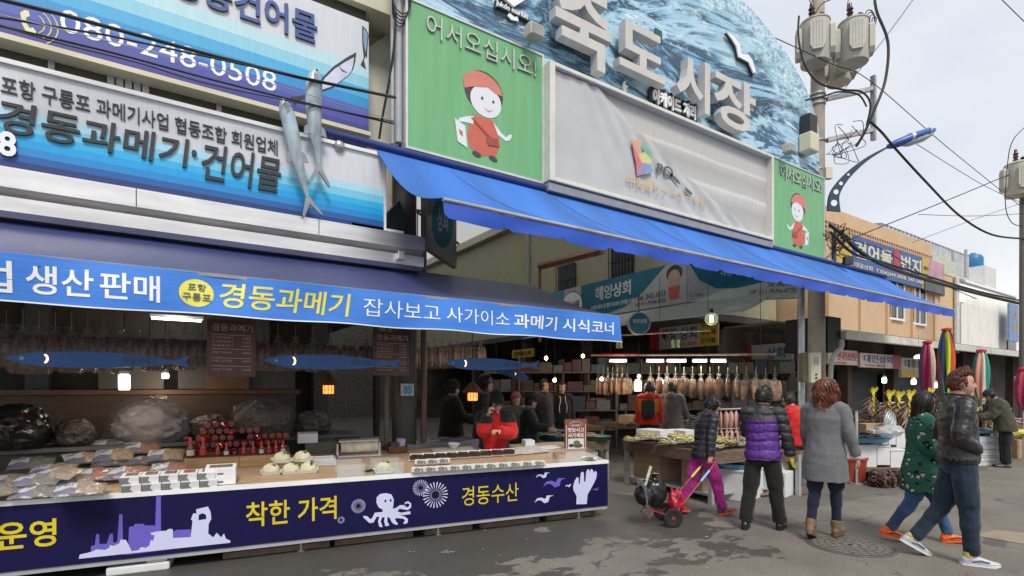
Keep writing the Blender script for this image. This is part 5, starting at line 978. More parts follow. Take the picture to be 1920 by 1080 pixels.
    def fin(bb): bb.v = [(p+off)*sc for p in bb.v]; return bb
    me = fin(sk).build('person', skinm, None, origin=(0, 0, 0)); me.location = base; me.rotation_euler = (0, 0, rz); tag(me, label, 'person', group)
    add = lambda bb, nm, mt, par=me: fin(bb).build(nm, mt, par, world=False)
    sd_ = shoes or {'mat': mat('black_shoe', (.015, .015, .016), .35), 'sole': black}
    for sd in (1, -1):
        o = add(skin(SH[sd][0], .008, it=2), 'shoe', sd_['mat']); SH[sd][1].v = [(p+off)*sc for p in SH[sd][1].v]; SH[sd][1].build('sole', sd_['sole'], o, world=False)
        if 'trim' in sd_:
            k = len(SH[sd][1].v)//2; q = SH[sd][1].v[:k]; bb = B(); bb.tube(q+[q[0]], .004*sc, 5); bb.build('sole_trim', sd_['trim'], o, world=False)
            m = q[4].lerp(q[5], .3)+V((0, 0, .03)); bb = B(); bb.tube([q[3].lerp(q[4], .5)+V((0, 0, .012)), m, q[5].lerp(q[6], .2)+V((0, 0, .018))], .007*sc, 5); bb.build('side_stripe', sd_['stripe'], o, world=False)
    # ---- trousers
    b = B(); rt = trs.get('r', (.092, .07, .062, .058))
    b.loft([(V((0, 0, z)), V((rx*build, 0, 0)), V((0, ry*build, 0))) for z, rx, ry in ((1.0, .155, .115), (.9, .172, .13), (.83, .165, .125), (.78, .12, .09))], 18)
    for sd in (1, -1):
        an = J.an[sd].lerp(J.kn[sd], .02+trs.get('short', 0)); b.tube(smooth([J.hp[sd]+V((0, 0, .02)), J.hp[sd].lerp(J.kn[sd], .45), J.kn[sd], J.kn[sd].lerp(an, .5), an], 4), [rt[0]*build]*4+[rt[0]*.96*build]*4+[rt[1]]*4+[rt[2]]*4+[rt[3]], 12)
    add(skin(b, vox*1.15, trouser_d(trs.get('fold', .009)), it=1), 'trousers', trs['mat'])
    # ---- top garment
    hem = top['hem']; fl = top.get('flare', 0); th = top.get('thick', .0); b = B(); bw_ = build
    secs = [(1.455, .058, .058), (1.43, .105+th*.4, .075+th*.5), (1.38, .165+th*.5, .10+th*.8), (1.28, .175+th, .125+th), (1.12, .168+th, .125+th), (1.0, .168+th+fl*.2, .13+th+fl*.2)]
    if hem < .98: secs += [(.9, .182+th+fl*.5, .14+th+fl*.5)]
    if hem < .85: secs += [((.9+hem)/2, .185+th+fl*.8, .145+th+fl*.8)]
    secs += [(hem, (.172 if hem > .9 else .185)+th+fl+top.get('rib', 0), (.132 if hem > .9 else .145)+th+fl+top.get('rib', 0))]
    def tw_(z, rx, ry): p = up((0, -.012 if z > 1.2 else 0, z)) if z > .9 else V((0, 0, z)); return (p, (X if z > .9 else V((1, 0, 0)))*rx*bw_, (Yv if z > .9 else V((0, 1, 0)))*ry*bw_)
    b.loft([tw_(*q) for q in secs], 24); slv = B()
    for sd in (1, -1):
        e = J.wr[sd]+J.fd[sd]*top.get('cuff', -.005); r0 = top.get('arm', .062)+th*.6
        tb = B() if top.get('sleeve') else b
        tb.tube(smooth([J.sh[sd]+V((-sd*.075, 0, -.01)), J.sh[sd]+V((0, 0, .0)), J.sh[sd].lerp(J.el[sd], .5), J.el[sd], J.el[sd].lerp(e, .5), e], 3), [.072+th*.5]*3+[r0*1.10]*3+[r0]*3+[r0*.92]*3+[r0*.86]*3+[r0*top.get('wrist', .72)], 14)
        if top.get('sleeve'): add(skin(tb, vox*1.1, top['disp'], it=1), 'sleeve', top['sleeve'])
    if top.get('collar', 1): b.tube([up((0, -.012, 1.42)), up((0, -.006, 1.445+.035*top.get('collar', 1)))], [.088, .074], 16)
    if top.get('hood'): b.ball(up((0, -.10, 1.40)), (.12, .075, .085), 14, 10)
    if top.get('extra'): top['extra'](b, up, J)
    add(skin(b, vox*1.1, top['disp'], (lambda c: top['mf'](c)) if top.get('mf') else None, it=1), top.get('name', 'jacket'), top['mat'])
    if top.get('parts'): top['parts'](lambda bb, nm, mt: add(bb, nm, mt), up, J, HT)
    # ---- face
    if face:
        for sd in (1, -1):
            b = B(); b.ball((0, 0, 0), (.013, .004, .0055), 10, 6, lambda p, d: HT(V((sd*.031, .0815, .010))+p)); add(b, 'eye', eyem)
            b = B(); b.tube([HT((sd*.014, .090, .028)), HT((sd*.03, .089, .033)), HT((sd*.047, .078, .028))], [.003, .004, .0025], 6); add(b, 'eyebrow', browm)
        b = B(); b.tube([HT((-.023, .082, -.058)), HT((-.01, .092, -.055)), HT((0, .0945, -.057)), HT((.01, .092, -.055)), HT((.023, .082, -.058))], [.002, .0055, .006, .0055, .002], 6); add(b, 'mouth', lipm)
    # ---- hair and hats
    rg = random.Random(int(px*7)); st = hair['style']; b = B()
    front = lambda d: d.y > hair.get('fy', .25) and d.z < hair.get('line', .55)+.15*abs(d.x)
    ex_ = hair.get('vol', .012)
    def cf(p, d):
        low = d.z < hair.get('low', -.45)
        if front(d) or low: return HT(p*.86)
        return HT(p*(1+.10*NZ.noise(d*5)*(2 if st == 'perm' else .7)))
    b.ball((0, -.004, .004), (.076+ex_, .096+ex_, .117+ex_), 26, 20, lambda p, d: cf(p+V((0, -.004, .004)), d))
    N_ = hair.get('n', 260)
    for i in range(N_):
        z = 1-2*(i+.5)/N_; a = i*2.39996+rg.random()*.3; q = math.sqrt(max(0, 1-z*z)); d = V((q*math.cos(a), q*math.sin(a), z))
        if front(d) or d.z < hair.get('low', -.45): continue
        r0 = V((d.x*(.076+ex_), d.y*(.096+ex_), d.z*(.117+ex_)))
        if st == 'perm':
            ph = rg.random()*6.3; t1 = d.orthogonal().normalized(); t2 = d.cross(t1); cr_ = .011+.006*rg.random()
            b.tube([HT(r0*.97+(t1*math.cos(ph+k*.9)+t2*math.sin(ph+k*.9))*cr_+d*(.003*k-.004)) for k in range(7)], [.0058]*6+[.003], 5)
        elif st in ('long', 'curly'):
            ln = hair['len']*(.7+.45*rg.random()); pts = []; wv = .024 if st == 'curly' else .004; ph = rg.random()*6.3; p = V(r0)
            for k in range(9):
                f_ = k/8; pts.append(HT(p+V((math.cos(ph+k*1.25), math.sin(ph+k*1.25), 0))*wv*f_))
                nn = V((p.x/(.080+ex_)**2, p.y/(.10+ex_)**2, p.z/(.121+ex_)**2)).normalized(); on = p.z > -.05
                g_ = V((d.x*.5, d.y*.5-.15, -1)); tan = (g_-nn*g_.dot(nn)) if on else V((d.x*.10, -.10 if p.y > 0 else 0, -1)); p = p+tan.normalized()*ln/8
                m_ = V((p.x/(.078+ex_), p.y/(.098+ex_), p.z/(.119+ex_)))
                if m_.length < 1 and p.z > -.10: p = V((p.x/m_.length, p.y/m_.length, p.z/m_.length))
            b.tube(pts, [.0048]*7+[.004, .002], 5)
        else:
            ln = (.024+.014*rg.random()) if d.z > .45 else .016; tan = V((d.x*.5, .22, .8)) if d.z > .45 else V((0, -.5, -1)); tan = (tan-d*tan.dot(d)*.75).normalized()
            lift = hair.get('lift', .35) if d.z > .45 and d.y > -.3 else .12
            b.tube([HT(r0*.97+(tan+d*lift)*ln*k/4+d*.010*math.sin(k*.8)) for k in range(5)], [.0055, .006, .0055, .004, .0015], 5)
    if st != 'none': add(b, 'hair', hair['mat'])
    if hair.get('hat') == 'cap':
        b = B(); b.ball((0, 0, 0), (.09, .112, .10), 20, 12, lambda p, d: HT(V((p.x, p.y, max(p.z, -.004)))+V((0, -.004, .042)))); add(b, 'hat', hair['hatmat'])
        b = B(); b.grid(lambda a, c: HT((.075*math.cos(math.pi*a), .06+.085*math.sin(math.pi*a)*c+.03*math.sin(math.pi*a), .046-.018*c)), 12, 4, .004); add(b, 'peak', hair['hatmat'])
    elif hair.get('hat') in ('beanie', 'brim'):
        b = B(); b.ball((0, 0, 0), (.094, .112, .105), 20, 12, lambda p, d: HT(V((p.x, p.y, max(p.z, -.03)))+V((0, -.010, .062))))
        if hair['hat'] == 'brim': b.lathe([(.08, .03), (.135, .006), (.138, .01), (.09, .05)], (0, 0, 0), 22); b.v[-88:] = [HT(p+V((0, -.004, .02))) for p in b.v[-88:]]
        add(b, 'hat', hair['hatmat'])
    me['_s'] = s; return me, J, (lambda p: Matrix.LocRotScale(base, me.rotation_euler, None) @ ((V(p)+off)*sc)), HT
# materials of the clothes
def fab(n, c, var=.14, scale=18, rough=.85, bump=.25, **k): return mat(n, c, rough, var=var, scale=scale, bump=bump, bscale=k.pop('bs', 160), spec=.25, sheen=.15, **k)
HB = mat('black_hair', (.012, .010, .009), .45, var=.5, scale=30); HD = mat('dark_brown_hair', (.05, .02, .013), .42, var=.5, scale=30); HA = mat('auburn_hair', (.125, .034, .013), .40, var=.75, scale=14); HR = mat('reddish_hair', (.085, .022, .014), .42, var=.5, scale=30)
puffm = mat('dark_puffer', (.020, .019, .030), .5, var=.2, bump=.1, bscale=40); magen = fab('magenta_cord', (.36, .022, .20)); blk = fab('black_cloth', (.012, .012, .013))
snk = {'mat': mat('grey_sneaker', (.05, .05, .055), .6, var=.2), 'sole': mat('coral_sole', (.75, .11, .07), .5), 'trim': mat('coral_sole'), 'stripe': mat('coral_sole')}
P1 = person('woman in a dark quilted jacket and magenta trousers pulling a shopping cart', 1319, 965, 6.67, 62, 1.53, dict(hem=.81, mat=puffm, disp=puff_d(.011, .082), thick=.012, arm=.056), dict(mat=magen, r=(.10, .078, .068, .066), short=.03, fold=.015), dict(style='perm', mat=HB, low=-.6, n=230, vol=.016), lean=9, yaw=-8, pitch=14, aR=(-14, 6, 12, 0), aL=(-8, 5, 20, 0), lR=(20, 6, -12), lL=(-17, 14, 12), shoes=snk, vox=.0085, curl=(1.1, 1))
purp = mat('purple_puffer', (.085, .022, .20), .55, var=.12, bump=.1, bscale=40); char = mat('charcoal_puffer', (.026, .026, .029), .58, var=.15, bump=.1, bscale=40); ygl = mat('yellow_rubber', (.72, .60, .05), .45, var=.1)
def purple_parts(add, up, J, HT):
    b = B(); w = J.wr[1]; f = J.fd[1].normalized(); side = (V((0, 1, 0))-f*f.y).normalized(); nrm = -side.cross(f)
    b.loft([(w+f*q, side*a, nrm*c) for q, a, c in ((-.05, .046, .042), (.0, .036, .03), (.05, .05, .026), (.09, .05, .024), (.1, .042, .018))], 12)
    for o_, L_ in ((.034, .075), (.012, .085), (-.012, .08), (-.034, .062)):
        p0 = w+f*.09+side*o_; b.tube([p0-f*.015, p0, p0+(f+nrm*.18+side*o_*2)*L_*.55, p0+(f+nrm*.45)*L_], [.0135, .0135, .0128, .0095], 8)
    q0 = w+f*.03+side*.038; b.tube([w+f*.01+side*.02, q0, q0+(f*.7+side*.6)*.04, q0+(f*.95+side*.55)*.068], [.017, .016, .0135, .010], 8)
    add(skin(b, .0055, it=1), 'glove', ygl)
    b = B(); b.tube(smooth([up((.19, -.02, 1.36)), up((.215, -.03, 1.25)), up((.195, -.05, 1.1))], 4), .006, 5); add(b, 'seam_piping', mat('white_emblem', (.6, .6, .6), .5))
    b = B(); b.ball((0, 0, 0), (.006, .016, .022), 10, 6, lambda p, d: up(V((.232, -.05, 1.22))+p)); add(b, 'sleeve_emblem', mat('white_emblem'))
P2 = person('person in a purple and black quilted jacket with a yellow rubber glove', 1430, 992, 5.98, 10, 1.62, dict(hem=.83, mat=[purp, char], disp=puff_d(.016, .105), thick=.022, arm=.066, sleeve=char, mf=lambda c: 1 if c.z > 1.30 else 0, parts=purple_parts, collar=1.2), dict(mat=fab('black_trousers', (.013, .0125, .012), fold=0) if False else fab('black_trousers', (.013, .0125, .012)), r=(.098, .082, .078, .078)), dict(style='perm', mat=HB, low=-.55, n=230, vol=.014), yaw=-25, lean=2, pitch=4, aR=(2, 16, 14, 0), aL=(25, 6, 50, 30), lR=(8, 2, -4), lL=(-6, 4, 2), spread=6, vox=.009, hands=(0, 1), face=False)
redj = fab('red_jacket', (.50, .008, .010), bump=.15, rough=.6)
P3 = person('person in a red padded jacket and maroon trousers with red shoes', 1492, 924, 8.12, -75, 1.53, dict(hem=.80, mat=redj, disp=cloth_d(.016), thick=.034, arm=.07, hood=0), dict(mat=fab('maroon_padded', (.06, .024, .030)), r=(.10, .085, .08, .07), fold=.014), dict(style='perm', mat=HB, low=-.5, n=200, vol=.012), lean=7, pitch=14, aR=(6, 10, 25, 0), aL=(8, 8, 20, 0), shoes={'mat': mat('red_shoe', (.52, .012, .015), .35), 'sole': mat('red_shoe')}, vox=.011)
greyk = fab('grey_wool', (.155, .157, .165), var=.10, scale=60, bump=.5, bs=220)
boots = {'mat': mat('tan_boot', (.18, .105, .055), .7, var=.15), 'sole': mat('brown_sole', (.13, .08, .05), .7), 'tall': .06}
def cuff_parts(add, up, J, HT):
    for sd in (1, -1):
        w = J.wr[sd]; f = J.fd[sd].normalized(); b = B(); b.tube([w-f*.035, w+f*.012], [.047, .043], 14); add(b, 'cuff', mat('pale_cuff', (.45, .48, .52), .8))
def boot_parts(add, up, J, HT):
    cuff_parts(add, up, J, HT)
    for sd in (1, -1):
        a = J.an[sd]; b = B(); d = (J.kn[sd]-a).normalized(); b.tube([a+d*(.02+.007*k) for k in range(10)], [.055+.004*math.sin(k*1.9) for k in range(10)], 14); add(b, 'knit_cuff', mat('grey_knit', (.13, .125, .105), .9, var=.3, scale=40))
P4 = person('woman with curly auburn hair in a long grey wool coat and ankle boots', 1547, 1008, 5.66, 14, 1.66, dict(hem=.60, mat=greyk, disp=cloth_d(.007), thick=.012, flare=.03, arm=.056, name='coat', collar=.6, parts=boot_parts), dict(mat=fab('navy_jeans', (.010, .013, .032)), r=(.086, .062, .050, .046)), dict(style='curly', mat=HA, len=.31, low=-.95, vol=.024, n=700, fy=.45), yaw=-10, pitch=2, aR=(-4, 15, 20, -10), aL=(12, 8, 25, 0), lR=(9, 4, -5), lL=(-9, 12, 22), shoes=boots, vox=.009, face=False)
def leopard():
    m = mat('green_leopard_knit', (.028, .118, .082), .9, var=.15, scale=60, bump=.5, bscale=200, spec=.2); n = m.node_tree.nodes; l = m.node_tree.links; b = n['Principled BSDF']; src = b.inputs['Base Color'].links[0].from_socket
    t = n.new('ShaderNodeTexCoord'); mp_ = n.new('ShaderNodeMapping'); mp_.inputs['Scale'].default_value = (1, 1, 1.15); l.new(t.outputs['Object'], mp_.inputs[0]); nn = n.new('ShaderNodeTexNoise'); nn.inputs['Scale'].default_value = 26; l.new(mp_.outputs[0], nn.inputs['Vector'])
    mxv = n.new('ShaderNodeMix'); mxv.data_type = 'VECTOR'; mxv.inputs[0].default_value = .05; l.new(mp_.outputs[0], mxv.inputs[4]); l.new(nn.outputs[1], mxv.inputs[5])
    def vor(off, a, c_):
        x = n.new('ShaderNodeTexVoronoi'); x.inputs['Scale'].default_value = 13.5; x.inputs['Randomness'].default_value = .8; ad = n.new('ShaderNodeVectorMath'); ad.inputs[1].default_value = off; l.new(mxv.outputs[1], ad.inputs[0]); l.new(ad.outputs[0], x.inputs['Vector'])
        q = n.new('ShaderNodeMapRange'); q.inputs[1].default_value = a; q.inputs[2].default_value = c_; q.inputs[3].default_value = 1; q.inputs[4].default_value = 0; l.new(x.outputs[0], q.inputs[0]); return q.outputs[0]
    for f_, c in ((vor((0, 0, 0), .33, .36), (.008, .009, .009)), (vor((.005, -.003, .008), .21, .24), (.52, .45, .34))):
        k = n.new('ShaderNodeMix'); k.data_type = 'RGBA'; l.new(f_, k.inputs[0]); l.new(src, k.inputs[6]); k.inputs[7].default_value = (*c, 1); src = k.outputs[2]
    l.new(src, b.inputs['Base Color']); return m
ors = {'mat': mat('orange_sneaker', (.86, .14, .012), .5, var=.08), 'sole': mat('orange_sole', (.86, .17, .02), .5), 'trim': mat('dark_orange', (.55, .06, .01), .5), 'stripe': black}
P5 = person('woman in a green coat with leopard spots, blue jeans and orange sneakers', 1731, 1016, 5.5, 76, 1.58, dict(hem=.60, mat=leopard(), disp=cloth_d(.008), thick=.03, flare=.045, arm=.066, name='coat', collar=.5), dict(mat=fab('blue_jeans', (.035, .075, .16), var=.35, scale=7), r=(.09, .068, .056, .052)), dict(style='long', mat=HB, len=.30, low=-.9, vol=.014, n=380, fy=.35), yaw=12, pitch=6, aR=(-3, 8, 70, 0), aL=(10, 8, 30, 0), lR=(-18, 14, 6), lL=(20, 4, -6), shoes=ors, vox=.0095)
lea = mat('black_leather', (.018, .0175, .018), .32, var=.2, bump=.3, bscale=60); dist = mat('mottled_leather', (.032, .030, .030), .42, var=.85, scale=16, bump=.3, bscale=60)
wsn = {'mat': mat('pale_sneaker', (.50, .47, .47), .6, var=.15, scale=25), 'sole': mat('white_sole', (.72, .74, .75), .5), 'trim': mat('turquoise_trim', (.38, .52, .57), .5), 'stripe': mat('violet_trim', (.12, .06, .25), .5)}
def man_parts(add, up, J, HT):
    b = B(); b.tube([up((0, -.012, 1.40)), up((0, -.004, 1.49))], [.085, .072], 18); add(b, 'rib_collar', blk)
    b = B(); b.loft([(V((0, 0, z)), V((.186, 0, 0)), V((0, .142, 0))) for z in (.885, .90, .94, .955)], 28); add(b, 'rib_hem', blk)
    for sd in (1, -1):
        a = J.an[sd]; b = B(); b.tube([a+V((0, -.02, .0)), a+V((0, -.018, .035))], [.046, .045], 12); add(b, 'sock', mat('yellow_sock', (.55, .42, .05), .8))
P6 = person('young man in a black leather jacket and dark jeans, hands in his pockets', 1797, 1052, 4.93, 70, 1.76, dict(hem=.93, mat=dist, disp=leather_d(.007), thick=.010, arm=.064, sleeve=lea, name='leather_jacket', rib=-.005, parts=man_parts, collar=.8), dict(mat=fab('dark_jeans', (.014, .028, .044), var=.3, scale=7), r=(.094, .072, .062, .055), fold=.008), dict(style='quiff', mat=HR, low=-.25, vol=.006, n=700, line=.55, lift=.45), pitch=2, yaw=-4, aR=(-12, 14, 72, 42), aL=(-8, 12, 72, 42), lR=(6, 3, 0), lL=(-12, 22, 30), shoes=wsn, vox=.0075, hands=(0, 0))
olive = fab('olive_parka', (.052, .054, .034), bump=.2)
P7 = person('bent man in an olive padded jacket and cap working at the far stall', 1885, 876, 10.75, -100, 1.62, dict(hem=.76, mat=olive, disp=cloth_d(.014), thick=.05, arm=.07), dict(mat=blk, r=(.10, .085, .08, .075)), dict(style='perm', mat=HB, low=-.2, n=90, hat='cap', hatmat=fab('navy_cap', (.02, .024, .04))), lean=17, pitch=22, aR=(28, 8, 48, 0), aL=(24, 8, 48, 0), shoes={'mat': mat('grey_shoe', (.16, .14, .13), .6), 'sole': black}, vox=.013)
for k in (0,):
    w = P7[1].wr[1]; b = B(); g = P7[2]
    for sd in (1, -1):
        w = P7[1].wr[sd]; f = P7[1].fd[sd].normalized(); b.tube([w-f*.06, w, w+f*.07, w+f*.15], [.045, .04, .05, .025], 10)
    b.v = [g(p) for p in b.v]; b.build('glove', mat('lime_rubber', (.42, .55, .03), .45), P7[0])
"""background people"""
dk = fab('dark_brown_coat', (.022, .016, .013)); blkj = fab('black_padded', (.011, .011, .013)); brnq = mat('brown_quilt', (.030, .019, .015), .5, var=.2)
std = dict(mat=blk, r=(.10, .08, .07, .065))
def bag_parts(add, up, J, HT):
    b = B(); b.box((-.13, -.24, .02), (.13, -.12, .40), .045); b.v = [up(p+V((0, 0, .95))) for p in b.v]; add(b, 'backpack', mat('black_backpack', (.010, .010, .010), .7))
person('visitor in a red and orange jacket with a black back panel, seen from behind', 1217, 0, 10.9, 6, 1.72, dict(hem=.84, mat=[fab('red_coat', (.40, .022, .012)), fab('orange_coat', (.50, .16, .015))], disp=cloth_d(.012), thick=.02, arm=.06, mf=lambda c: 1 if (.12 < abs(c.x) < .21 and 1.1 < c.z < 1.36) else 0, parts=bag_parts, hood=1), std, dict(style='perm', mat=HB, n=120, low=-.6), vox=.014, face=False, hands=(0, 0))
person('visitor with black hair half hidden behind the red jacket', 1240, 0, 11.7, 10, 1.66, dict(hem=.8, mat=blkj, disp=cloth_d(.01), thick=.03), std, dict(style='perm', mat=HB, n=120, low=-.6), vox=.016, face=False, hands=(0, 0))
person('visitor in a grey brown hooded coat with a belt, seen from behind', 1259, 0, 11.0, 12, 1.72, dict(hem=.55, mat=fab('taupe_coat', (.115, .098, .085)), disp=cloth_d(.008), thick=.03, flare=.03, name='coat', hood=1), std, dict(style='perm', mat=HB, n=120, low=-.6), aR=(20, 14, 30, 0), vox=.014, face=False)
person('woman in a black hat and dark brown coat behind the seated vendor', 846, 0, 8.7, 72, 1.70, dict(hem=.7, mat=dk, disp=cloth_d(.01), thick=.05, flare=.02), std, dict(style='perm', mat=HB, n=150, low=-.6, hat='brim', hatmat=mat('black_felt', (.008, .008, .008), .9)), pitch=8, aR=(25, 10, 50, 0), vox=.013)
person('standing woman in a brown quilted jacket facing right behind the lantern', 908, 0, 8.0, 82, 1.80, dict(hem=.75, mat=brnq, disp=puff_d(.012, .09), thick=.025), std, dict(style='long', mat=HB, len=.12, low=-.5, n=260), pitch=4, vox=.011)
person('figure in a dark red jacket far behind the standing woman', 930, 0, 9.9, 120, 1.56, dict(hem=.8, mat=fab('dim_red', (.16, .012, .012)), disp=cloth_d(.01), thick=.04), std, dict(style='perm', mat=HB, n=120, low=-.6), vox=.015)
person('figure in a beige jacket and pink hat seated with back to the street', 967, 0, 9.0, 20, 1.50, dict(hem=.8, mat=fab('beige_fleece', (.20, .145, .10)), disp=cloth_d(.012), thick=.05), std, dict(style='none', mat=HB, hat='beanie', hatmat=fab('pink_knit', (.42, .10, .13))), vox=.014, face=False, hands=(0, 0))
person('vendor in dark clothes and a cap facing right beside the blue trays', 992, 0, 8.4, 95, 1.49, dict(hem=.8, mat=fab('dark_green_coat', (.016, .018, .016)), disp=cloth_d(.012), thick=.045), std, dict(style='perm', mat=HB, n=100, low=-.5, hat='cap', hatmat=mat('black_felt')), pitch=10, aR=(30, 8, 50, 0), vox=.012)
person('walking man in a dark jacket near the hanging light bulbs', 1019, 0, 10.6, 130, 1.76, dict(hem=.8, mat=fab('slate_jacket', (.016, .017, .022)), disp=cloth_d(.01), thick=.03), std, dict(style='quiff', mat=HB, n=160, low=-.3), aR=(-18, 8, 20, 0), lR=(10, 4, 0), lL=(-10, 10, 8), vox=.014)
def piping(add, up, J, HT):
    for sd in (1, -1): b = B(); b.tube(smooth([up((sd*.06, .10, 1.42)), up((sd*.05, .145, 1.33)), up((sd*.08, .16, 1.2)), up((sd*.07, .155, 1.08))], 4), .006, 5); add(b, 'white_piping', wl)
person('woman in a black jacket with white piping walking out of the arcade', 1053, 0, 11.1, 168, 1.72, dict(hem=.86, mat=blkj, disp=cloth_d(.008), thick=.03, parts=piping), std, dict(style='perm', mat=HB, n=140, low=-.5), lR=(8, 4, 0), lL=(-8, 8, 6), vox=.013)
# seated vendor resting chin on a hand
P8 = person('seated vendor in a black and red jacket resting chin on one hand', 926, 0, 7.0, 172, 1.64, dict(hem=.86, mat=[blkj, fab('bright_red', (.48, .012, .012))], disp=cloth_d(.01), thick=.04, arm=.066, mf=lambda c: 1 if (c.y > .14 and c.z < 1.30) or (abs(c.x) < .05 and c.y > .1) else 0), std, dict(style='long', mat=HB, len=.10, low=-.3, n=220, hat='beanie', hatmat=mat('black_felt')), lean=14, pitch=8, yaw=12, aR=(48, 4, 112, 38), aL=(40, 6, 60, 50), vox=.0075, curl=(1.2, .8), drop=.10)
b = B(); ht = P8[3]
for sd in (1, -1): b.tube([P8[2](ht((sd*.031+.02*math.cos(a), .097, .008+.014*math.sin(a)))) for a in [k*math.pi/7 for k in range(15)]], .0016, 4)
b.tube([P8[2](ht((-.011, .1, .01))), P8[2](ht((.011, .1, .01)))], .0016, 4); b.build('spectacles', dark, P8[0])
# shopping cart of the first woman
Pw, PJ = P1[2], P1[1]; hd = Pw(PJ.wr[1]+PJ.fd[1]*.08); wl_, wr_ = atz(1238, 972), atz(1266, 992); redp = mat('red_cart_paint', (.24, .03, .026), .4, var=.2, dirt=.3)
sc_ = T('shopping_cart', 'red two wheeled folding shopping cart loaded with plastic bags', 'cart', (wl_+wr_)/2); axd = (wr_-wl_).normalized()
axc = (wl_+wr_)/2+V((0, 0, .11)); la, ra = axc-axd*.16, axc+axd*.16
hl, hr = hd-axd*.13, hd+axd*.13; to = (hd-axc)
b = B(); b.tube(smooth([la, la.lerp(hl, .55), la.lerp(hl, .9), hl.lerp(hr, .12)+to.normalized()*.03, hl.lerp(hr, .5)+to.normalized()*.045, hl.lerp(hr, .88)+to.normalized()*.03, ra.lerp(hr, .9), ra.lerp(hr, .55), ra], 4), .011, 8)
for q in (.12, .32, .5): b.tube([la.lerp(hl, q), ra.lerp(hr, q)], .008, 6)
b.build('frame', redp, sc_)
fwd = (-(to-V((0, 0, to.z)))).normalized(); pl0 = axc+V((0, 0, .0)); toe = pl0+fwd*.34+V((0, 0, .13))
b = B(); b.tube([la, la+(toe-axc), ra+(toe-axc), ra], .008, 6)
for q in (.3, .6): b.tube([la+(toe-axc)*q, ra+(toe-axc)*q], .006, 6)
b.tube([la+(toe-axc)*.75, la+(toe-axc)*.95-V((0, 0, .10)), ra+(toe-axc)*.95-V((0, 0, .10)), ra+(toe-axc)*.75], .006, 6); b.tube([la.lerp(ra, .3)+(toe-axc)*.6, axc-V((0, 0, .02))], .006, 6); b.build('toe_plate', redp, sc_)
b = B(); m_ = V((0, 0, 0)); bk = fwd*.02
for i in range(9): b.tube([la.lerp(ra, i/8)+(toe-axc)*.98, la.lerp(ra, i/8)+(toe-axc)*.98+V((0, 0, .30))+fwd*.04], .003, 4)
for i in range(6): b.tube([la+(toe-axc)*.98+(V((0, 0, .06))+fwd*.008)*i, ra+(toe-axc)*.98+(V((0, 0, .06))+fwd*.008)*i], .003, 4)
b.build('wire_basket', steel, sc_)
for p in (la-axd*.02, ra+axd*.02):
    q = V((0, 0, 1)).rotation_difference(axd).to_matrix(); c = V((p.x, p.y, .11)); b = B(); b.lathe([(.07, -.016), (.088, -.022), (.108, -.016), (.110, 0), (.108, .016), (.088, .022), (.07, .016)], c, 24, q); o = b.build('wheel', black, sc_)
    b = B(); b.lathe([(.074, -.014), (.076, .0), (.074, .014)], c, 20, q); b.lathe([(.022, -.022), (.022, .022)], c, 10, q)
    b.build('rim', redp, o)
for a, c, mt in ((la, hl, mat('yellow_grip', (.6, .55, .12), .5)), (ra, hr, mat('blue_grip', (.2, .45, .65), .5))): b = B(); b.tube([a.lerp(c, .66), a.lerp(c, .86)], .014, 8); b.build('printed_sleeve', mt, sc_)
def sack(label, c, r, mt, tie=1, name='plastic_bag', k=0):
    o = T(name, label, 'bag', V(c)-V((0, 0, r[2]))); b = B(); b.ball(c, r, 30, 20, lambda p, d: p*(1+(.34 if mt is bagr else .20)*NZ.noise(d*2+V((k, 0, 0)))+.12*(.3-abs(NZ.noise(d*5+V((0, k, 0)))))+.08*(.3-abs(NZ.noise(d*12))))); b.build('bag_body', mt, o)
    if not tie: return o
    b = B(); t_ = V(c)+V((0, 0, r[2]*.92)); b.lathe([(r[0]*.35, -.02), (.015, .025), (.05, .07), (.03, .075)], t_, 9); b.build('tied_neck', mt, o); return o
bagb = mat('black_bag', (.012, .012, .013), .2, var=.3); bagr = mat('red_bag', (.38, .010, .03), .25, var=.3, bump=1, bscale=16)
mid = axc+(toe-axc)*.55
sack('big black plastic bag in the middle of the shopping cart', mid+V((0, 0, .20)), (.135, .135, .165), bagb, k=1); sack('small black plastic bag at the low end of the shopping cart', toe+V((0, 0, .12))-fwd*.02, (.11, .12, .12), bagb, k=4); sack('bright red plastic bag beside the cart handle', axc.lerp(hd, .26)+axd*.08+fwd*.08, (.095, .085, .15), bagr, tie=0, k=7)
b = B(); q = toe+V((0, 0, .2)); b.cyl(q+axd*.02, q+axd*.06+V((0, 0, .26))-fwd*.08, .018, n=10); tag(b.build('umbrella', mat('umbrella_sleeve', (.5, .5, .4), .4, var=.5, scale=30)), 'rolled pale umbrella standing in the front of the cart', 'umbrella')
# handbag of the person in red
q = P3[2](P3[1].wr[-1]+P3[1].fd[-1]*.09); o = T('tote_bag', 'pale striped tote bag hanging from the hand of the person in red', 'bag', q-V((0, 0, .45))); b = B(); b.box((q.x-.17, q.y-.05, q.z-.46), (q.x+.17, q.y+.05, q.z-.12), .03, rz=-.5); b.build('bag_body', mat('tote_cloth', (.42, .39, .32), .8, var=.45, scale=5, stretch=(6, 6, .6)), o); b = B()
for sd in (-.03, .03): b.tube(smooth([q+V((-.10, sd, -.13)), q+V((-.03, sd, .0)), q+V((.03, sd, .0)), q+V((.10, sd, -.13))], 5), .007, 6)
b.build('handle', mat('tan_strap', (.25, .10, .05), .6), o)
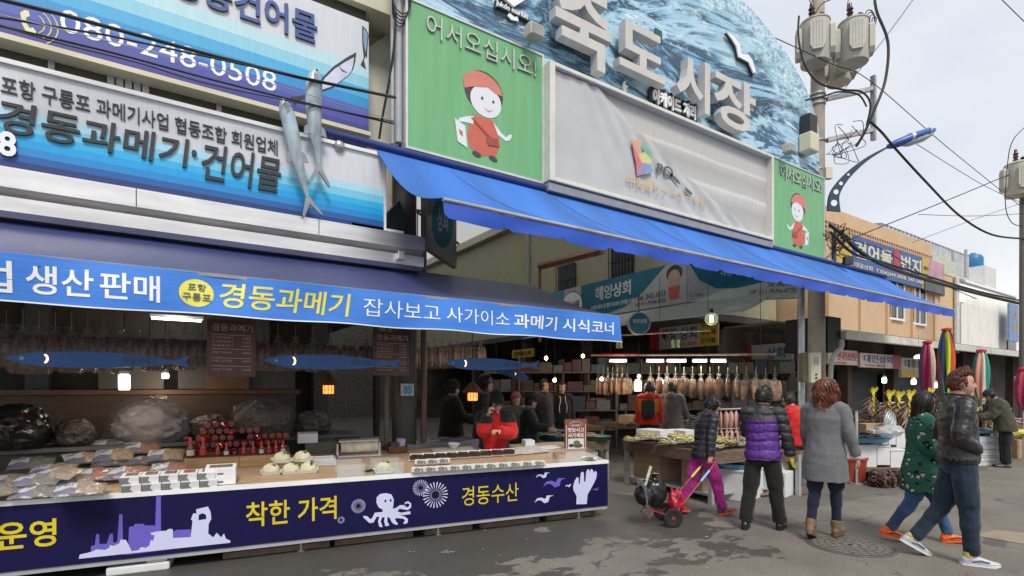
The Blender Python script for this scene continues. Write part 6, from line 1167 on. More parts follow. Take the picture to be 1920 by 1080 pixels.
# ================================================================ arcade behind the gate
dimc = mat('dim_cream_siding', (.42, .385, .26), .8, var=.06, dirt=.2, dcol=(.2, .18, .13))
RU = lambda u: Fr((u, 0, 0), (0, -1, 0))
def U(px, py, u): p = atu(px, py, u); return (-p.y, p.z)
mb = T('market_building', 'cream two storey shop row along the right side of the covered arcade', 'building', (14, 18, 0))
b = B(); b.box((12.5, 9.3, 3.7), (16, 30, 8.3)); b.build('upper_wall', dimc, mb)
b = B(); b.box((12.2, 8.6, 8.3), (16, 30, 8.62)); b.build('eaves_beam', mat('pale_beam', (.6, .57, .45), .7), mb)
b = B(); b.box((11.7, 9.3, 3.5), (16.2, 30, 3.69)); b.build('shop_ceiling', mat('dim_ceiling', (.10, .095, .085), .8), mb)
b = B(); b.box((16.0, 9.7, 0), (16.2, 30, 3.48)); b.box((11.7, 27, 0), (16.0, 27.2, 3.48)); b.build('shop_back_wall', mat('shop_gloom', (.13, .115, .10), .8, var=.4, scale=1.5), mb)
for w0_, w1, z0, z1 in ((14.7, 15.7, 5.05, 6.1), (11.9, 12.9, 5.2, 6.25)):
    b = B(); b.box((12.46, w0_, z0), (12.5, w1, z1)); o = b.build('window', mat('window_dark', (.03, .035, .035), .15), mb); b = B()
    for i in range(8): b.box((12.35, w0_+i*(w1-w0_)/7-.012, z0-.05), (12.37, w0_+i*(w1-w0_)/7+.012, z1+.05))
    for z in (z0, (z0+z1)/2, z1): b.box((12.371, w0_-.05, z-.015), (12.39, w1+.05, z+.015))
    b.build('window_bars', dark, o)
for w in (13.5, 17, 21): b = B(); b.box((11.9, w, 0), (12.2, w+.3, 3.5)); b.build('shop_column', mat('brown_column', (.10, .065, .05), .7, var=.2), mb)
b = B(); b.cyl((12.45, 17.6, 4.2), (12.45, 17.6, 8.2), .07); b.build('downpipe', grey, mb)
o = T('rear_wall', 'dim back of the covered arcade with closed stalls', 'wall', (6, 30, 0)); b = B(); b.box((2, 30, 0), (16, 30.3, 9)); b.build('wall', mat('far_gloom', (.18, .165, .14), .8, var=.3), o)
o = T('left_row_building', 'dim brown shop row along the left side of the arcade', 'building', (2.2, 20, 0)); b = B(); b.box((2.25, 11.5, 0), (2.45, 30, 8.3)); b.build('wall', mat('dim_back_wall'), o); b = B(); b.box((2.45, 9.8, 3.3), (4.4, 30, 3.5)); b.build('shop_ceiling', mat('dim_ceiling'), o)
ar = T('arcade_roof', 'translucent arcade roof on dark steel trusses behind the arched sign', 'roof', (7.6, 16, 8.6)); trl = mat('translucent_sheet', (.55, .57, .55), .5, var=.05); nd = trl.node_tree.nodes; tb = nd.new('ShaderNodeBsdfTranslucent'); tb.inputs[0].default_value = (.6, .61, .6, 1); trl.node_tree.links.new(tb.outputs[0], nd['Material Output'].inputs[0])
b = B(); b.grid(lambda a, c: (2.4+10.4*a, 7.2+22*c, 8.65+2.1*math.sin(math.pi*a)), 16, 4, .03); b.build('roof_sheet', trl, ar)
for w in (7.4, 11, 15, 19, 23.5):
    b = B(); ps = [V((2.4+10.4*a/12, w, 8.5+2.0*math.sin(math.pi*a/12))) for a in range(13)]; b.tube(ps, .06, 6); b.tube([V((2.4, w, 8.4)), V((12.8, w, 8.4))], .05, 6)
    for i in range(1, 12): b.tube([V((2.4+10.4*i/12, w, 8.4)), ps[i if i % 2 else i]], .03, 5)
    b.build('truss', dark, ar)
for i, (x, y) in enumerate(((5.15, 12.2), (6.1, 17.5))): b = B(); b.cyl((x, y, 0), (x, y, 8.4), .11); b.build('post', pilm, ar)
b = B(); p, q = atu(1012, 500, 9.5), atu(1130, 470, 9.5); b.tube([V((p.x, p.y, p.z)), V((q.x, q.y, q.z))], .10, 6); b.tube([V((p.x, p.y, p.z)), V((p.x, p.y, 3.0))], .05, 6); tag(b.build('pipe_beam', mat('rust_red_pipe', (.20, .09, .06), .7)), 'rust red beam crossing the arcade below the blue awning', 'beam')
# shop signs on the corner
tealp = mat('teal_sign_film', (.012, .13, .21), .45, var=.1, scale=3); paleS = mat('pale_sign_film', (.40, .42, .42), .5, var=.06)
c0 = (1.9, 3.85)
cs = T('corner_sign', 'teal and white shop sign with a round tobacco badge, running into the arcade', 'sign', (11.55, 12, 3.85)); g = RU(11.5)
b = B(); b.box((11.5, 9.1, 3.85), (11.75, 14.9, 4.95)); b.build('panel', paleS, cs)
zz = lambda x, y: (-14.9+5.8*x, 3.85+1.1*y)
b = B(); b.prism([zz(*p) for p in ((.28, 1), (.28, .35), (.38, .10), (.5, .06), (.62, .15), (.74, .45), (.83, .8), (.88, 1))], .001, .006, g); b.build('wave_print', tealp, cs)
b = B(); b.prism([zz(*p) for p in ((0, 1), (0, .1), (.13, .1), (.13, 1))], .001, .006, g); b.build('side_print', mat('sky_print', (.05, .25, .36), .5), cs)
lettering(cs, '해양상회', mat('pale_letter', (.55, .58, .58), .5), zz(.40, 0)[0], 4.35, zz(.66, 0)[0], 4.78, g, ext=.02, d=.007, bold=.02); lettering(cs, '오징어 북어 김 멸치 다시마 건어물 도매', mat('pale_letter'), zz(.36, 0)[0], 4.08, zz(.68, 0)[0], 4.22, g, ext=.004, d=.007)
lettering(cs, 'Tel. 242-1033', ink, zz(.70, 0)[0], 4.12, zz(.88, 0)[0], 4.27, g, ext=.003, d=.007, bold=0); lettering(cs, 'HP 011-9594-4735', ink, zz(.69, 0)[0], 3.95, zz(.88, 0)[0], 4.06, g, ext=.003, d=.002, bold=0)
b = B(); b.prism(ell(*zz(.2, .45), .52, .46), .01, .02, g); b.build('round_badge', wl, cs); b = B(); b.prism([p for p in ell(*zz(.2, .45), .56, .5)], .005, .009, g); b.build('badge_ring', mat('maroon_ring', (.25, .03, .04), .5), cs); lettering(cs, '담배', mat('maroon_ring'), zz(.2, 0)[0]-.38, 4.17, zz(.2, 0)[0]+.38, 4.5, g, ext=.006, d=.021, bold=.02)
px_, pz = zz(.93, .3); b = B(); b.prism(ell(px_, pz+.38, .2, .22), .004, .008, g); b.build('printed_face', mat('face_print', (.5, .36, .27), .5), cs); b = B(); b.prism(ell(px_, pz+.50, .27, .22), .001, .003, g); b.build('printed_hair', hairp, cs); b = B(); b.prism([(px_-.2, pz+.15), (px_+.2, pz+.15), (px_+.15, pz-.2), (px_-.15, pz-.2)], .004, .008, g); b.build('printed_apron', red_, cs)
a = V((11.5, 9.08, 3.85)); d2 = V((13.2-11.5, 7.1-9.08, 0)); cg = Fr(a, d2); CLn = d2.length
cs2 = T('corner_sign', 'second teal shop sign across the corner, under the blue awning', 'sign', a+d2*.5); b = B(); b.box((0, 0, -.2), (CLn, 1.05, 0), fr=cg); b.build('panel', paleS, cs2)
b = B(); b.prism([(.02, 1.04), (.3, .55), (.7, .32), (1.2, .3), (1.8, .42), (CLn-.02, .8), (CLn-.02, 1.04)], .001, .006, cg); b.build('wave_print', tealp, cs2); lettering(cs2, '각종 건어물 도매', mat('pale_letter'), .8, .62, 1.95, .80, cg, ext=.003, d=.007, bold=.01); lettering(cs2, 'C-049', mat('grey_letter'), .06, .13, .38, .22, cg, ext=.003, d=.001, bold=0); lettering(cs2, 'Tel. 242-1033', ink, 1.9, .30, CLn-.05, .42, cg, ext=.003, d=.007, bold=0); lettering(cs2, 'HP 011-9594-4735', ink, 1.5, .12, CLn-.05, .24, cg, ext=.003, d=.001, bold=0); lettering(cs2, '해양상회', mat('pale_letter'), .8, .85, 1.95, 1.1, cg, ext=.003, d=.007, bold=.02)
b = B(); b.grid(lambda a, c: (11.5-1.3*c+1.6*max(0, a-.8), 14.9-5.8*min(1, a*1.25)-2.2*max(0, a-.8)*5, 3.80-.55*c-.05*math.sin(math.pi*c)), 20, 5, .01); tag(b.build('awning', mat('pale_tarp', (.30, .30, .28), .7, var=.1)), 'grey canvas awning below the teal corner signs', 'awning')
o = T('round_sign', 'round teal hanging sign beside the shop corner', 'sign', atd(1198, 607, 11)); p = atd(1198, 607, 11); g = Fr(p, RT); b = B(); b.prism(ell(0, 0, .23, .23, 0, 28), -.06, .06, g); b.build('rim', grey, o); b = B(); b.prism(ell(0, 0, .205, .205, 0, 28), .061, .066, g); b.build('face', tealp, o); lettering(o, '해양상회', mat('pale_letter'), -.14, .0, .14, .09, g, ext=.004, d=.066)
b = B(); b.tube([p+V((0, 0, .22)), p+V((0, 0, .6))], .01, 5); b.build('bracket', dark, o)
o = T('globe_lamp', 'round glass lamp hanging under the corner sign', 'lamp', atd(1334, 598, 10.5)); p = atd(1334, 598, 10.5); b = B(); b.ball(p, .13, 18, 12); b.build('glass_globe', mat('globe_glass', (.6, .62, .5), .1, alpha=.35), o); b = B(); b.cyl(p-V((0, 0, .07)), p+V((0, 0, .07)), .03); b.build('bulb', lamp_mat('cool_bulb', (.9, 1, .8), 6), o); b = B(); b.cyl(p+V((0, 0, .12)), p+V((0, 0, .2)), .05, .03); b.build('cap', dark, o)
def usign(label, l, r, t0, b0_, u, base, words, extra=()):
    (x0, z0), (x1, z1) = U(l, b0_, u), U(r, t0, u); zc = [U((l+r)/2, y, u)[1] for y in (b0_, t0)]; g = RU(u); o = T('shop_sign', label, 'sign', (u, -(x0+x1)/2, zc[0])); b = B(); b.box((u, -x0, zc[0]), (u+.06, -x1, zc[1])); b.build('panel', base, o)
    for k, (f0, f1, col) in enumerate(extra): b = B(); b.prism([(x0+(x1-x0)*f0, zc[0]), (x0+(x1-x0)*f1, zc[0]), (x0+(x1-x0)*f1, zc[1]), (x0+(x1-x0)*f0, zc[1])], .001, .005, g); b.build('colour_field', col, o)
    for s_, f0, f1, y0, y1, mt in words: lettering(o, s_, mt, x0+(x1-x0)*f0, zc[0]+(zc[1]-zc[0])*y0, x0+(x1-x0)*f1, zc[0]+(zc[1]-zc[0])*y1, g, ext=.004, d=.006, bold=.025)
    return o
yf = mat('yellow_sign_film', (.50, .33, .03), .5); wf = mat('white_sign_film', (.42, .41, .38), .5, var=.06); rd = mat('red_letter', (.45, .03, .03), .5); rf = mat('red_film', (.36, .03, .035), .5)
usign('white and yellow shop sign hanging over the rack of pale fish bags', 1218, 1346, 603, 652, 13.2, wf, (('해양', .2, .43, .3, .8, navyt), ('상회', .48, .72, .3, .8, navyt), ('242-4735', .45, .72, .06, .2, rd), ('오징어', .78, .97, .7, .9, ink), ('도소매', .78, .97, .4, .6, ink), ('건어물', .78, .97, .1, .3, ink)), ((0, .16, rf), (.75, 1, yf)))
o = usign('white and green shop sign by the right post, partly hidden', 1400, 1486, 645, 690, 14.6, wf, (('상회', .45, .85, .4, .85, navyt), ('T.247-4735', .4, .8, .08, .2, wl)), ((0, .12, rf), (.25, 1, None) if False else (.12, .2, wf),))
(x0, z0), (x1, _) = U(1415, 688, 14.6), U(1486, 688, 14.6); z0 = U(1443, 690, 14.6)[1]; b = B(); b.prism([(x0, z0), (x1, z0), (x1, z0+.22), (x0, z0+.22)], .001, .006, RU(14.6)); b.build('green_strip', mat('green_film', (.03, .28, .12), .5), o)
usign('small yellow sign in the gloom above the left bulbs', 960, 1000, 655, 670, 11.2, yf, (('건어물 도매', .1, .9, .2, .8, ink),))
# rack of hanging pale bags, tubes, bulbs
A_, B_ = atd(1108, 676, 12.2), atd(1455, 676, 10.4); LB = lambda px, dy=0: (lambda f: A_.lerp(B_, f)+V((0, 0, dy)))((px-1108)/347)
o = T('hanging_rack', 'overhead rack of pipes and bamboo poles carrying pale fish bags and tubes', 'rack', A_.lerp(B_, .5)); b = B(); b.tube([LB(1108, .12), LB(1455, .12)], .025, 6); b.tube([LB(1140, .55), LB(1345, .62)], .02, 6); b.build('pole', mat('bamboo_pole', (.30, .20, .13), .6, var=.3), o); b = B(); b.tube([LB(1125, .13)+V((0, -.1, 0)), LB(1200, .13)+V((0, -.1, 0))], .02, 6); b.build('red_pole', mat('red_pole', (.40, .03, .03), .5), o)
for x in (1150, 1250, 1340, 1430): b = B(); b.tube([LB(x, .13), LB(x, 1.8)], .006, 4); b.build('suspension_cord', dark, o)
for i, x in enumerate([1124+i*10.2 for i in range(7)]): hang(bagL, LB(x, -.30), f'pale fish bag on the left half of the rack, {nth[i]} from the left', rng.random()-.5, .98+.15*rng.random())
for i, x in enumerate([1232+i*10.6 for i in range(21)]): hang(bagL, LB(x, -.28)+V((.1*(i % 3), 0, 0)), f'pale fish bag on the right half of the rack, {ordn(i)} from the left', rng.random()-.5, 1.0+.3*rng.random())
for i, (x0, x1) in enumerate(((1148, 1184), (1224, 1258), (1264, 1300), (1312, 1338), (1345, 1372))):
    o = T('fluorescent_lamp', f'lit fluorescent tube under the overhead rack, {nth[i]} from the left', 'lamp', LB(x0), 0, 'fluorescent tubes on the rack'); b = B(); b.tube([LB(x0, -.02), LB(x1, -.02)], .011, 8); b.build('tube', lamp_mat('cool_tube', (.92, 1, .95), 2.6), o); glow(o, LB((x0+x1)/2, -.12), 9, (.95, 1, .93), .1); b = B(); b.tube([LB(x0, .02), LB(x1, .02)], .025, 4); b.build('fitting', white, o)
for i, (x, y, t) in enumerate(((1024, 670, 10.5), (1093, 666, 11), (1040, 711, 10), (1128, 709, 10.5), (1198, 704, 11))):
    p = atd(x, y, t); o = T('light_bulb', f'bare warm light bulb hanging in the arcade, {nth[i]} from the left by sight', 'lamp', p, 0, 'bare warm bulbs'); b = B(); b.lathe([(.008, -.055), (.032, -.035), (.036, -.015), (.018, .02)], p, 12); b.build('glass', lamp_mat('warm_bulb', (1, .65, .3), 9), o); glow(o, p-V((0, 0, .12)), 3, (1, .62, .3)); b = B(); b.cyl(p+V((0, 0, .02)), p+V((0, 0, .06)), .017, n=8); b.cyl(p+V((0, 0, .06)), p+V((0, 0, 1.2)), .004, n=4); b.build('socket', dark, o)
lamp_tube('bare white lamp left of the red jacket visitor', atd(1196, 715, 11.2), .2, .075); lamp_tube('bare white lamp above the visitor behind the red jacket', atd(1237, 712, 12.3), .2, .075)
for i, x in enumerate((1165, 1172, 1276, 1285)): p = LB(x, .28); tag((lambda b: (b.cyl(p, p+V((0, 0, .16)), .035, n=10), b)[1])(B()).build('insulator', mat('pale_green_glaze', (.35, .42, .22), .4)), f'pale green fitting on the overhead rack, {nth[i]} from the left', 'fitting', 'pale green fittings')
# ---------------------------------------------------------------- tables and fish
def fishy(b, p, d, L_, r, up=V((0, 0, 1)), bend=0.):
    """one slim dried fish from p along d"""
    d = V(d).normalized(); s_ = d.cross(up).normalized(); u_ = s_.cross(d)
    b.loft([(V(p)+d*L_*t+u_*bend*math.sin(math.pi*t), s_*r*q, u_*r*q*.55) for t, q in ((0, .2), (.12, .75), (.35, 1), (.65, .7), (.86, .22), (.9, .2), (1, .75))], 6); return b
fd1 = mat('grey_brown_fish', (.20, .155, .115), .5, var=.6, scale=9, bump=.3); fd2 = mat('silver_fish', (.24, .225, .205), .35, var=.6, scale=10, coat=.3); fpink = mat('pink_fish', (.48, .25, .22), .45, var=.3, scale=10, coat=.3); fdark = mat('dark_fish', (.085, .06, .05), .45, var=.6, scale=12); fsq = mat('squid_tan', (.36, .22, .15), .5, var=.4, scale=12); ylr = mat('yellow_ribbon', (.68, .56, .05), .5, var=.15)
def table(name, label, pts, z, mt=woodd, legs=True, cat='table', apron=.16):
    """pts: four ground corners"""
    c = sum((V((*p, 0)) for p in pts), V((0, 0, 0)))/4; o = T(name, label, cat, c); b = B(); b.prism(pts, z-.04, z, Fr((0, 0, 0), (1, 0, 0), (0, 1, 0))); b.build('table_top', mt, o)
    b = B(); n = len(pts)
    for i in range(n):
        p, q = V((*pts[i], 0)), V((*pts[(i+1) % n], 0)); d = (q-p).normalized(); b.box((.02, z-apron, -.03), ((q-p).length-.02, z-.042, 0), fr=Fr(p+d.cross(V((0, 0, 1)))*0, d))
    b.build('apron', mt, o)
    for p in pts: q = V((*p, 0)).lerp(c, .06); b = B(); b.box((q.x-.03, q.y-.03, 0), (q.x+.03, q.y+.03, z-.042)); b.build('leg', grey, o)
    return o
tA = table('stall_table', 'worn wooden fish table in the open with cartons stored underneath', [(6.55, 6.5), (6.28, 4.55), (7.7, 4.4), (8.0, 6.3)], .72)
b = B(); b.prism([(6.6, 6.45), (6.36, 4.65), (7.6, 4.5), (7.9, 6.25)], .10, .125, Fr((0, 0, 0), (1, 0, 0), (0, 1, 0))); b.build('lower_shelf', grey, tA); b = B(); b.box((6.40, 4.98, .585), (6.397, 5.08, .68)); b.build('number_tag', wl, tA)
def carton(label, p, l, d, h, rz, mt=card, name='carton', cat='box', grp='cardboard cartons', lid=None):
    o = T(name, label, cat, p, rz, grp); b = B(); b.box((-l/2, -d/2, 0), (l/2, d/2, h), .006); b.build('body', mt, o, world=False)
    if lid: b = B(); b.box((-l/2-.01, -d/2-.01, h), (l/2+.01, d/2+.01, h+lid), .012); b.build('lid', mt, o, world=False)
    else: b = B(); b.box((-l/2-.001, -.012, h), (l/2+.001, .012, h+.0015)); b.build('tape', mat('tape', (.33, .22, .12), .3), o, world=False)
    return o
ta = math.atan2(-1.95, -.27)
o = carton('brown carton on the lower shelf, stacked on another at the far end', (6.92, 6.0, .40), .62, .6, .24, ta); carton('brown carton with a blue band on the lower shelf, underneath', (6.92, 6.0, .126), .64, .6, .27, ta); o = carton('tall brown carton with black print at the near end of the lower shelf', (6.78, 5.05, .126), .42, .5, .40, ta)
g = LF(o); lettering(o, '구룡포 과메기', ink, -.15, .16, .15, .2, g, ext=.002, d=.252, bold=.01); b = B(); b.prism(ell(0, .27, .03, .025), .251, .253, g); b.build('printed_mark', ink, o)
def bundle_fish(n, rib=True):
    o = T('fish_bundle', '', 'fish', (0, 0, -7), 0, 'pollack bundles tied with yellow ribbon'); b = B()
    for k in range(n): fishy(b, (-.24, (k-n/2)*.042, .03+.012*(k % 2)), (1, .05*(rng.random()-.5), .03*rng.random()), .50, .026, bend=.015)
    b.build('fish', fd2, o, world=False)
    b = B()
    for x in (-.1,): b.tube([(x+.012*math.sin(k*1.7), -n*.024+k*n*.048/8, .068+.012*math.cos(k*2)) for k in range(9)], .014, 5)
    b.build('ribbon', ylr, o, world=False); return o
fb0 = bundle_fish(7); k = 0
for r_ in range(4):
    for c_ in range(5):
        p = V((6.62+.30*r_-.03*c_, 4.78+.34*c_, .725+.05*((r_+c_) % 2))); o = fb0 if k == 0 else dup(fb0, p); o.location = p; o.rotation_euler = (0, .06, -.3+.5*rng.random()+.25); o['label'] = f'yellow ribboned fish bundle on the wooden table, {nth[c_]} from the near end, row {nth[r_]}'; k += 1
b = B(); p = V((6.75, 5.0, .86))
for i in range(9): a = R(-50+i*12); b.tube([p, p+V((-.12*math.sin(a)-.1, .12*math.cos(a)-.1, .09+.03*(i % 3)))], [.012, .016], 4, flat=.3)
tag(b.build('ribbon_tuft', ylr), 'loose tuft of yellow ribbon lying on the fish bundles', 'ribbon')
def tray_fish(label, p, r, mt, col, grp='blue plastic trays of fish', n=14, rz=0, el=1.5):
    o = T('plastic_tray', label, 'tray', p, rz, grp); b = B(); b.lathe([(r*.82, 0), (r, .07), (r*1.04, .072), (r*.98, .066), (r*.8, .012), (0, .012)], n=24); b.v = [V((q.x*el, q.y, q.z)) for q in b.v]; b.build('basin', mt, o, world=False)
    b = B()
    for k in range(n): a = rng.random()*6.28; q = rng.random()**.5*r*.65; fishy(b, (q*math.cos(a)*el-.12, q*math.sin(a), .045+.05*rng.random()), (1, rng.random()-.5, .15*(rng.random()-.5)), .26, .03)
    b.build('fish', col, o, world=False); return o
bl1 = mat('turquoise_plastic', (.015, .22, .30), .4, var=.12); bl2 = mat('green_plastic', (.03, .22, .16), .4); bl3 = mat('sky_plastic', (.08, .36, .55), .4)
table('stall_table', 'low table behind the tasting notice carrying turquoise trays', [(5.6, 8.9), (5.2, 6.9), (6.5, 6.75), (6.9, 8.75)], .70); 
for i, (x, y, m_, c_) in enumerate(((5.75, 7.2, bl1, fd1), (5.8, 7.7, bl1, fd1), (5.95, 8.2, bl1, fsq), (6.3, 7.05, bl2, fsq), (6.45, 7.6, bl1, fd1), (6.5, 8.3, bl1, fd1))): tray_fish(('nearest left', 'second left', 'farthest left', 'green near', 'right middle', 'right far')[i]+' round tray of fish behind the tasting notice', (x, y, .705), .27, m_, c_, rz=1.7)
carton('white foam box of fish at the far end of the wooden table', (6.95, 6.15, .75), .5, .36, .16, ta+.2, foamw, 'foam_box', grp='white foam boxes'); carton('grey foam box on the ground behind the wooden table', (6.3, 7.6, 0), .55, .4, .34, ta, mat('grey_foam', (.3, .31, .33), .7), 'foam_box', grp='white foam boxes', lid=.03)
carton('white printed box on the wooden table behind the bundles', (7.5, 6.0, .75), .45, .34, .14, ta, foamw, 'foam_box', grp='white foam boxes')
tray_fish('turquoise tray of fish at the back corner of the wooden table', (7.6, 5.4, .72), .25, bl1, fd2)
def heap(label, c, rx, ry, h, col, n=60, name='dried_fish_heap', L_=.3, r=.035):
    b = B()
    for k in range(n): a = rng.random()*6.28; q = rng.random()**.6; f_ = 1-q*q; fishy(b, (c[0]+rx*q*math.cos(a), c[1]+ry*q*math.sin(a), c[2]+.015+h*f_*rng.random()), (rng.random()-.5, rng.random()-.5, .25*(rng.random()-.5)), L_, r)
    o = b.build(name, col); o['kind'] = 'stuff'; o['label'] = label; o['category'] = 'dried fish'; return o
table('stall_table', 'low table of pinkish dried squid in the middle of the arcade', [(6.6, 11.0), (6.4, 9.4), (8.7, 9.2), (9.0, 10.8)], .72, apron=.1); heap('pinkish dried squid spread over the middle table', (7.6, 10.1, .72), 1.0, .75, .18, fsq, 130); heap('dark green packed seaweed along the back of the middle table', (7.9, 10.9, .74), 1.2, .3, .25, fdark, 60)
o = T('plastic_bag', 'bulging bag of orange dried shrimp at the left end of the middle table', 'bag', (6.7, 9.5, .72)); b = B(); b.ball((6.72, 9.6, .90), (.25, .22, .2), 20, 14, lambda p, d: p*(1+.3*NZ.noise(d*3))); b.build('bag_body', mat('orange_shrimp', (.45, .24, .13), .4, var=.4, scale=20, coat=.4), o)
table('stall_table', 'long table of shiny packed fish under the pale hanging bags', [(8.8, 9.6), (9.3, 7.6), (11.4, 7.4), (11.6, 9.4)], .78, apron=.1)
heap('shiny dark packets of fish covering the long table', (10.2, 8.6, .78), 1.1, .9, .3, mat('shiny_packet', (.11, .12, .115), .25, var=.8, scale=7, coat=.6), 170, 'packed_fish_heap', .3, .05); heap('pale fish along the front of the long table', (9.4, 8.4, .8), .4, .9, .12, fd1, 60)
carton('open carton at the left end of the long table', (9.15, 8.9, .78), .4, .3, .2, .3); carton('small carton on the long table behind the grey coat visitor', (9.9, 8.2, .82), .35, .3, .2, .8)
# pink fish on a rail
ra_, rb_ = atd(1345, 768, 8.3), atd(1462, 764, 7.9); o = T('drying_rail', 'steel rail on posts holding hanging pink fish', 'rail', V((ra_.x, ra_.y, 0))); b = B(); b.tube([ra_, rb_], .015, 6); b.tube([ra_+V((0, 0, -.30)), rb_+V((0, 0, -.30))], .008, 6); b.build('rail', steel, o)
for p in (ra_, rb_): b = B(); b.tube([p, V((p.x, p.y, 0))], .018, 6); b.build('post', steel, o)
f0 = T('hanging_fish', '', 'fish', (0, 0, -7), 0, 'pink fish hanging from the rail'); b = B(); b.loft([((0, 0, z), (rx, 0, 0), (0, rx*.45, 0)) for z, rx in ((-.33, .045), (-.28, .012), (-.22, .03), (-.12, .052), (-.04, .04), (0, .012))], 10); b.build('fish_body', fpink, f0, world=False); b = B(); b.cyl((0, 0, -.005), (0, 0, .03), .004, n=4); b.build('hook', steel, f0, world=False)
k = 0
for r_ in range(2):
    for i in range(11):
        p = ra_.lerp(rb_, .06+i*.085+.02*r_)+V((0, 0, -.03-.30*r_)); oo = f0 if k == 0 else dup(f0, p); oo.location = p; oo.rotation_euler = (0, .08*(rng.random()-.5), rng.random()*2); oo['label'] = f'pink fish hanging in the {("upper", "lower")[r_]} row of the rail, {nth[i]} from the left'; k += 1
table('stall_table', 'small table under the rail of pink fish', [(7.6, 5.2), (7.95, 4.25), (8.9, 4.5), (8.6, 5.5)], .66); heap('grey fish heaped below the pink hanging fish', (8.2, 4.9, .66), .5, .4, .12, fd2, 50)
p = atz(1392, 940); o = carton('white foam box on the ground under the blue basin of starfish', (p.x+.25, p.y+.2, 0), .62, .46, .40, .25, foamw, 'foam_box', grp='white foam boxes', lid=.04); o2 = carton('white foam box beside the blue basin, behind the purple jacket', (p.x+.95, p.y+.05, 0), .5, .42, .36, .2, foamw, 'foam_box', grp='white foam boxes')
tray_fish('blue basin of ray fins on a white foam box', (p.x+.2, p.y+.2, .445), .30, bl3, fd1, n=16, el=1.15)
b = B(); q = atz(1480, 925); b.tube([q+V((-.9, .15, .03)), q+V((.1, -.1, .03))], .03, 4); tag(b.build('timber_batten', woodd), 'weathered timber batten lying behind the purple jacket person', 'timber')
# ================================================================ the row to the right of the arcade
conc = mat('concrete_pole', (.40, .35, .29), .85, var=.1, scale=4, dirt=.2, dcol=(.2, .17, .14)); tp = 13.0; pb0 = atd(1530, 728, tp); PX, PY = pb0.x, pb0.y
up_ = T('utility_pole', 'tall concrete utility pole with transformers beside the farther green sign', 'pole', (PX, PY, 0)); b = B(); b.cyl((PX, PY, 0), (PX+.12, PY, 14), .21, .125, 20); b.build('shaft', conc, up_)
for z in (6.9, 7.6, 8.5, 8.62, 8.74): b = B(); b.cyl((PX+.06, PY, z), (PX+.06, PY, z+.05), .185, n=18); b.build('steel_band', steel, up_)
b = B()
for z, L_ in ((8.55, 1.15), (7.55, 1.15)): b.box((0, -.05, z), (L_, .05, z+.1), fr=lambda x, y, zz_: V((PX+.12, PY-.2, zz_))+RT*x+V((0, 0, 1))*x*.22+FW*y)
q = V((PX+.12, PY-.2, 0))+RT*1.12; b.box((q.x-.05, q.y-.05, 7.6), (q.x+.05, q.y+.05, 9.15)); b.build('cross_arm', steel, up_)
tg = mat('transformer_paint', (.46, .44, .38), .5, var=.06, dirt=.2, dcol=(.25, .2, .15))
def transformer(label, px, py, t, r, h):
    c = atd(px, py, t); o = T('transformer', label, 'transformer', c-V((0, 0, h/2)), 0, 'pole transformers'); b = B(); b.lathe([(r*.97, -h/2), (r, -h/2+.02), (r, h/2-.03), (r*1.05, h/2-.03), (r*1.05, h/2), (r*.8, h/2+.05), (0, h/2+.07)], c, 28); b.build('tank', tg, o)
    for a in (20, 110, 200, -60):
        d = RT*math.cos(R(a))-FW*math.sin(R(a)); s_ = d.cross(V((0, 0, 1))); g = Fr(c+d*(r+.0), -s_ if (-s_).cross(V((0, 0, 1))).dot(d) > 0 else s_); b = B(); b.prism([(-.16, -h*.22), (-.10, -h*.34), (.10, -h*.34), (.16, -h*.22), (.16, h*.30), (.10, h*.38), (-.10, h*.38), (-.16, h*.30)], -.02, .09, g)
        for k in (-.09, -.03, .03, .09): b.box((k-.008, -h*.28, .09), (k+.008, h*.32, .10), fr=g)
        b.build('cooling_panel', tg, o)
    for dx, hh in ((-.08, .42), (.15, .2)):
        p = c+RT*dx+V((0, 0, h/2+.05)); b = B(); b.lathe([(.05, 0)]+[(.075 if k % 2 else .045, .04+k*hh*.11) for k in range(7)]+[(.045, hh*.9), (.03, hh)], p, 12); b.build('bushing', mat('brown_porcelain', (.05, .022, .018), .25), o)
    for dz in (0, .16): b = B(); p = c+RT*r*.9+V((0, 0, h*.28-dz)); b.tube([p, p+RT*.22], [.04, .025], 8); b.build('side_terminal', mat('brown_porcelain'), o)
transformer('left pale transformer drum on the concrete pole', 1528, 82, 12.6, .31, .98); transformer('right pale transformer drum on the concrete pole', 1600, 82, 12.5, .31, .96); transformer('smaller transformer drum low behind the concrete pole', 1572, 135, 13.5, .27, .6)
# street lamp
sl = T('street_lamp', 'blue street lamp on a curved perforated arm fixed to the concrete pole', 'street lamp', atd(1550, 400, 12.8)); d_ = 12.6
cv = smooth([atd(x, y, d_) for x, y in ((1551, 395), (1556, 362), (1580, 330), (1620, 298), (1665, 274))], 6); n = len(cv); b = B(); g = None; vs = []
for i, p in enumerate(cv):
    t_ = i/(n-1); nn = (cv[min(i+1, n-1)]-cv[max(i-1, 0)]).normalized().cross(FW).normalized(); wdt = .27*(1-t_)**1.2+.035
    for k, (q, f_) in enumerate(((0, -.03), (0, .03), (-wdt, .03), (-wdt, -.03))): vs.append(p-nn*q*-1*(-1) + FW*f_ if False else p+nn*q+FW*f_)
b.add(vs, [(i*4+j, i*4+(j+1) % 4, i*4+4+(j+1) % 4, i*4+4+j) for i in range(n-1) for j in range(4)]+[(3, 2, 1, 0), tuple(n*4-4+j for j in range(4))]); bl_ = mat('dark_blue_metal', (.035, .06, .085), .4, .3); b.build('arm', bl_, sl)
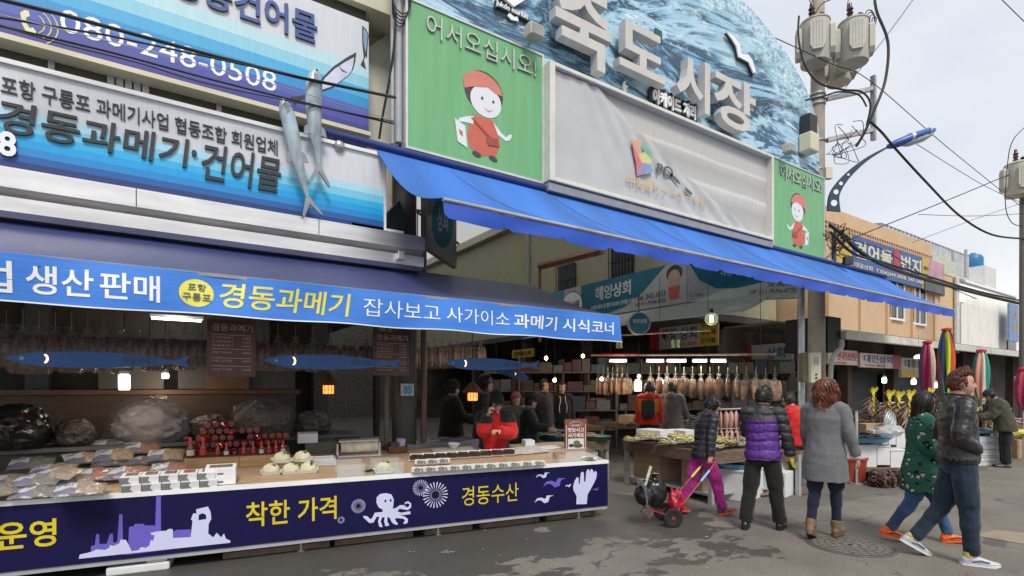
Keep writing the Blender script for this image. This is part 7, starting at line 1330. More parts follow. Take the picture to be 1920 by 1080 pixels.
for t_, r_ in ((.14, .075), (.30, .06), (.45, .045), (.58, .03)):
    i = int(t_*(n-1)); nn = (cv[i+1]-cv[i-1]).normalized().cross(FW).normalized(); wdt = .27*(1-t_)**1.2+.035; p = cv[i]-nn*wdt*.5; g = Fr(p-FW*.032, RT); b = B(); b.prism(ell(0, 0, r_, r_, 0, 16), 0, .003, Fr(p-FW*.031, RT)); b.build('arm_hole', mat('sky_pale', (.75, .77, .8), .6), sl)
h0, h1 = atd(1664, 277, d_), atd(1754, 246, d_); dd = (h1-h0); b = B(); b.loft([(h0+dd*t_+V((0, 0, .03)), FW*w_, V((0, 0, 1))*q) for t_, w_, q in ((0, .05, .05), (.12, .13, .09), (.45, .19, .12), (.8, .17, .10), (.97, .07, .05), (1, .02, .02))], 16); b.build('hood', mat('blue_lamp_hood', (.035, .11, .38), .35), sl)
b = B(); b.loft([(h0+dd*t_+V((0, 0, -.04)), FW*w_, V((0, 0, 1))*q) for t_, w_, q in ((.3, .06, .04), (.45, .14, .10), (.75, .14, .11), (.94, .05, .04))], 14); b.build('lamp_bowl', mat('lamp_bowl_glass', (.5, .52, .52), .12), sl)
b = B(); b.loft([(h0+dd*t_+V((0, 0, .035)), FW*(w_+.006), V((0, 0, 1))*(q+.006)) for t_, w_, q in ((.42, .185, .118), (.47, .19, .12))], 16); b.loft([(h0+dd*t_+V((0, 0, .035)), FW*(w_+.006), V((0, 0, 1))*(q+.006)) for t_, w_, q in ((.80, .17, .10), (.83, .16, .095))], 16); b.build('silver_band', tin, sl)
# posts, boxes and pipes at the foot of the pole
column('slim grey post in front of the concrete pole', *atd(1502, 728, 11.8).to_2d(), .075, 4.4, steel, 'post')
def mbox(name, label, l, r, t, bt, dep, mt, d=.2):
    a, c = atd(l, bt, dep), atd(r, t, dep); g = Fr(V((a.x, a.y, 0)), RT); o = T(name, label, 'box', a); b = B(); b.box((0, a.z, 0), ((c-a).dot(RT), c.z, d), .015, fr=lambda x, y, z: g(x, y, z)); b.build('case', mt, o); return o, g, (c-a).dot(RT), a.z, c.z
o, g, W_, z0, z1 = mbox('meter_box', 'cream electric meter box with two dark knobs on the concrete pole', 1511, 1530, 662, 718, 11.6, cream)
for zf, r_ in ((.28, .02), (.16, .02)): b = B(); b.prism(ell(W_*.5, z0+(z1-z0)*zf, r_, r_, 0, 12), .2, .22, g); b.build('knob', ink, o)
b = B(); b.box((W_*.25, z0+(z1-z0)*.6, .2), (W_*.75, z0+(z1-z0)*.85, .206), fr=g); b.build('window', mat('dull_glass'), o)
mbox('switch_box', 'weathered brown switch box beside the meter box', 1497, 1512, 662, 716, 11.7, mat('brown_box', (.16, .135, .10), .6, dirt=.4))
b = B(); b.tube(smooth([atd(1578, 640, 12.9), atd(1577, 652, 12.7), atd(1562, 668, 12.6), atd(1558, 690, 12.6)], 4)+[atd(1552, 800, 12.6)], .055, 10); tag(b.build('drainpipe', mat('pale_pipe', (.42, .41, .37), .5, dirt=.2)), 'pale drainpipe dropping from the gutter end', 'pipe')
# eaves and shops below the orange building
er = T('market_eaves', 'long dusty white gutter and eaves roof over the right hand shops', 'roof', (22, 7, 2.9)); b = B(); b.add([(14.2, 6.55, 3.0), (50, 6.55, 3.0), (50, 8.1, 3.42), (14.2, 8.1, 3.42), (14.2, 6.55, 2.96), (50, 6.55, 2.96), (50, 8.1, 3.38), (14.2, 8.1, 3.38)], [(0, 1, 2, 3), (7, 6, 5, 4), (0, 4, 5, 1), (3, 2, 6, 7), (0, 3, 7, 4), (1, 5, 6, 2)]); b.build('roof_sheet', mat('dusty_roof', (.30, .27, .22), .8, dirt=.3), er)
b = B(); b.box((14.1, 6.4, 2.82), (50, 6.545, 3.03), .02); b.build('gutter', mat('gutter_white', (.55, .54, .49), .6, var=.1, dirt=.35, dcol=(.22, .2, .16)), er); b = B(); b.box((13.5, 6.55, 2.5), (14.15, 7.6, 3.35)); b.build('gable_end', mat('dark_box', (.02, .019, .018), .7), er)
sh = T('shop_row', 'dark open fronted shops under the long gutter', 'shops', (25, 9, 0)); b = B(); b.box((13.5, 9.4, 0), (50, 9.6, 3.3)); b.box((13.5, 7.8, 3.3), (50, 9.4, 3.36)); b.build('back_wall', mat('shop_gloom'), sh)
b = B()
for i in range(9): b.box((15.2+i*3.4, 8.4, 0), (15.5+i*3.4, 8.7, 3.3))
b.build('pillar', mat('brown_column'), sh) if False else None
for i in range(9): b = B(); b.box((15.2+i*3.4, 8.4, 0), (15.5+i*3.4, 8.7, 3.29)); b.build('shop_pillar', mat('brown_column'), sh)
for i in (0, 1, 2): b = B(); b.box((15.6+i*3.4, 8.9, 0), (18.5+i*3.4, 8.95, 2.2)); b.build('shutter', mat('teal_shutter', (.05, .065, .065), .6, var=.2, stretch=(.2, 1, 12), scale=3), sh)
def wsign(label, l, r, t0, b0_, w, base, words, fields=(), name='shop_sign'):
    a, c = atw(l, b0_, w), atw(r, t0, w); m = (l+r)/2; zb, zt = atw(m, b0_, w).z, atw(m, t0, w).z; x0, x1 = a.x, c.x; g = FF(w); o = T(name, label, 'sign', ((x0+x1)/2, w, zb)); b = B(); b.box((x0, w, zb), (x1, w+.08, zt), .01); b.build('panel', base, o); W_, H_ = x1-x0, zt-zb
    for f0, f1, g0, g1, col in fields: b = B(); b.prism([(x0+W_*f0, zb+H_*g0), (x0+W_*f1, zb+H_*g0), (x0+W_*f1, zb+H_*g1), (x0+W_*f0, zb+H_*g1)], .001, .006, g); b.build('colour_field', col, o)
    for s_, f0, f1, y0, y1, mt, bo in words: lettering(o, s_, mt, x0+W_*f0, zb+H_*y0, x0+W_*f1, zb+H_*y1, g, ext=.006, d=.007, bold=bo)
    return o
wsign('pinkish white shop sign with red letters, first under the gutter', 1553, 1608, 656, 684, 7.5, mat('pink_white_film', (.60, .52, .52), .5), (('전국특송전문', .30, .98, .3, .85, rd, .01), ('054-247-3633', .1, .6, .06, .18, rd, 0)))
wsign('white shop sign with navy letters and a red end, second under the gutter', 1613, 1688, 664, 690, 7.5, mat('pink_white_film'), (('대인상회', .08, .78, .35, .9, navyt, .015), ('T.244-0000', .1, .6, .08, .22, rd, 0)), ((.80, 1, 0, 1, rf),))
wsign('white and yellow shop sign, third under the gutter', 1690, 1750, 672, 708, 7.5, wf, (('대흥상회', .1, .8, .5, .9, ink, .01),), ((0, 1, 0, .38, yf),))
for i, (x, y) in enumerate(((1658, 709), (1713, 712), (1753, 718), (1722, 668))): lamp_tube(f'bare white lamp under the gutter roof, {nth[i]} one', atd(x, y, 13.5), .12, .05, 7) if i < 3 else lamp_tube('bare white lamp close under the gutter near the third sign', atd(x, y, 15), .06, .1, 5)
# orange building
org = mat('orange_render', (.60, .42, .26), .85, var=.06, scale=2, dirt=.12, dcol=(.35, .22, .12)); ob = T('orange_building', 'pale orange two storey building with a pierced parapet and a big blue shop sign', 'building', (21.4, 12, 0))
b = B(); b.box((16.2, 8.0, 3.36), (26.5, 16, 6.05)); b.box((16.2, 8.0, 6.55), (24.2, 8.25, 6.98)); b.box((16.2, 8.14, 6.05), (24.2, 8.25, 6.55)); b.build('wall', org, ob)
b = B(); b.box((24.2, 7.98, 6.02), (26.6, 16, 6.62)); b.build('roof_block', mat('pale_green_block', (.50, .52, .42), .8), ob)
b = B()
for i in range(45):
    x = 16.3+i*.176; b.box((x, 8.0, 6.05), (x+.05, 8.13, 6.55)); b.box((x+.055, 8.01, 6.15), (x+.171, 8.12, 6.19)); b.box((x+.055, 8.01, 6.28), (x+.171, 8.12, 6.33)); b.box((x+.055, 8.01, 6.42), (x+.171, 8.12, 6.46))
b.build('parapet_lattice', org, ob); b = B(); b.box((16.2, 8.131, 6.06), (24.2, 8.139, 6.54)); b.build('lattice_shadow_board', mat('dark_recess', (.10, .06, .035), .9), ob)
for x in (16.4, 18.4, 20.3, 22.3, 24.3): b = B(); b.box((x, 7.93, 3.38), (x+.28, 7.999, 5.4)); b.build('pilaster', org, ob)
for l, r, t0, b0_ in ((1667, 1693, 520, 592), (1711, 1734, 530, 602)):
    a, c = atw(l, b0_, 7.97), atw(r, t0, 7.97); b = B(); b.box((a.x, 7.96, a.z), (c.x, 7.999, c.z)); o = b.build('window', mat('window_dark'), ob); b = B(); W_ = c.x-a.x
    for x in (a.x-.05, a.x+W_/2-.03, c.x-.01): b.box((x, 7.93, a.z-.05), (x+.06, 7.959, c.z+.05))
    b.box((a.x-.06, 7.92, a.z-.12), (c.x+.06, 7.959, a.z-.05)); b.build('window_frame', wl, o)
b = B(); b.cyl((26.35, 7.9, 3.0), (26.35, 7.9, 6.0), .09); b.build('downpipe', tin, ob)
bsf = mat('blue_sign_film', (.045, .10, .28), .5, var=.1, scale=4, dirt=.2, dcol=(.15, .17, .25)); ysf = mat('faded_yellow_film', (.55, .37, .06), .5, var=.12, dirt=.15)
wsign('large faded blue and yellow shop sign on the orange building', 1568, 1741, 458, 522, 7.85, bsf, (('건어물', .16, .55, .38, .88, mat('cream_letter', (.6, .57, .45), .5), .03), ('1', .57, .63, .34, .95, rd, .05), ('번지', .65, .90, .38, .88, mat('cream_letter'), .03), ('대일상회  T.054)244-3838. 247-3488', .16, .93, .10, .26, mat('cream_letter'), .02), ('건어물', .02, .11, .72, .82, rd, 0), ('도매', .02, .09, .5, .64, rd, 0), ('선물포장', .93, .995, .62, .74, ink, 0), ('택배', .94, .99, .38, .5, ink, 0)), ((0, .14, 0, 1, ysf), (.915, 1, 0, 1, ysf)))
wsign('square photo panel of pink sky at the end of the blue shop sign', 1739, 1771, 490, 552, 7.85, mat('pink_photo', (.48, .27, .33), .5, var=.25, scale=2), (), ((0, 1, 0, .38, mat('dark_photo_land', (.07, .065, .07), .6, var=.5, scale=5)),), 'photo_panel')
wsign('small dark sign low on the orange building under the blue sign', 1735, 1768, 528, 548, 7.8, mat('grey_film', (.10, .10, .11), .5), ())
# white houses farther along
wb = T('white_building', 'dirty white building with a barrel shaped roof beyond the orange one', 'building', (30, 9, 0)); wbm = mat('dirty_white_wall', (.70, .68, .62), .8, var=.05, dirt=.35, dcol=(.3, .27, .22), stretch=(1, 1, .3)); X0, X1 = 27.2, 34.5
b = B(); b.box((X0, 8.0, 3.3), (X1, 13, 5.1)); b.build('wall', wbm, wb); b = B(); b.grid(lambda a, c: (X0+(X1-X0)*a, 8.0+1.6*(1-math.cos(c*math.pi/2)), 5.1+1.35*math.sin(c*math.pi/2)*math.sqrt(max(0, 1-max(0, (.28-a)/.28)**2))), 24, 10, .05); b.add([(X0, 9.6, 5.1), (X1, 9.6, 5.1), (X1, 9.6, 6.45), (X0, 9.6, 6.45)], [(0, 1, 2, 3)]); b.build('barrel_roof', wbm, wb)
wsign('tall blue vertical sign at the end of the barrel roofed building', 1893, 1910, 570, 640, 7.6, mat('pale_blue_film', (.14, .24, .42), .5, var=.2), (('상', .2, .8, .6, .85, yf, 0), ('회', .2, .8, .25, .5, yf, 0)), (), 'vertical_sign')
b = B(); a, c = atw(1893, 663, 7.9), atw(1908, 640, 7.9); b.box((a.x, 7.95, a.z), (c.x, 7.999, c.z)); b.build('window', mat('window_dark'), wb)
w2 = T('rooftop_house', 'white rooftop house with a corrugated metal side and awning', 'building', (36, 14, 0)); b = B(); b.box((31, 14, 0), (60, 22, 9.2)); b.build('wall', mat('white_wall', (.64, .64, .62), .8, dirt=.2), w2); b = B(); b.box((30.8, 13.9, 9.2), (60, 22, 9.35)); b.build('roof_slab', wl, w2)
cor = mat('corrugated_sheet', (.50, .51, .53), .5, .3, var=.2, scale=2); b = B(); b.grid(lambda a, c: (34+14*a, 13.6+.08*abs(math.sin(a*80)), 9.35+1.6*c), 160, 1, .02); b.add([(34, 13.6, 10.95), (48, 13.6, 10.95), (48, 18, 11.6), (34, 18, 11.6)], [(0, 1, 2, 3)]); b.build('corrugated_side', cor, w2)
for x in (33, 39, 45): b = B(); b.box((x, 13.96, 7), (x+1.6, 13.999, 8.4)); b.build('window', mat('window_dark'), w2)
o = T('water_tank', 'round blue plastic water tank on the roof behind the orange building', 'water tank', (0, 0, 0)); p = atd(1824, 490, 42); o.location = p-V((0, 0, .8)); b = B(); b.lathe([(.6, -.6), (.66, -.4), (.66, .2), (.55, .42), (.2, .55), (.18, .63), (0, .65)], p, 24); b.build('tank', mat('blue_tank', (.02, .16, .33), .4), o); b = B(); b.box((p.x-1, p.y-1, 0), (p.x+1.6, p.y+1.6, p.z-.62)); b.build('plinth_house', mat('white_wall'), o)
for i, (x, y0, y1) in enumerate(((1787, 470, 500), (1811, 468, 520))): b = B(); b.cyl(atd(x, y1, 27), atd(x, y0, 27), .07, n=8); tag(b.build('roof_pipe', grey), ('nearer', 'farther')[i]+' thin vent pipe standing on the roofs behind the orange building', 'pipe', 'roof vent pipes')
# far right pole and transformer
qp = atd(1921, 728, 17); o = T('utility_pole', 'farther utility pole cut by the right edge of the picture', 'pole', (qp.x, qp.y, 0)); b = B(); b.cyl((qp.x, qp.y, 0), (qp.x, qp.y, 8.8), .14, .12, 14); b.build('shaft', mat('dark_pole', (.16, .15, .14), .8), o); 
transformer('transformer on the farther pole at the right edge', 1909, 338, 16.8, .33, 1.0)
# parasols, folded
def parasol(label, px, top, bot, t, cols):
    a, c = atd(px, top, t), atd(px, bot, t); o = T('folded_parasol', label, 'parasol', V((a.x, a.y, 0)), 0, 'folded market parasols'); H_ = a.z-c.z; b = B(); b.cyl((a.x, a.y, 0), (a.x, a.y, a.z), .018, n=8); b.build('pole', steel, o); n = 28; m = len(cols)
    def f(q, h): r_ = (.03+.10*(math.sin(math.pi*min(1, h*.93+.02)**.85)**.8))*(1+.22*math.sin(q*7+h*2)); return V((a.x+r_*math.cos(q), a.y+r_*math.sin(q), a.z-.02-H_*h))
    for k in range(m):
        b = B(); b.grid(lambda x, h: f((k+x)/m*2*math.pi+h*.5, h), 8, 16, .006); b.build('cloth_gore', cols[k], o)
    b = B(); b.lathe([(.02, -.06), (.10, -.04), (.09, 0), (.02, .02)], a, 10); b.build('top_cover', mat('red_cloth', (.45, .02, .03), .8), o); b = B(); b.lathe([(.05, -.02), (.09, 0), (.06, .03)], c+V((0, 0, .06)), 12); b.build('tie_band', mat('tie_green', (.03, .22, .17), .8), o)
K = lambda n, c: mat(n, c, .8, var=.1, scale=5)
pk, bu, tl, cm, sa, lm, og, nv, yw = K('crimson_canvas', (.36, .03, .10)), K('blue_canvas', (.10, .13, .34)), K('teal_canvas', (.03, .25, .20)), K('cream_canvas', (.60, .52, .42)), K('salmon_canvas', (.66, .27, .20)), K('lime_canvas', (.42, .62, .03)), K('orange_canvas', (.62, .09, .02)), K('navy_canvas', (.03, .03, .08)), K('steel_canvas', (.05, .16, .24))
parasol('folded crimson and blue parasol, leftmost by the dried fish', 1739, 640, 752, 12.2, [pk, bu, bu, pk, pk, cm, pk, bu]); parasol('folded parasol in lime, orange and navy stripes, tallest', 1775, 616, 742, 11.6, [nv, lm, og, yw, nv, lm, og, nv, yw, lm]); parasol('folded teal, cream and salmon parasol at the far stall', 1840, 656, 756, 12.0, [tl, cm, tl, sa, cm, tl, sa, tl]); parasol('folded red parasol at the right edge of the picture', 1919, 690, 768, 12.0, [pk, pk, og, pk])
# dried fish strings with yellow ropes
def fish_string(): 
    o = T('dried_fish_string', '', 'dried fish', (0, 0, -7), 0, 'strings of dried fish with yellow rope'); b = B()
    for i in range(24):
        for sd in (-1, 1, -.6, .6): z = -.03-i*.036; fishy(b, (0, .02*sd, z+.02), (sd*.9, -.5+.9*rng.random(), -.5-.25*rng.random()), .27+.09*rng.random(), .026)
    b.build('fish', mat('brown_fish', (.13, .078, .05), .4, var=.6, scale=12), o, world=False); b = B()
    for ph in (0, math.pi): b.tube([(.018*math.cos(k*.8+ph), -.06+.018*math.sin(k*.8+ph), .03-k*.0235) for k in range(38)], .012, 5)
    b.build('rope', ylr, o, world=False); b = B()
    for k in range(9): a = R(-60+k*15); b.tube([(0, -.05, 0), (.035*math.sin(a), -.05, .06), (.10*math.sin(a+.2*(k % 3)), -.05-.03*(k % 2), .10+.05*math.cos(a)+.02*(k % 2))], [.009, .012, .006], 5, flat=.35)
    b.build('ribbon_tuft', ylr, o, world=False); return o
fs0 = fish_string(); spots = [(1664, 750, 10.2), (1682, 752, 10.1), (1702, 750, 10.0), (1738, 746, 9.9), (1634, 742, 12), (1722, 754, 10.4), (1830, 772, 11.4), (1845, 774, 11.4), (1857, 776, 11.5), (1888, 775, 11.8)]
for i, (x, y, t) in enumerate(spots): p = atd(x, y, t); o = fs0 if i == 0 else dup(fs0, p); o.location = p; o.rotation_euler.z = -YAW+.3*(rng.random()-.5); o.scale = (1.12, 1.12, 1.2) if i < 6 else (.72,)*3; o['label'] = f'string of dried fish with yellow rope, {nth[i if i < 6 else i-6]} of the {"nearer rack" if i < 6 else "far stall by the bent man"}'
a, c = atd(1650, 757, 10.6), atd(1745, 752, 10.2); o = T('drying_rack', 'steel rack from which the dried fish strings hang', 'rack', V((a.x, a.y, 0))); b = B(); b.tube([a, c], .02, 6); b.build('rail', steel, o)
for p in (a, c): b = B(); b.tube([p, V((p.x, p.y, 0))], .02, 6); b.build('post', steel, o)
p = atz(1606, 908); b = B(); b.tube([p, atd(1606, 772, 9)], .024, 8); b.cyl(p, p+V((0, 0, .02)), .1); tag(b.build('post', steel), 'grey steel post standing on a plate beside the red tubs', 'post')
# raised table of netted fish
c = atd(1625, 775, 11.5); table('stall_table', 'table of netted dried fish left of the hanging strings', [(c.x-1.1, c.y+.5), (c.x-.6, c.y-.5), (c.x+1.0, c.y-.7), (c.x+.6, c.y+.5)], c.z-.25, apron=.1); heap('netted dried fish piled on the table left of the strings', (c.x, c.y, c.z-.25), .8, .5, .25, fdark, 120)
# foam boxes and tubs
def fb(label, l, r, t0, bt, dep, d=.35, mt=foamw):
    a, cc = atd(l, bt, dep), atd(r, t0, dep); Lx = (cc-a).dot(RT); rz = math.atan2(RT.y, RT.x); ctr_ = a+RT*Lx/2+FW*d/2; return carton(label, V((ctr_.x, ctr_.y, max(0, a.z))), Lx, d, max(.08, cc.z-a.z-.025), rz, mt, 'foam_box', grp='white foam boxes', lid=.025)
fb('white foam box above the left red tub', 1601, 1644, 834, 876, 9.1); fb('white foam box above the right red tub', 1645, 1669, 836, 872, 9.1); fb('white foam box right of the tubs, over the net bags', 1670, 1706, 843, 886, 9.1); fb('white foam box behind, second tier left', 1655, 1680, 806, 834, 9.5); fb('white foam box behind, second tier right', 1681, 1708, 808, 840, 9.5); fb('white foam box left of the larger red tub', 1585, 1600, 836, 868, 9.2)
o = table('stall_table', 'plank bench carrying the white foam boxes', [tuple(atd(x, 728, t_).to_2d()) for x, t_ in ((1575, 9.0), (1712, 9.0), (1720, 10.2), (1560, 10.2))], .25, apron=.06)
rt_ = mat('red_tub_plastic', (.27, .035, .02), .45, var=.12, dirt=.15)
for lb, px, py, r_, h_ in (('larger red plastic tub under the foam boxes', 1612, 908, .26, .42), ('smaller red plastic tub right of the larger one', 1655, 900, .20, .36)):
    p = atz(px, py)+FW*r_; o = T('plastic_tub', lb, 'tub', p, 0, 'red plastic tubs'); b = B(); b.lathe([(r_*.82, 0), (r_*.97, h_-.03), (r_*1.04, h_-.03), (r_*1.04, h_), (r_*.94, h_), (r_*.9, h_-.1), (0, h_-.1)], n=28); b.build('tub', rt_, o, world=False); b = B(); b.grid(lambda a, c_: (r_*1.05*math.cos(a*6.28)*(1-c_*.8), r_*1.05*math.sin(a*6.28)*(1-c_*.8), h_+.01-.05*(1-c_)*abs(math.sin(a*15))+.02*c_), 30, 4, 0); b.build('clear_film', plas, o, world=False)
shell_ = mat('mussel_shells', (.055, .025, .015), .4, var=.9, scale=20); 
for lb, px, py, r_, k in (('net bag of brown shells tied with red cord', 1665, 915, .22, 1), ('smaller net bag of shells behind the green coat', 1697, 912, .2, 5)):
    p = atz(px, py)+FW*.15; o = T('net_bag', lb, 'bag', p, 0, 'net bags of shells'); b = B()
    for i in range(170):
        z = rng.random()*.9; a_ = rng.random()*6.28; q = math.sqrt(max(0, 1-(z-.15)**2)); c_ = V((r_*q*math.cos(a_), r_*.8*q*math.sin(a_), .02+.26*z)); b.ball(c_, (.03, .02, .014), 6, 4, lambda pp, d: Matrix.Rotation(a_*3, 3, 'Z') @ Matrix.Rotation(a_*5, 3, 'X') @ pp)
    b.ball((0, 0, .13), (r_*.92, r_*.74, .13), 14, 8); b.build('shells', shell_, o, world=False); b = B(); b.tube([(r_*.2, -r_*.84, .02), (r_*.22, -r_*.86, .15), (r_*.15, -r_*.4, .28)], .01, 5); b.build('cord', rf, o, world=False)
p = atd(1640, 828, 9.1); o = tray_fish('blue tray of black shells on the foam boxes', V((p.x, p.y+.15, p.z-.01)), .32, bl3, mat('black_shells', (.012, .012, .014), .3), n=40, rz=-YAW, el=1.3)
o = T('plastic_bag', 'clear bag slumped on the foam boxes', 'bag', atd(1668, 805, 9.2)); b = B(); b.ball(atd(1668, 808, 9.2), (.25, .2, .10), 20, 12, lambda p, d: p*(1+.3*NZ.noise(d*3))); b.build('bag_body', mat('milky_film', (.6, .6, .6), .2, alpha=.55, bump=.5, bscale=10), o)
p = atd(1668, 790, 9.5); o = T('electric_fan', 'pale electric fan head among the dried fish', 'fan', p-V((0, 0, .5))); b = B(); g = Fr(p, (RT+FW*.6).normalized())
for k in range(4): b.tube([g(.19*(k+1)/4*math.cos(i*.314), .19*(k+1)/4*math.sin(i*.314), .05-.03*(k/3)) for i in range(21)], .005, 4, cap=False)
for i in range(12): b.tube([g(0, 0, .06), g(.19*math.cos(i*.5236), .19*math.sin(i*.5236), .02)], .004, 4)
b.build('guard', tin, o); b = B(); b.prism(ell(0, 0, .17, .17), -.02, -.01, g); b.build('blades', mat('grey_blade', (.35, .37, .37), .4), o); b = B(); b.tube([g(0, 0, -.05), p-V((0, 0, .5))], .02, 8); b.build('stand', tin, o)
o = carton('brown and blue carton beside the fan', atd(1632, 800, 9.8)-V((0, 0, .1)), .4, .3, .16, -.5)
carton('flat pale tray leaning behind the foam boxes', atd(1648, 812, 9.6), .4, .3, .06, -.6, cardw, 'foam_tray', grp=None)
# far stall with stacked foam
k = 0
for r_ in range(5):
    for c_ in range(3):
        x = 1828+c_*19+(0 if r_ % 2 else -4); fb(f'white foam slab in the far stack, {nth[c_]} from left, {("lowest", "second", "third", "fourth", "top")[r_]} course', x, x+18.4, 818+ (4-r_)*12.2+1, 818+(5-r_)*12.2, 11.0-.0*c_, .5)
p = atd(1850, 812, 11.1); tray_fish('pale blue tray of small fish on the far foam stack', V((p.x, p.y+.2, p.z)), .32, bl3, fd2, n=20, rz=-YAW, el=1.6); heap('small silvery fish heaped beside the far tray', (p.x-.3, p.y+.7, p.z), .8, .35, .15, fpink, 60, 'small_fish_heap', .2, .025)
carton('brown carton with red print behind the bent man', atz(1912, 858), .5, .4, .42, -YAW); b = B(); b.ball(atd(1908, 812, 11.2), (.25, .2, .08), 14, 8, lambda p, d: p*(1+.35*NZ.noise(d*3))); tag(b.build('plastic_sheet', K('yellow_film', (.6, .52, .12))), 'crumpled yellow sheet on the carton behind the bent man', 'sheet')
table('stall_table', 'far low table of fish at the right edge', [tuple(atd(x, 728, t_).to_2d()) for x, t_ in ((1890, 12.2), (2000, 12.2), (2000, 13.6), (1880, 13.6))], .75); c = atd(1925, 728, 12.8); heap('pink fish on the far right table', (c.x, c.y, .75), .9, .5, .15, fpink, 70)
mbox('gas_meter', 'pale lidded box on a post at the far right shops', 1901, 1922, 706, 728, 14.5, cream)
# overhead wires of the street
D = lambda *q: [atd(x, y, t) for x, y, t in q]
def wire(label, pts, r=.012, k=6, mt=black): cable(label, smooth(D(*pts), k), r, 'overhead_wire', mt)
wire('long thin wire from the pole frame down to the right edge', [(1285, -5, 11), (1440, 65, 12), (1560, 120, 12.4), (1632, 152, 12.4), (1775, 275, 15), (1930, 400, 18)], .010)
wire('thin wire slanting up right past the transformers', [(1585, 165, 12.8), (1660, 70, 12.8), (1715, -5, 12.8)], .009); wire('wire crossing the top right corner of the sky', [(1877, -2, 16), (1925, 45, 16)], .012)
wire('thick drooping cable from the street lamp to the right edge', [(1632, 228, 12.4), (1655, 250, 12.5), (1680, 280, 12.6), (1740, 345, 13.5), (1800, 405, 15), (1860, 440, 16), (1925, 448, 17)], .028); wire('wire rising from the blue shop sign to the far transformer', [(1590, 450, 13), (1770, 378, 15), (1905, 322, 17)], .014)
wire('nearly level thin wire near the right pole', [(1722, 402, 15), (1830, 405, 16), (1925, 400, 17)], .008); wire('faint wire from the lattice parapet up to the right', [(1710, 455, 15), (1830, 410, 16), (1925, 378, 17)], .007); wire('thin wire on the sky right of the street lamp', [(1715, 268, 13), (1840, 345, 16), (1925, 385, 17)], .008)
wire('thick cable bundle drooping in front of the orange building', [(1556, 420, 12.7), (1580, 440, 12.6), (1610, 470, 12.8), (1660, 498, 13.5), (1740, 525, 15), (1840, 552, 17), (1925, 572, 18)], .05); wire('second cable of the bundle before the orange building', [(1556, 435, 12.7), (1600, 475, 12.7), (1650, 490, 13.3), (1720, 512, 14.8), (1830, 545, 17), (1925, 566, 18)], .03); wire('thin loose wire under the cable bundle', [(1556, 425, 12.7), (1600, 450, 12.7), (1660, 470, 13.5), (1740, 520, 15), (1830, 560, 17)], .012)
wire('thick black cable looping beside the right transformer', [(1640, 0, 12.4), (1645, 25, 12.4), (1665, 80, 12.4), (1660, 150, 12.4), (1640, 205, 12.4), (1620, 250, 12.5), (1605, 275, 12.6)], .030); wire('black cable looping below the left transformer', [(1498, 30, 12.3), (1497, 70, 12.3), (1508, 120, 12.3), (1535, 155, 12.3), (1580, 168, 12.4), (1615, 172, 12.4), (1632, 195, 12.4), (1625, 235, 12.5)], .022); wire('cable from the arch end across the pole to the frame', [(1510, 188, 12.2), (1545, 180, 12.2), (1575, 172, 12.3), (1610, 178, 12.4), (1625, 200, 12.4)], .02)
wire('lead from above into the left transformer', [(1515, -5, 12.5), (1523, 12, 12.5), (1523, 28, 12.5)], .010); wire('bent lead from the pole top to the left transformer', [(1560, -2, 12.7), (1540, 8, 12.6), (1527, 28, 12.5)], .014); wire('lead from above into the right transformer', [(1592, -5, 12.4), (1589, 8, 12.4), (1588, 20, 12.4)], .010)
for i in range(4): wire(f'small loop of lead on the right transformer, {nth[i]} of four', [(1622+i*4, 45+i*3, 12.3), (1624+i*4, 22+i*4, 12.3), (1634+i*3, 20+i*5, 12.3), (1640-i, 35+i*8, 12.3), (1632-i*2, 60+i*3, 12.3)], .011)
rw = random.Random(5); b = B()
for i in range(11):
    x, y = 1560+rw.random()*55, 225+rw.random()*55; b.tube(smooth(D((x, y, 12.6), (x+rw.random()*40-20, y+rw.random()*30, 12.5), (x+rw.random()*50-25, y+20+rw.random()*20, 12.6), (1560+rw.random()*20, 290, 12.7)), 4), .008, 4)
tag(b.build('wire_tangle', black), 'tangle of thin black wires hanging below the pole frame', 'wires'); b = B()
for i in range(30):
    x, y = 1550+rw.random()*35, 430+rw.random()*50; b.tube(smooth(D((x, y, 12.5), (x+rw.random()*40-15, y+rw.random()*30-15, 12.4), (x+rw.random()*40-20, y+rw.random()*40-10, 12.5)), 4), .009, 4)
tag(b.build('wire_tangle', black), 'dense tangle of wires where the cables meet the pole by the green sign', 'wires')
wire('wire looping down the right pole', [(1925, 235, 16), (1900, 262, 16), (1890, 300, 16.5), (1885, 380, 16.5), (1895, 415, 16.6), (1915, 425, 16.7)], .012)
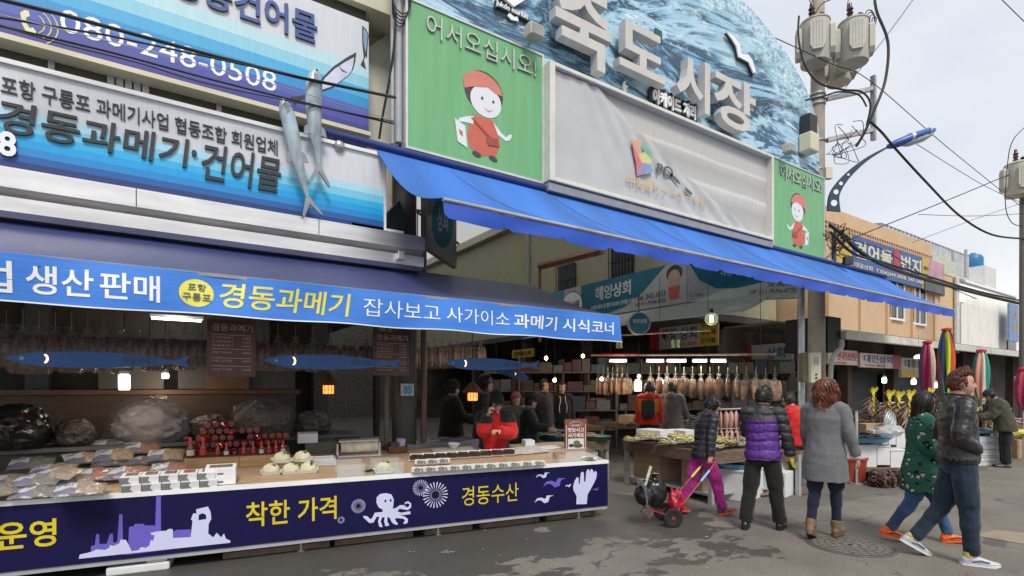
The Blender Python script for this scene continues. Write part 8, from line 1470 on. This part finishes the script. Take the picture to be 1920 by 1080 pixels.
mbox('junction_box', 'small black junction box on the cables before the blue shop sign', 1579, 1594, 482, 498, 12.5, dark, .12); mbox('siren_box', 'pale rounded fitting on the concrete pole by the green sign', 1543, 1556, 316, 338, 12.6, cream, .12)

# shelves of goods deep in the arcade
cols = [mat('goods_'+n, c, .5, var=.3, scale=12) for n, c in (('red', (.10, .02, .018)), ('tan', (.11, .075, .045)), ('white', (.13, .125, .115)), ('green', (.03, .05, .032)), ('slate', (.03, .04, .065)), ('ochre', (.12, .085, .03)), ('brown', (.06, .038, .025)))]  # packet colours darkened to carry the gloom of the arcade
rs = random.Random(11)
for lb, px, t_, W_, rz in (('shelf of packaged goods behind the woman with white piping', 1065, 14.0, 2.6, 0), ('shelf of packaged goods left of the walking man', 985, 14.5, 2.2, .2), ('tall shelf of goods behind the red jacket visitor', 1190, 14.5, 2.6, .1), ('tall shelf of goods behind the pale fish bags', 1300, 14.8, 3.0, .1), ('shelf of goods at the right end of the rack', 1420, 14.6, 2.4, -.1)):
    p = atd(px, 728, t_); p.z = 0; o = T('goods_shelf', lb, 'shelf', p, -YAW+rz, 'shelves of goods'); b = B()
    for z in (.5, 1.0, 1.5, 2.0): b.box((-W_/2, 0, z), (W_/2, .4, z+.03))
    for x in (-W_/2, W_/2-.05): b.box((x, 0, 0), (x+.05, .4, 2.4))
    b.build('shelf_frame', woodd, o, world=False)
    for z in (.53, 1.03, 1.53, 2.03):
        x = -W_/2+.08
        while x < W_/2-.35:
            w_ = .2+.25*rs.random(); b = B(); b.box((x, .03, z), (x+w_, .33, z+.15+.25*rs.random()), .01); b.build('packet', rs.choice(cols), o, world=False); x += w_+.02

# a little litter on the street
b = B(); rl = random.Random(21)
for i in range(70):
    x, y = 960+(rl.random()*900-250), 905+rl.random()**1.3*170; p = atz(x, y); a = rl.random()*6.28; q = .006+.016*rl.random()**2; b.add([p+V((q*math.cos(a+k*1.57)*(1.6 if k % 2 else 1), q*math.sin(a+k*1.57), .004+.004*(k % 2))) for k in range(4)], [(0, 1, 2, 3)])
o = b.build('street_litter', mat('litter', (.34, .31, .26), .8, var=.8, scale=2)); o['kind'] = 'stuff'
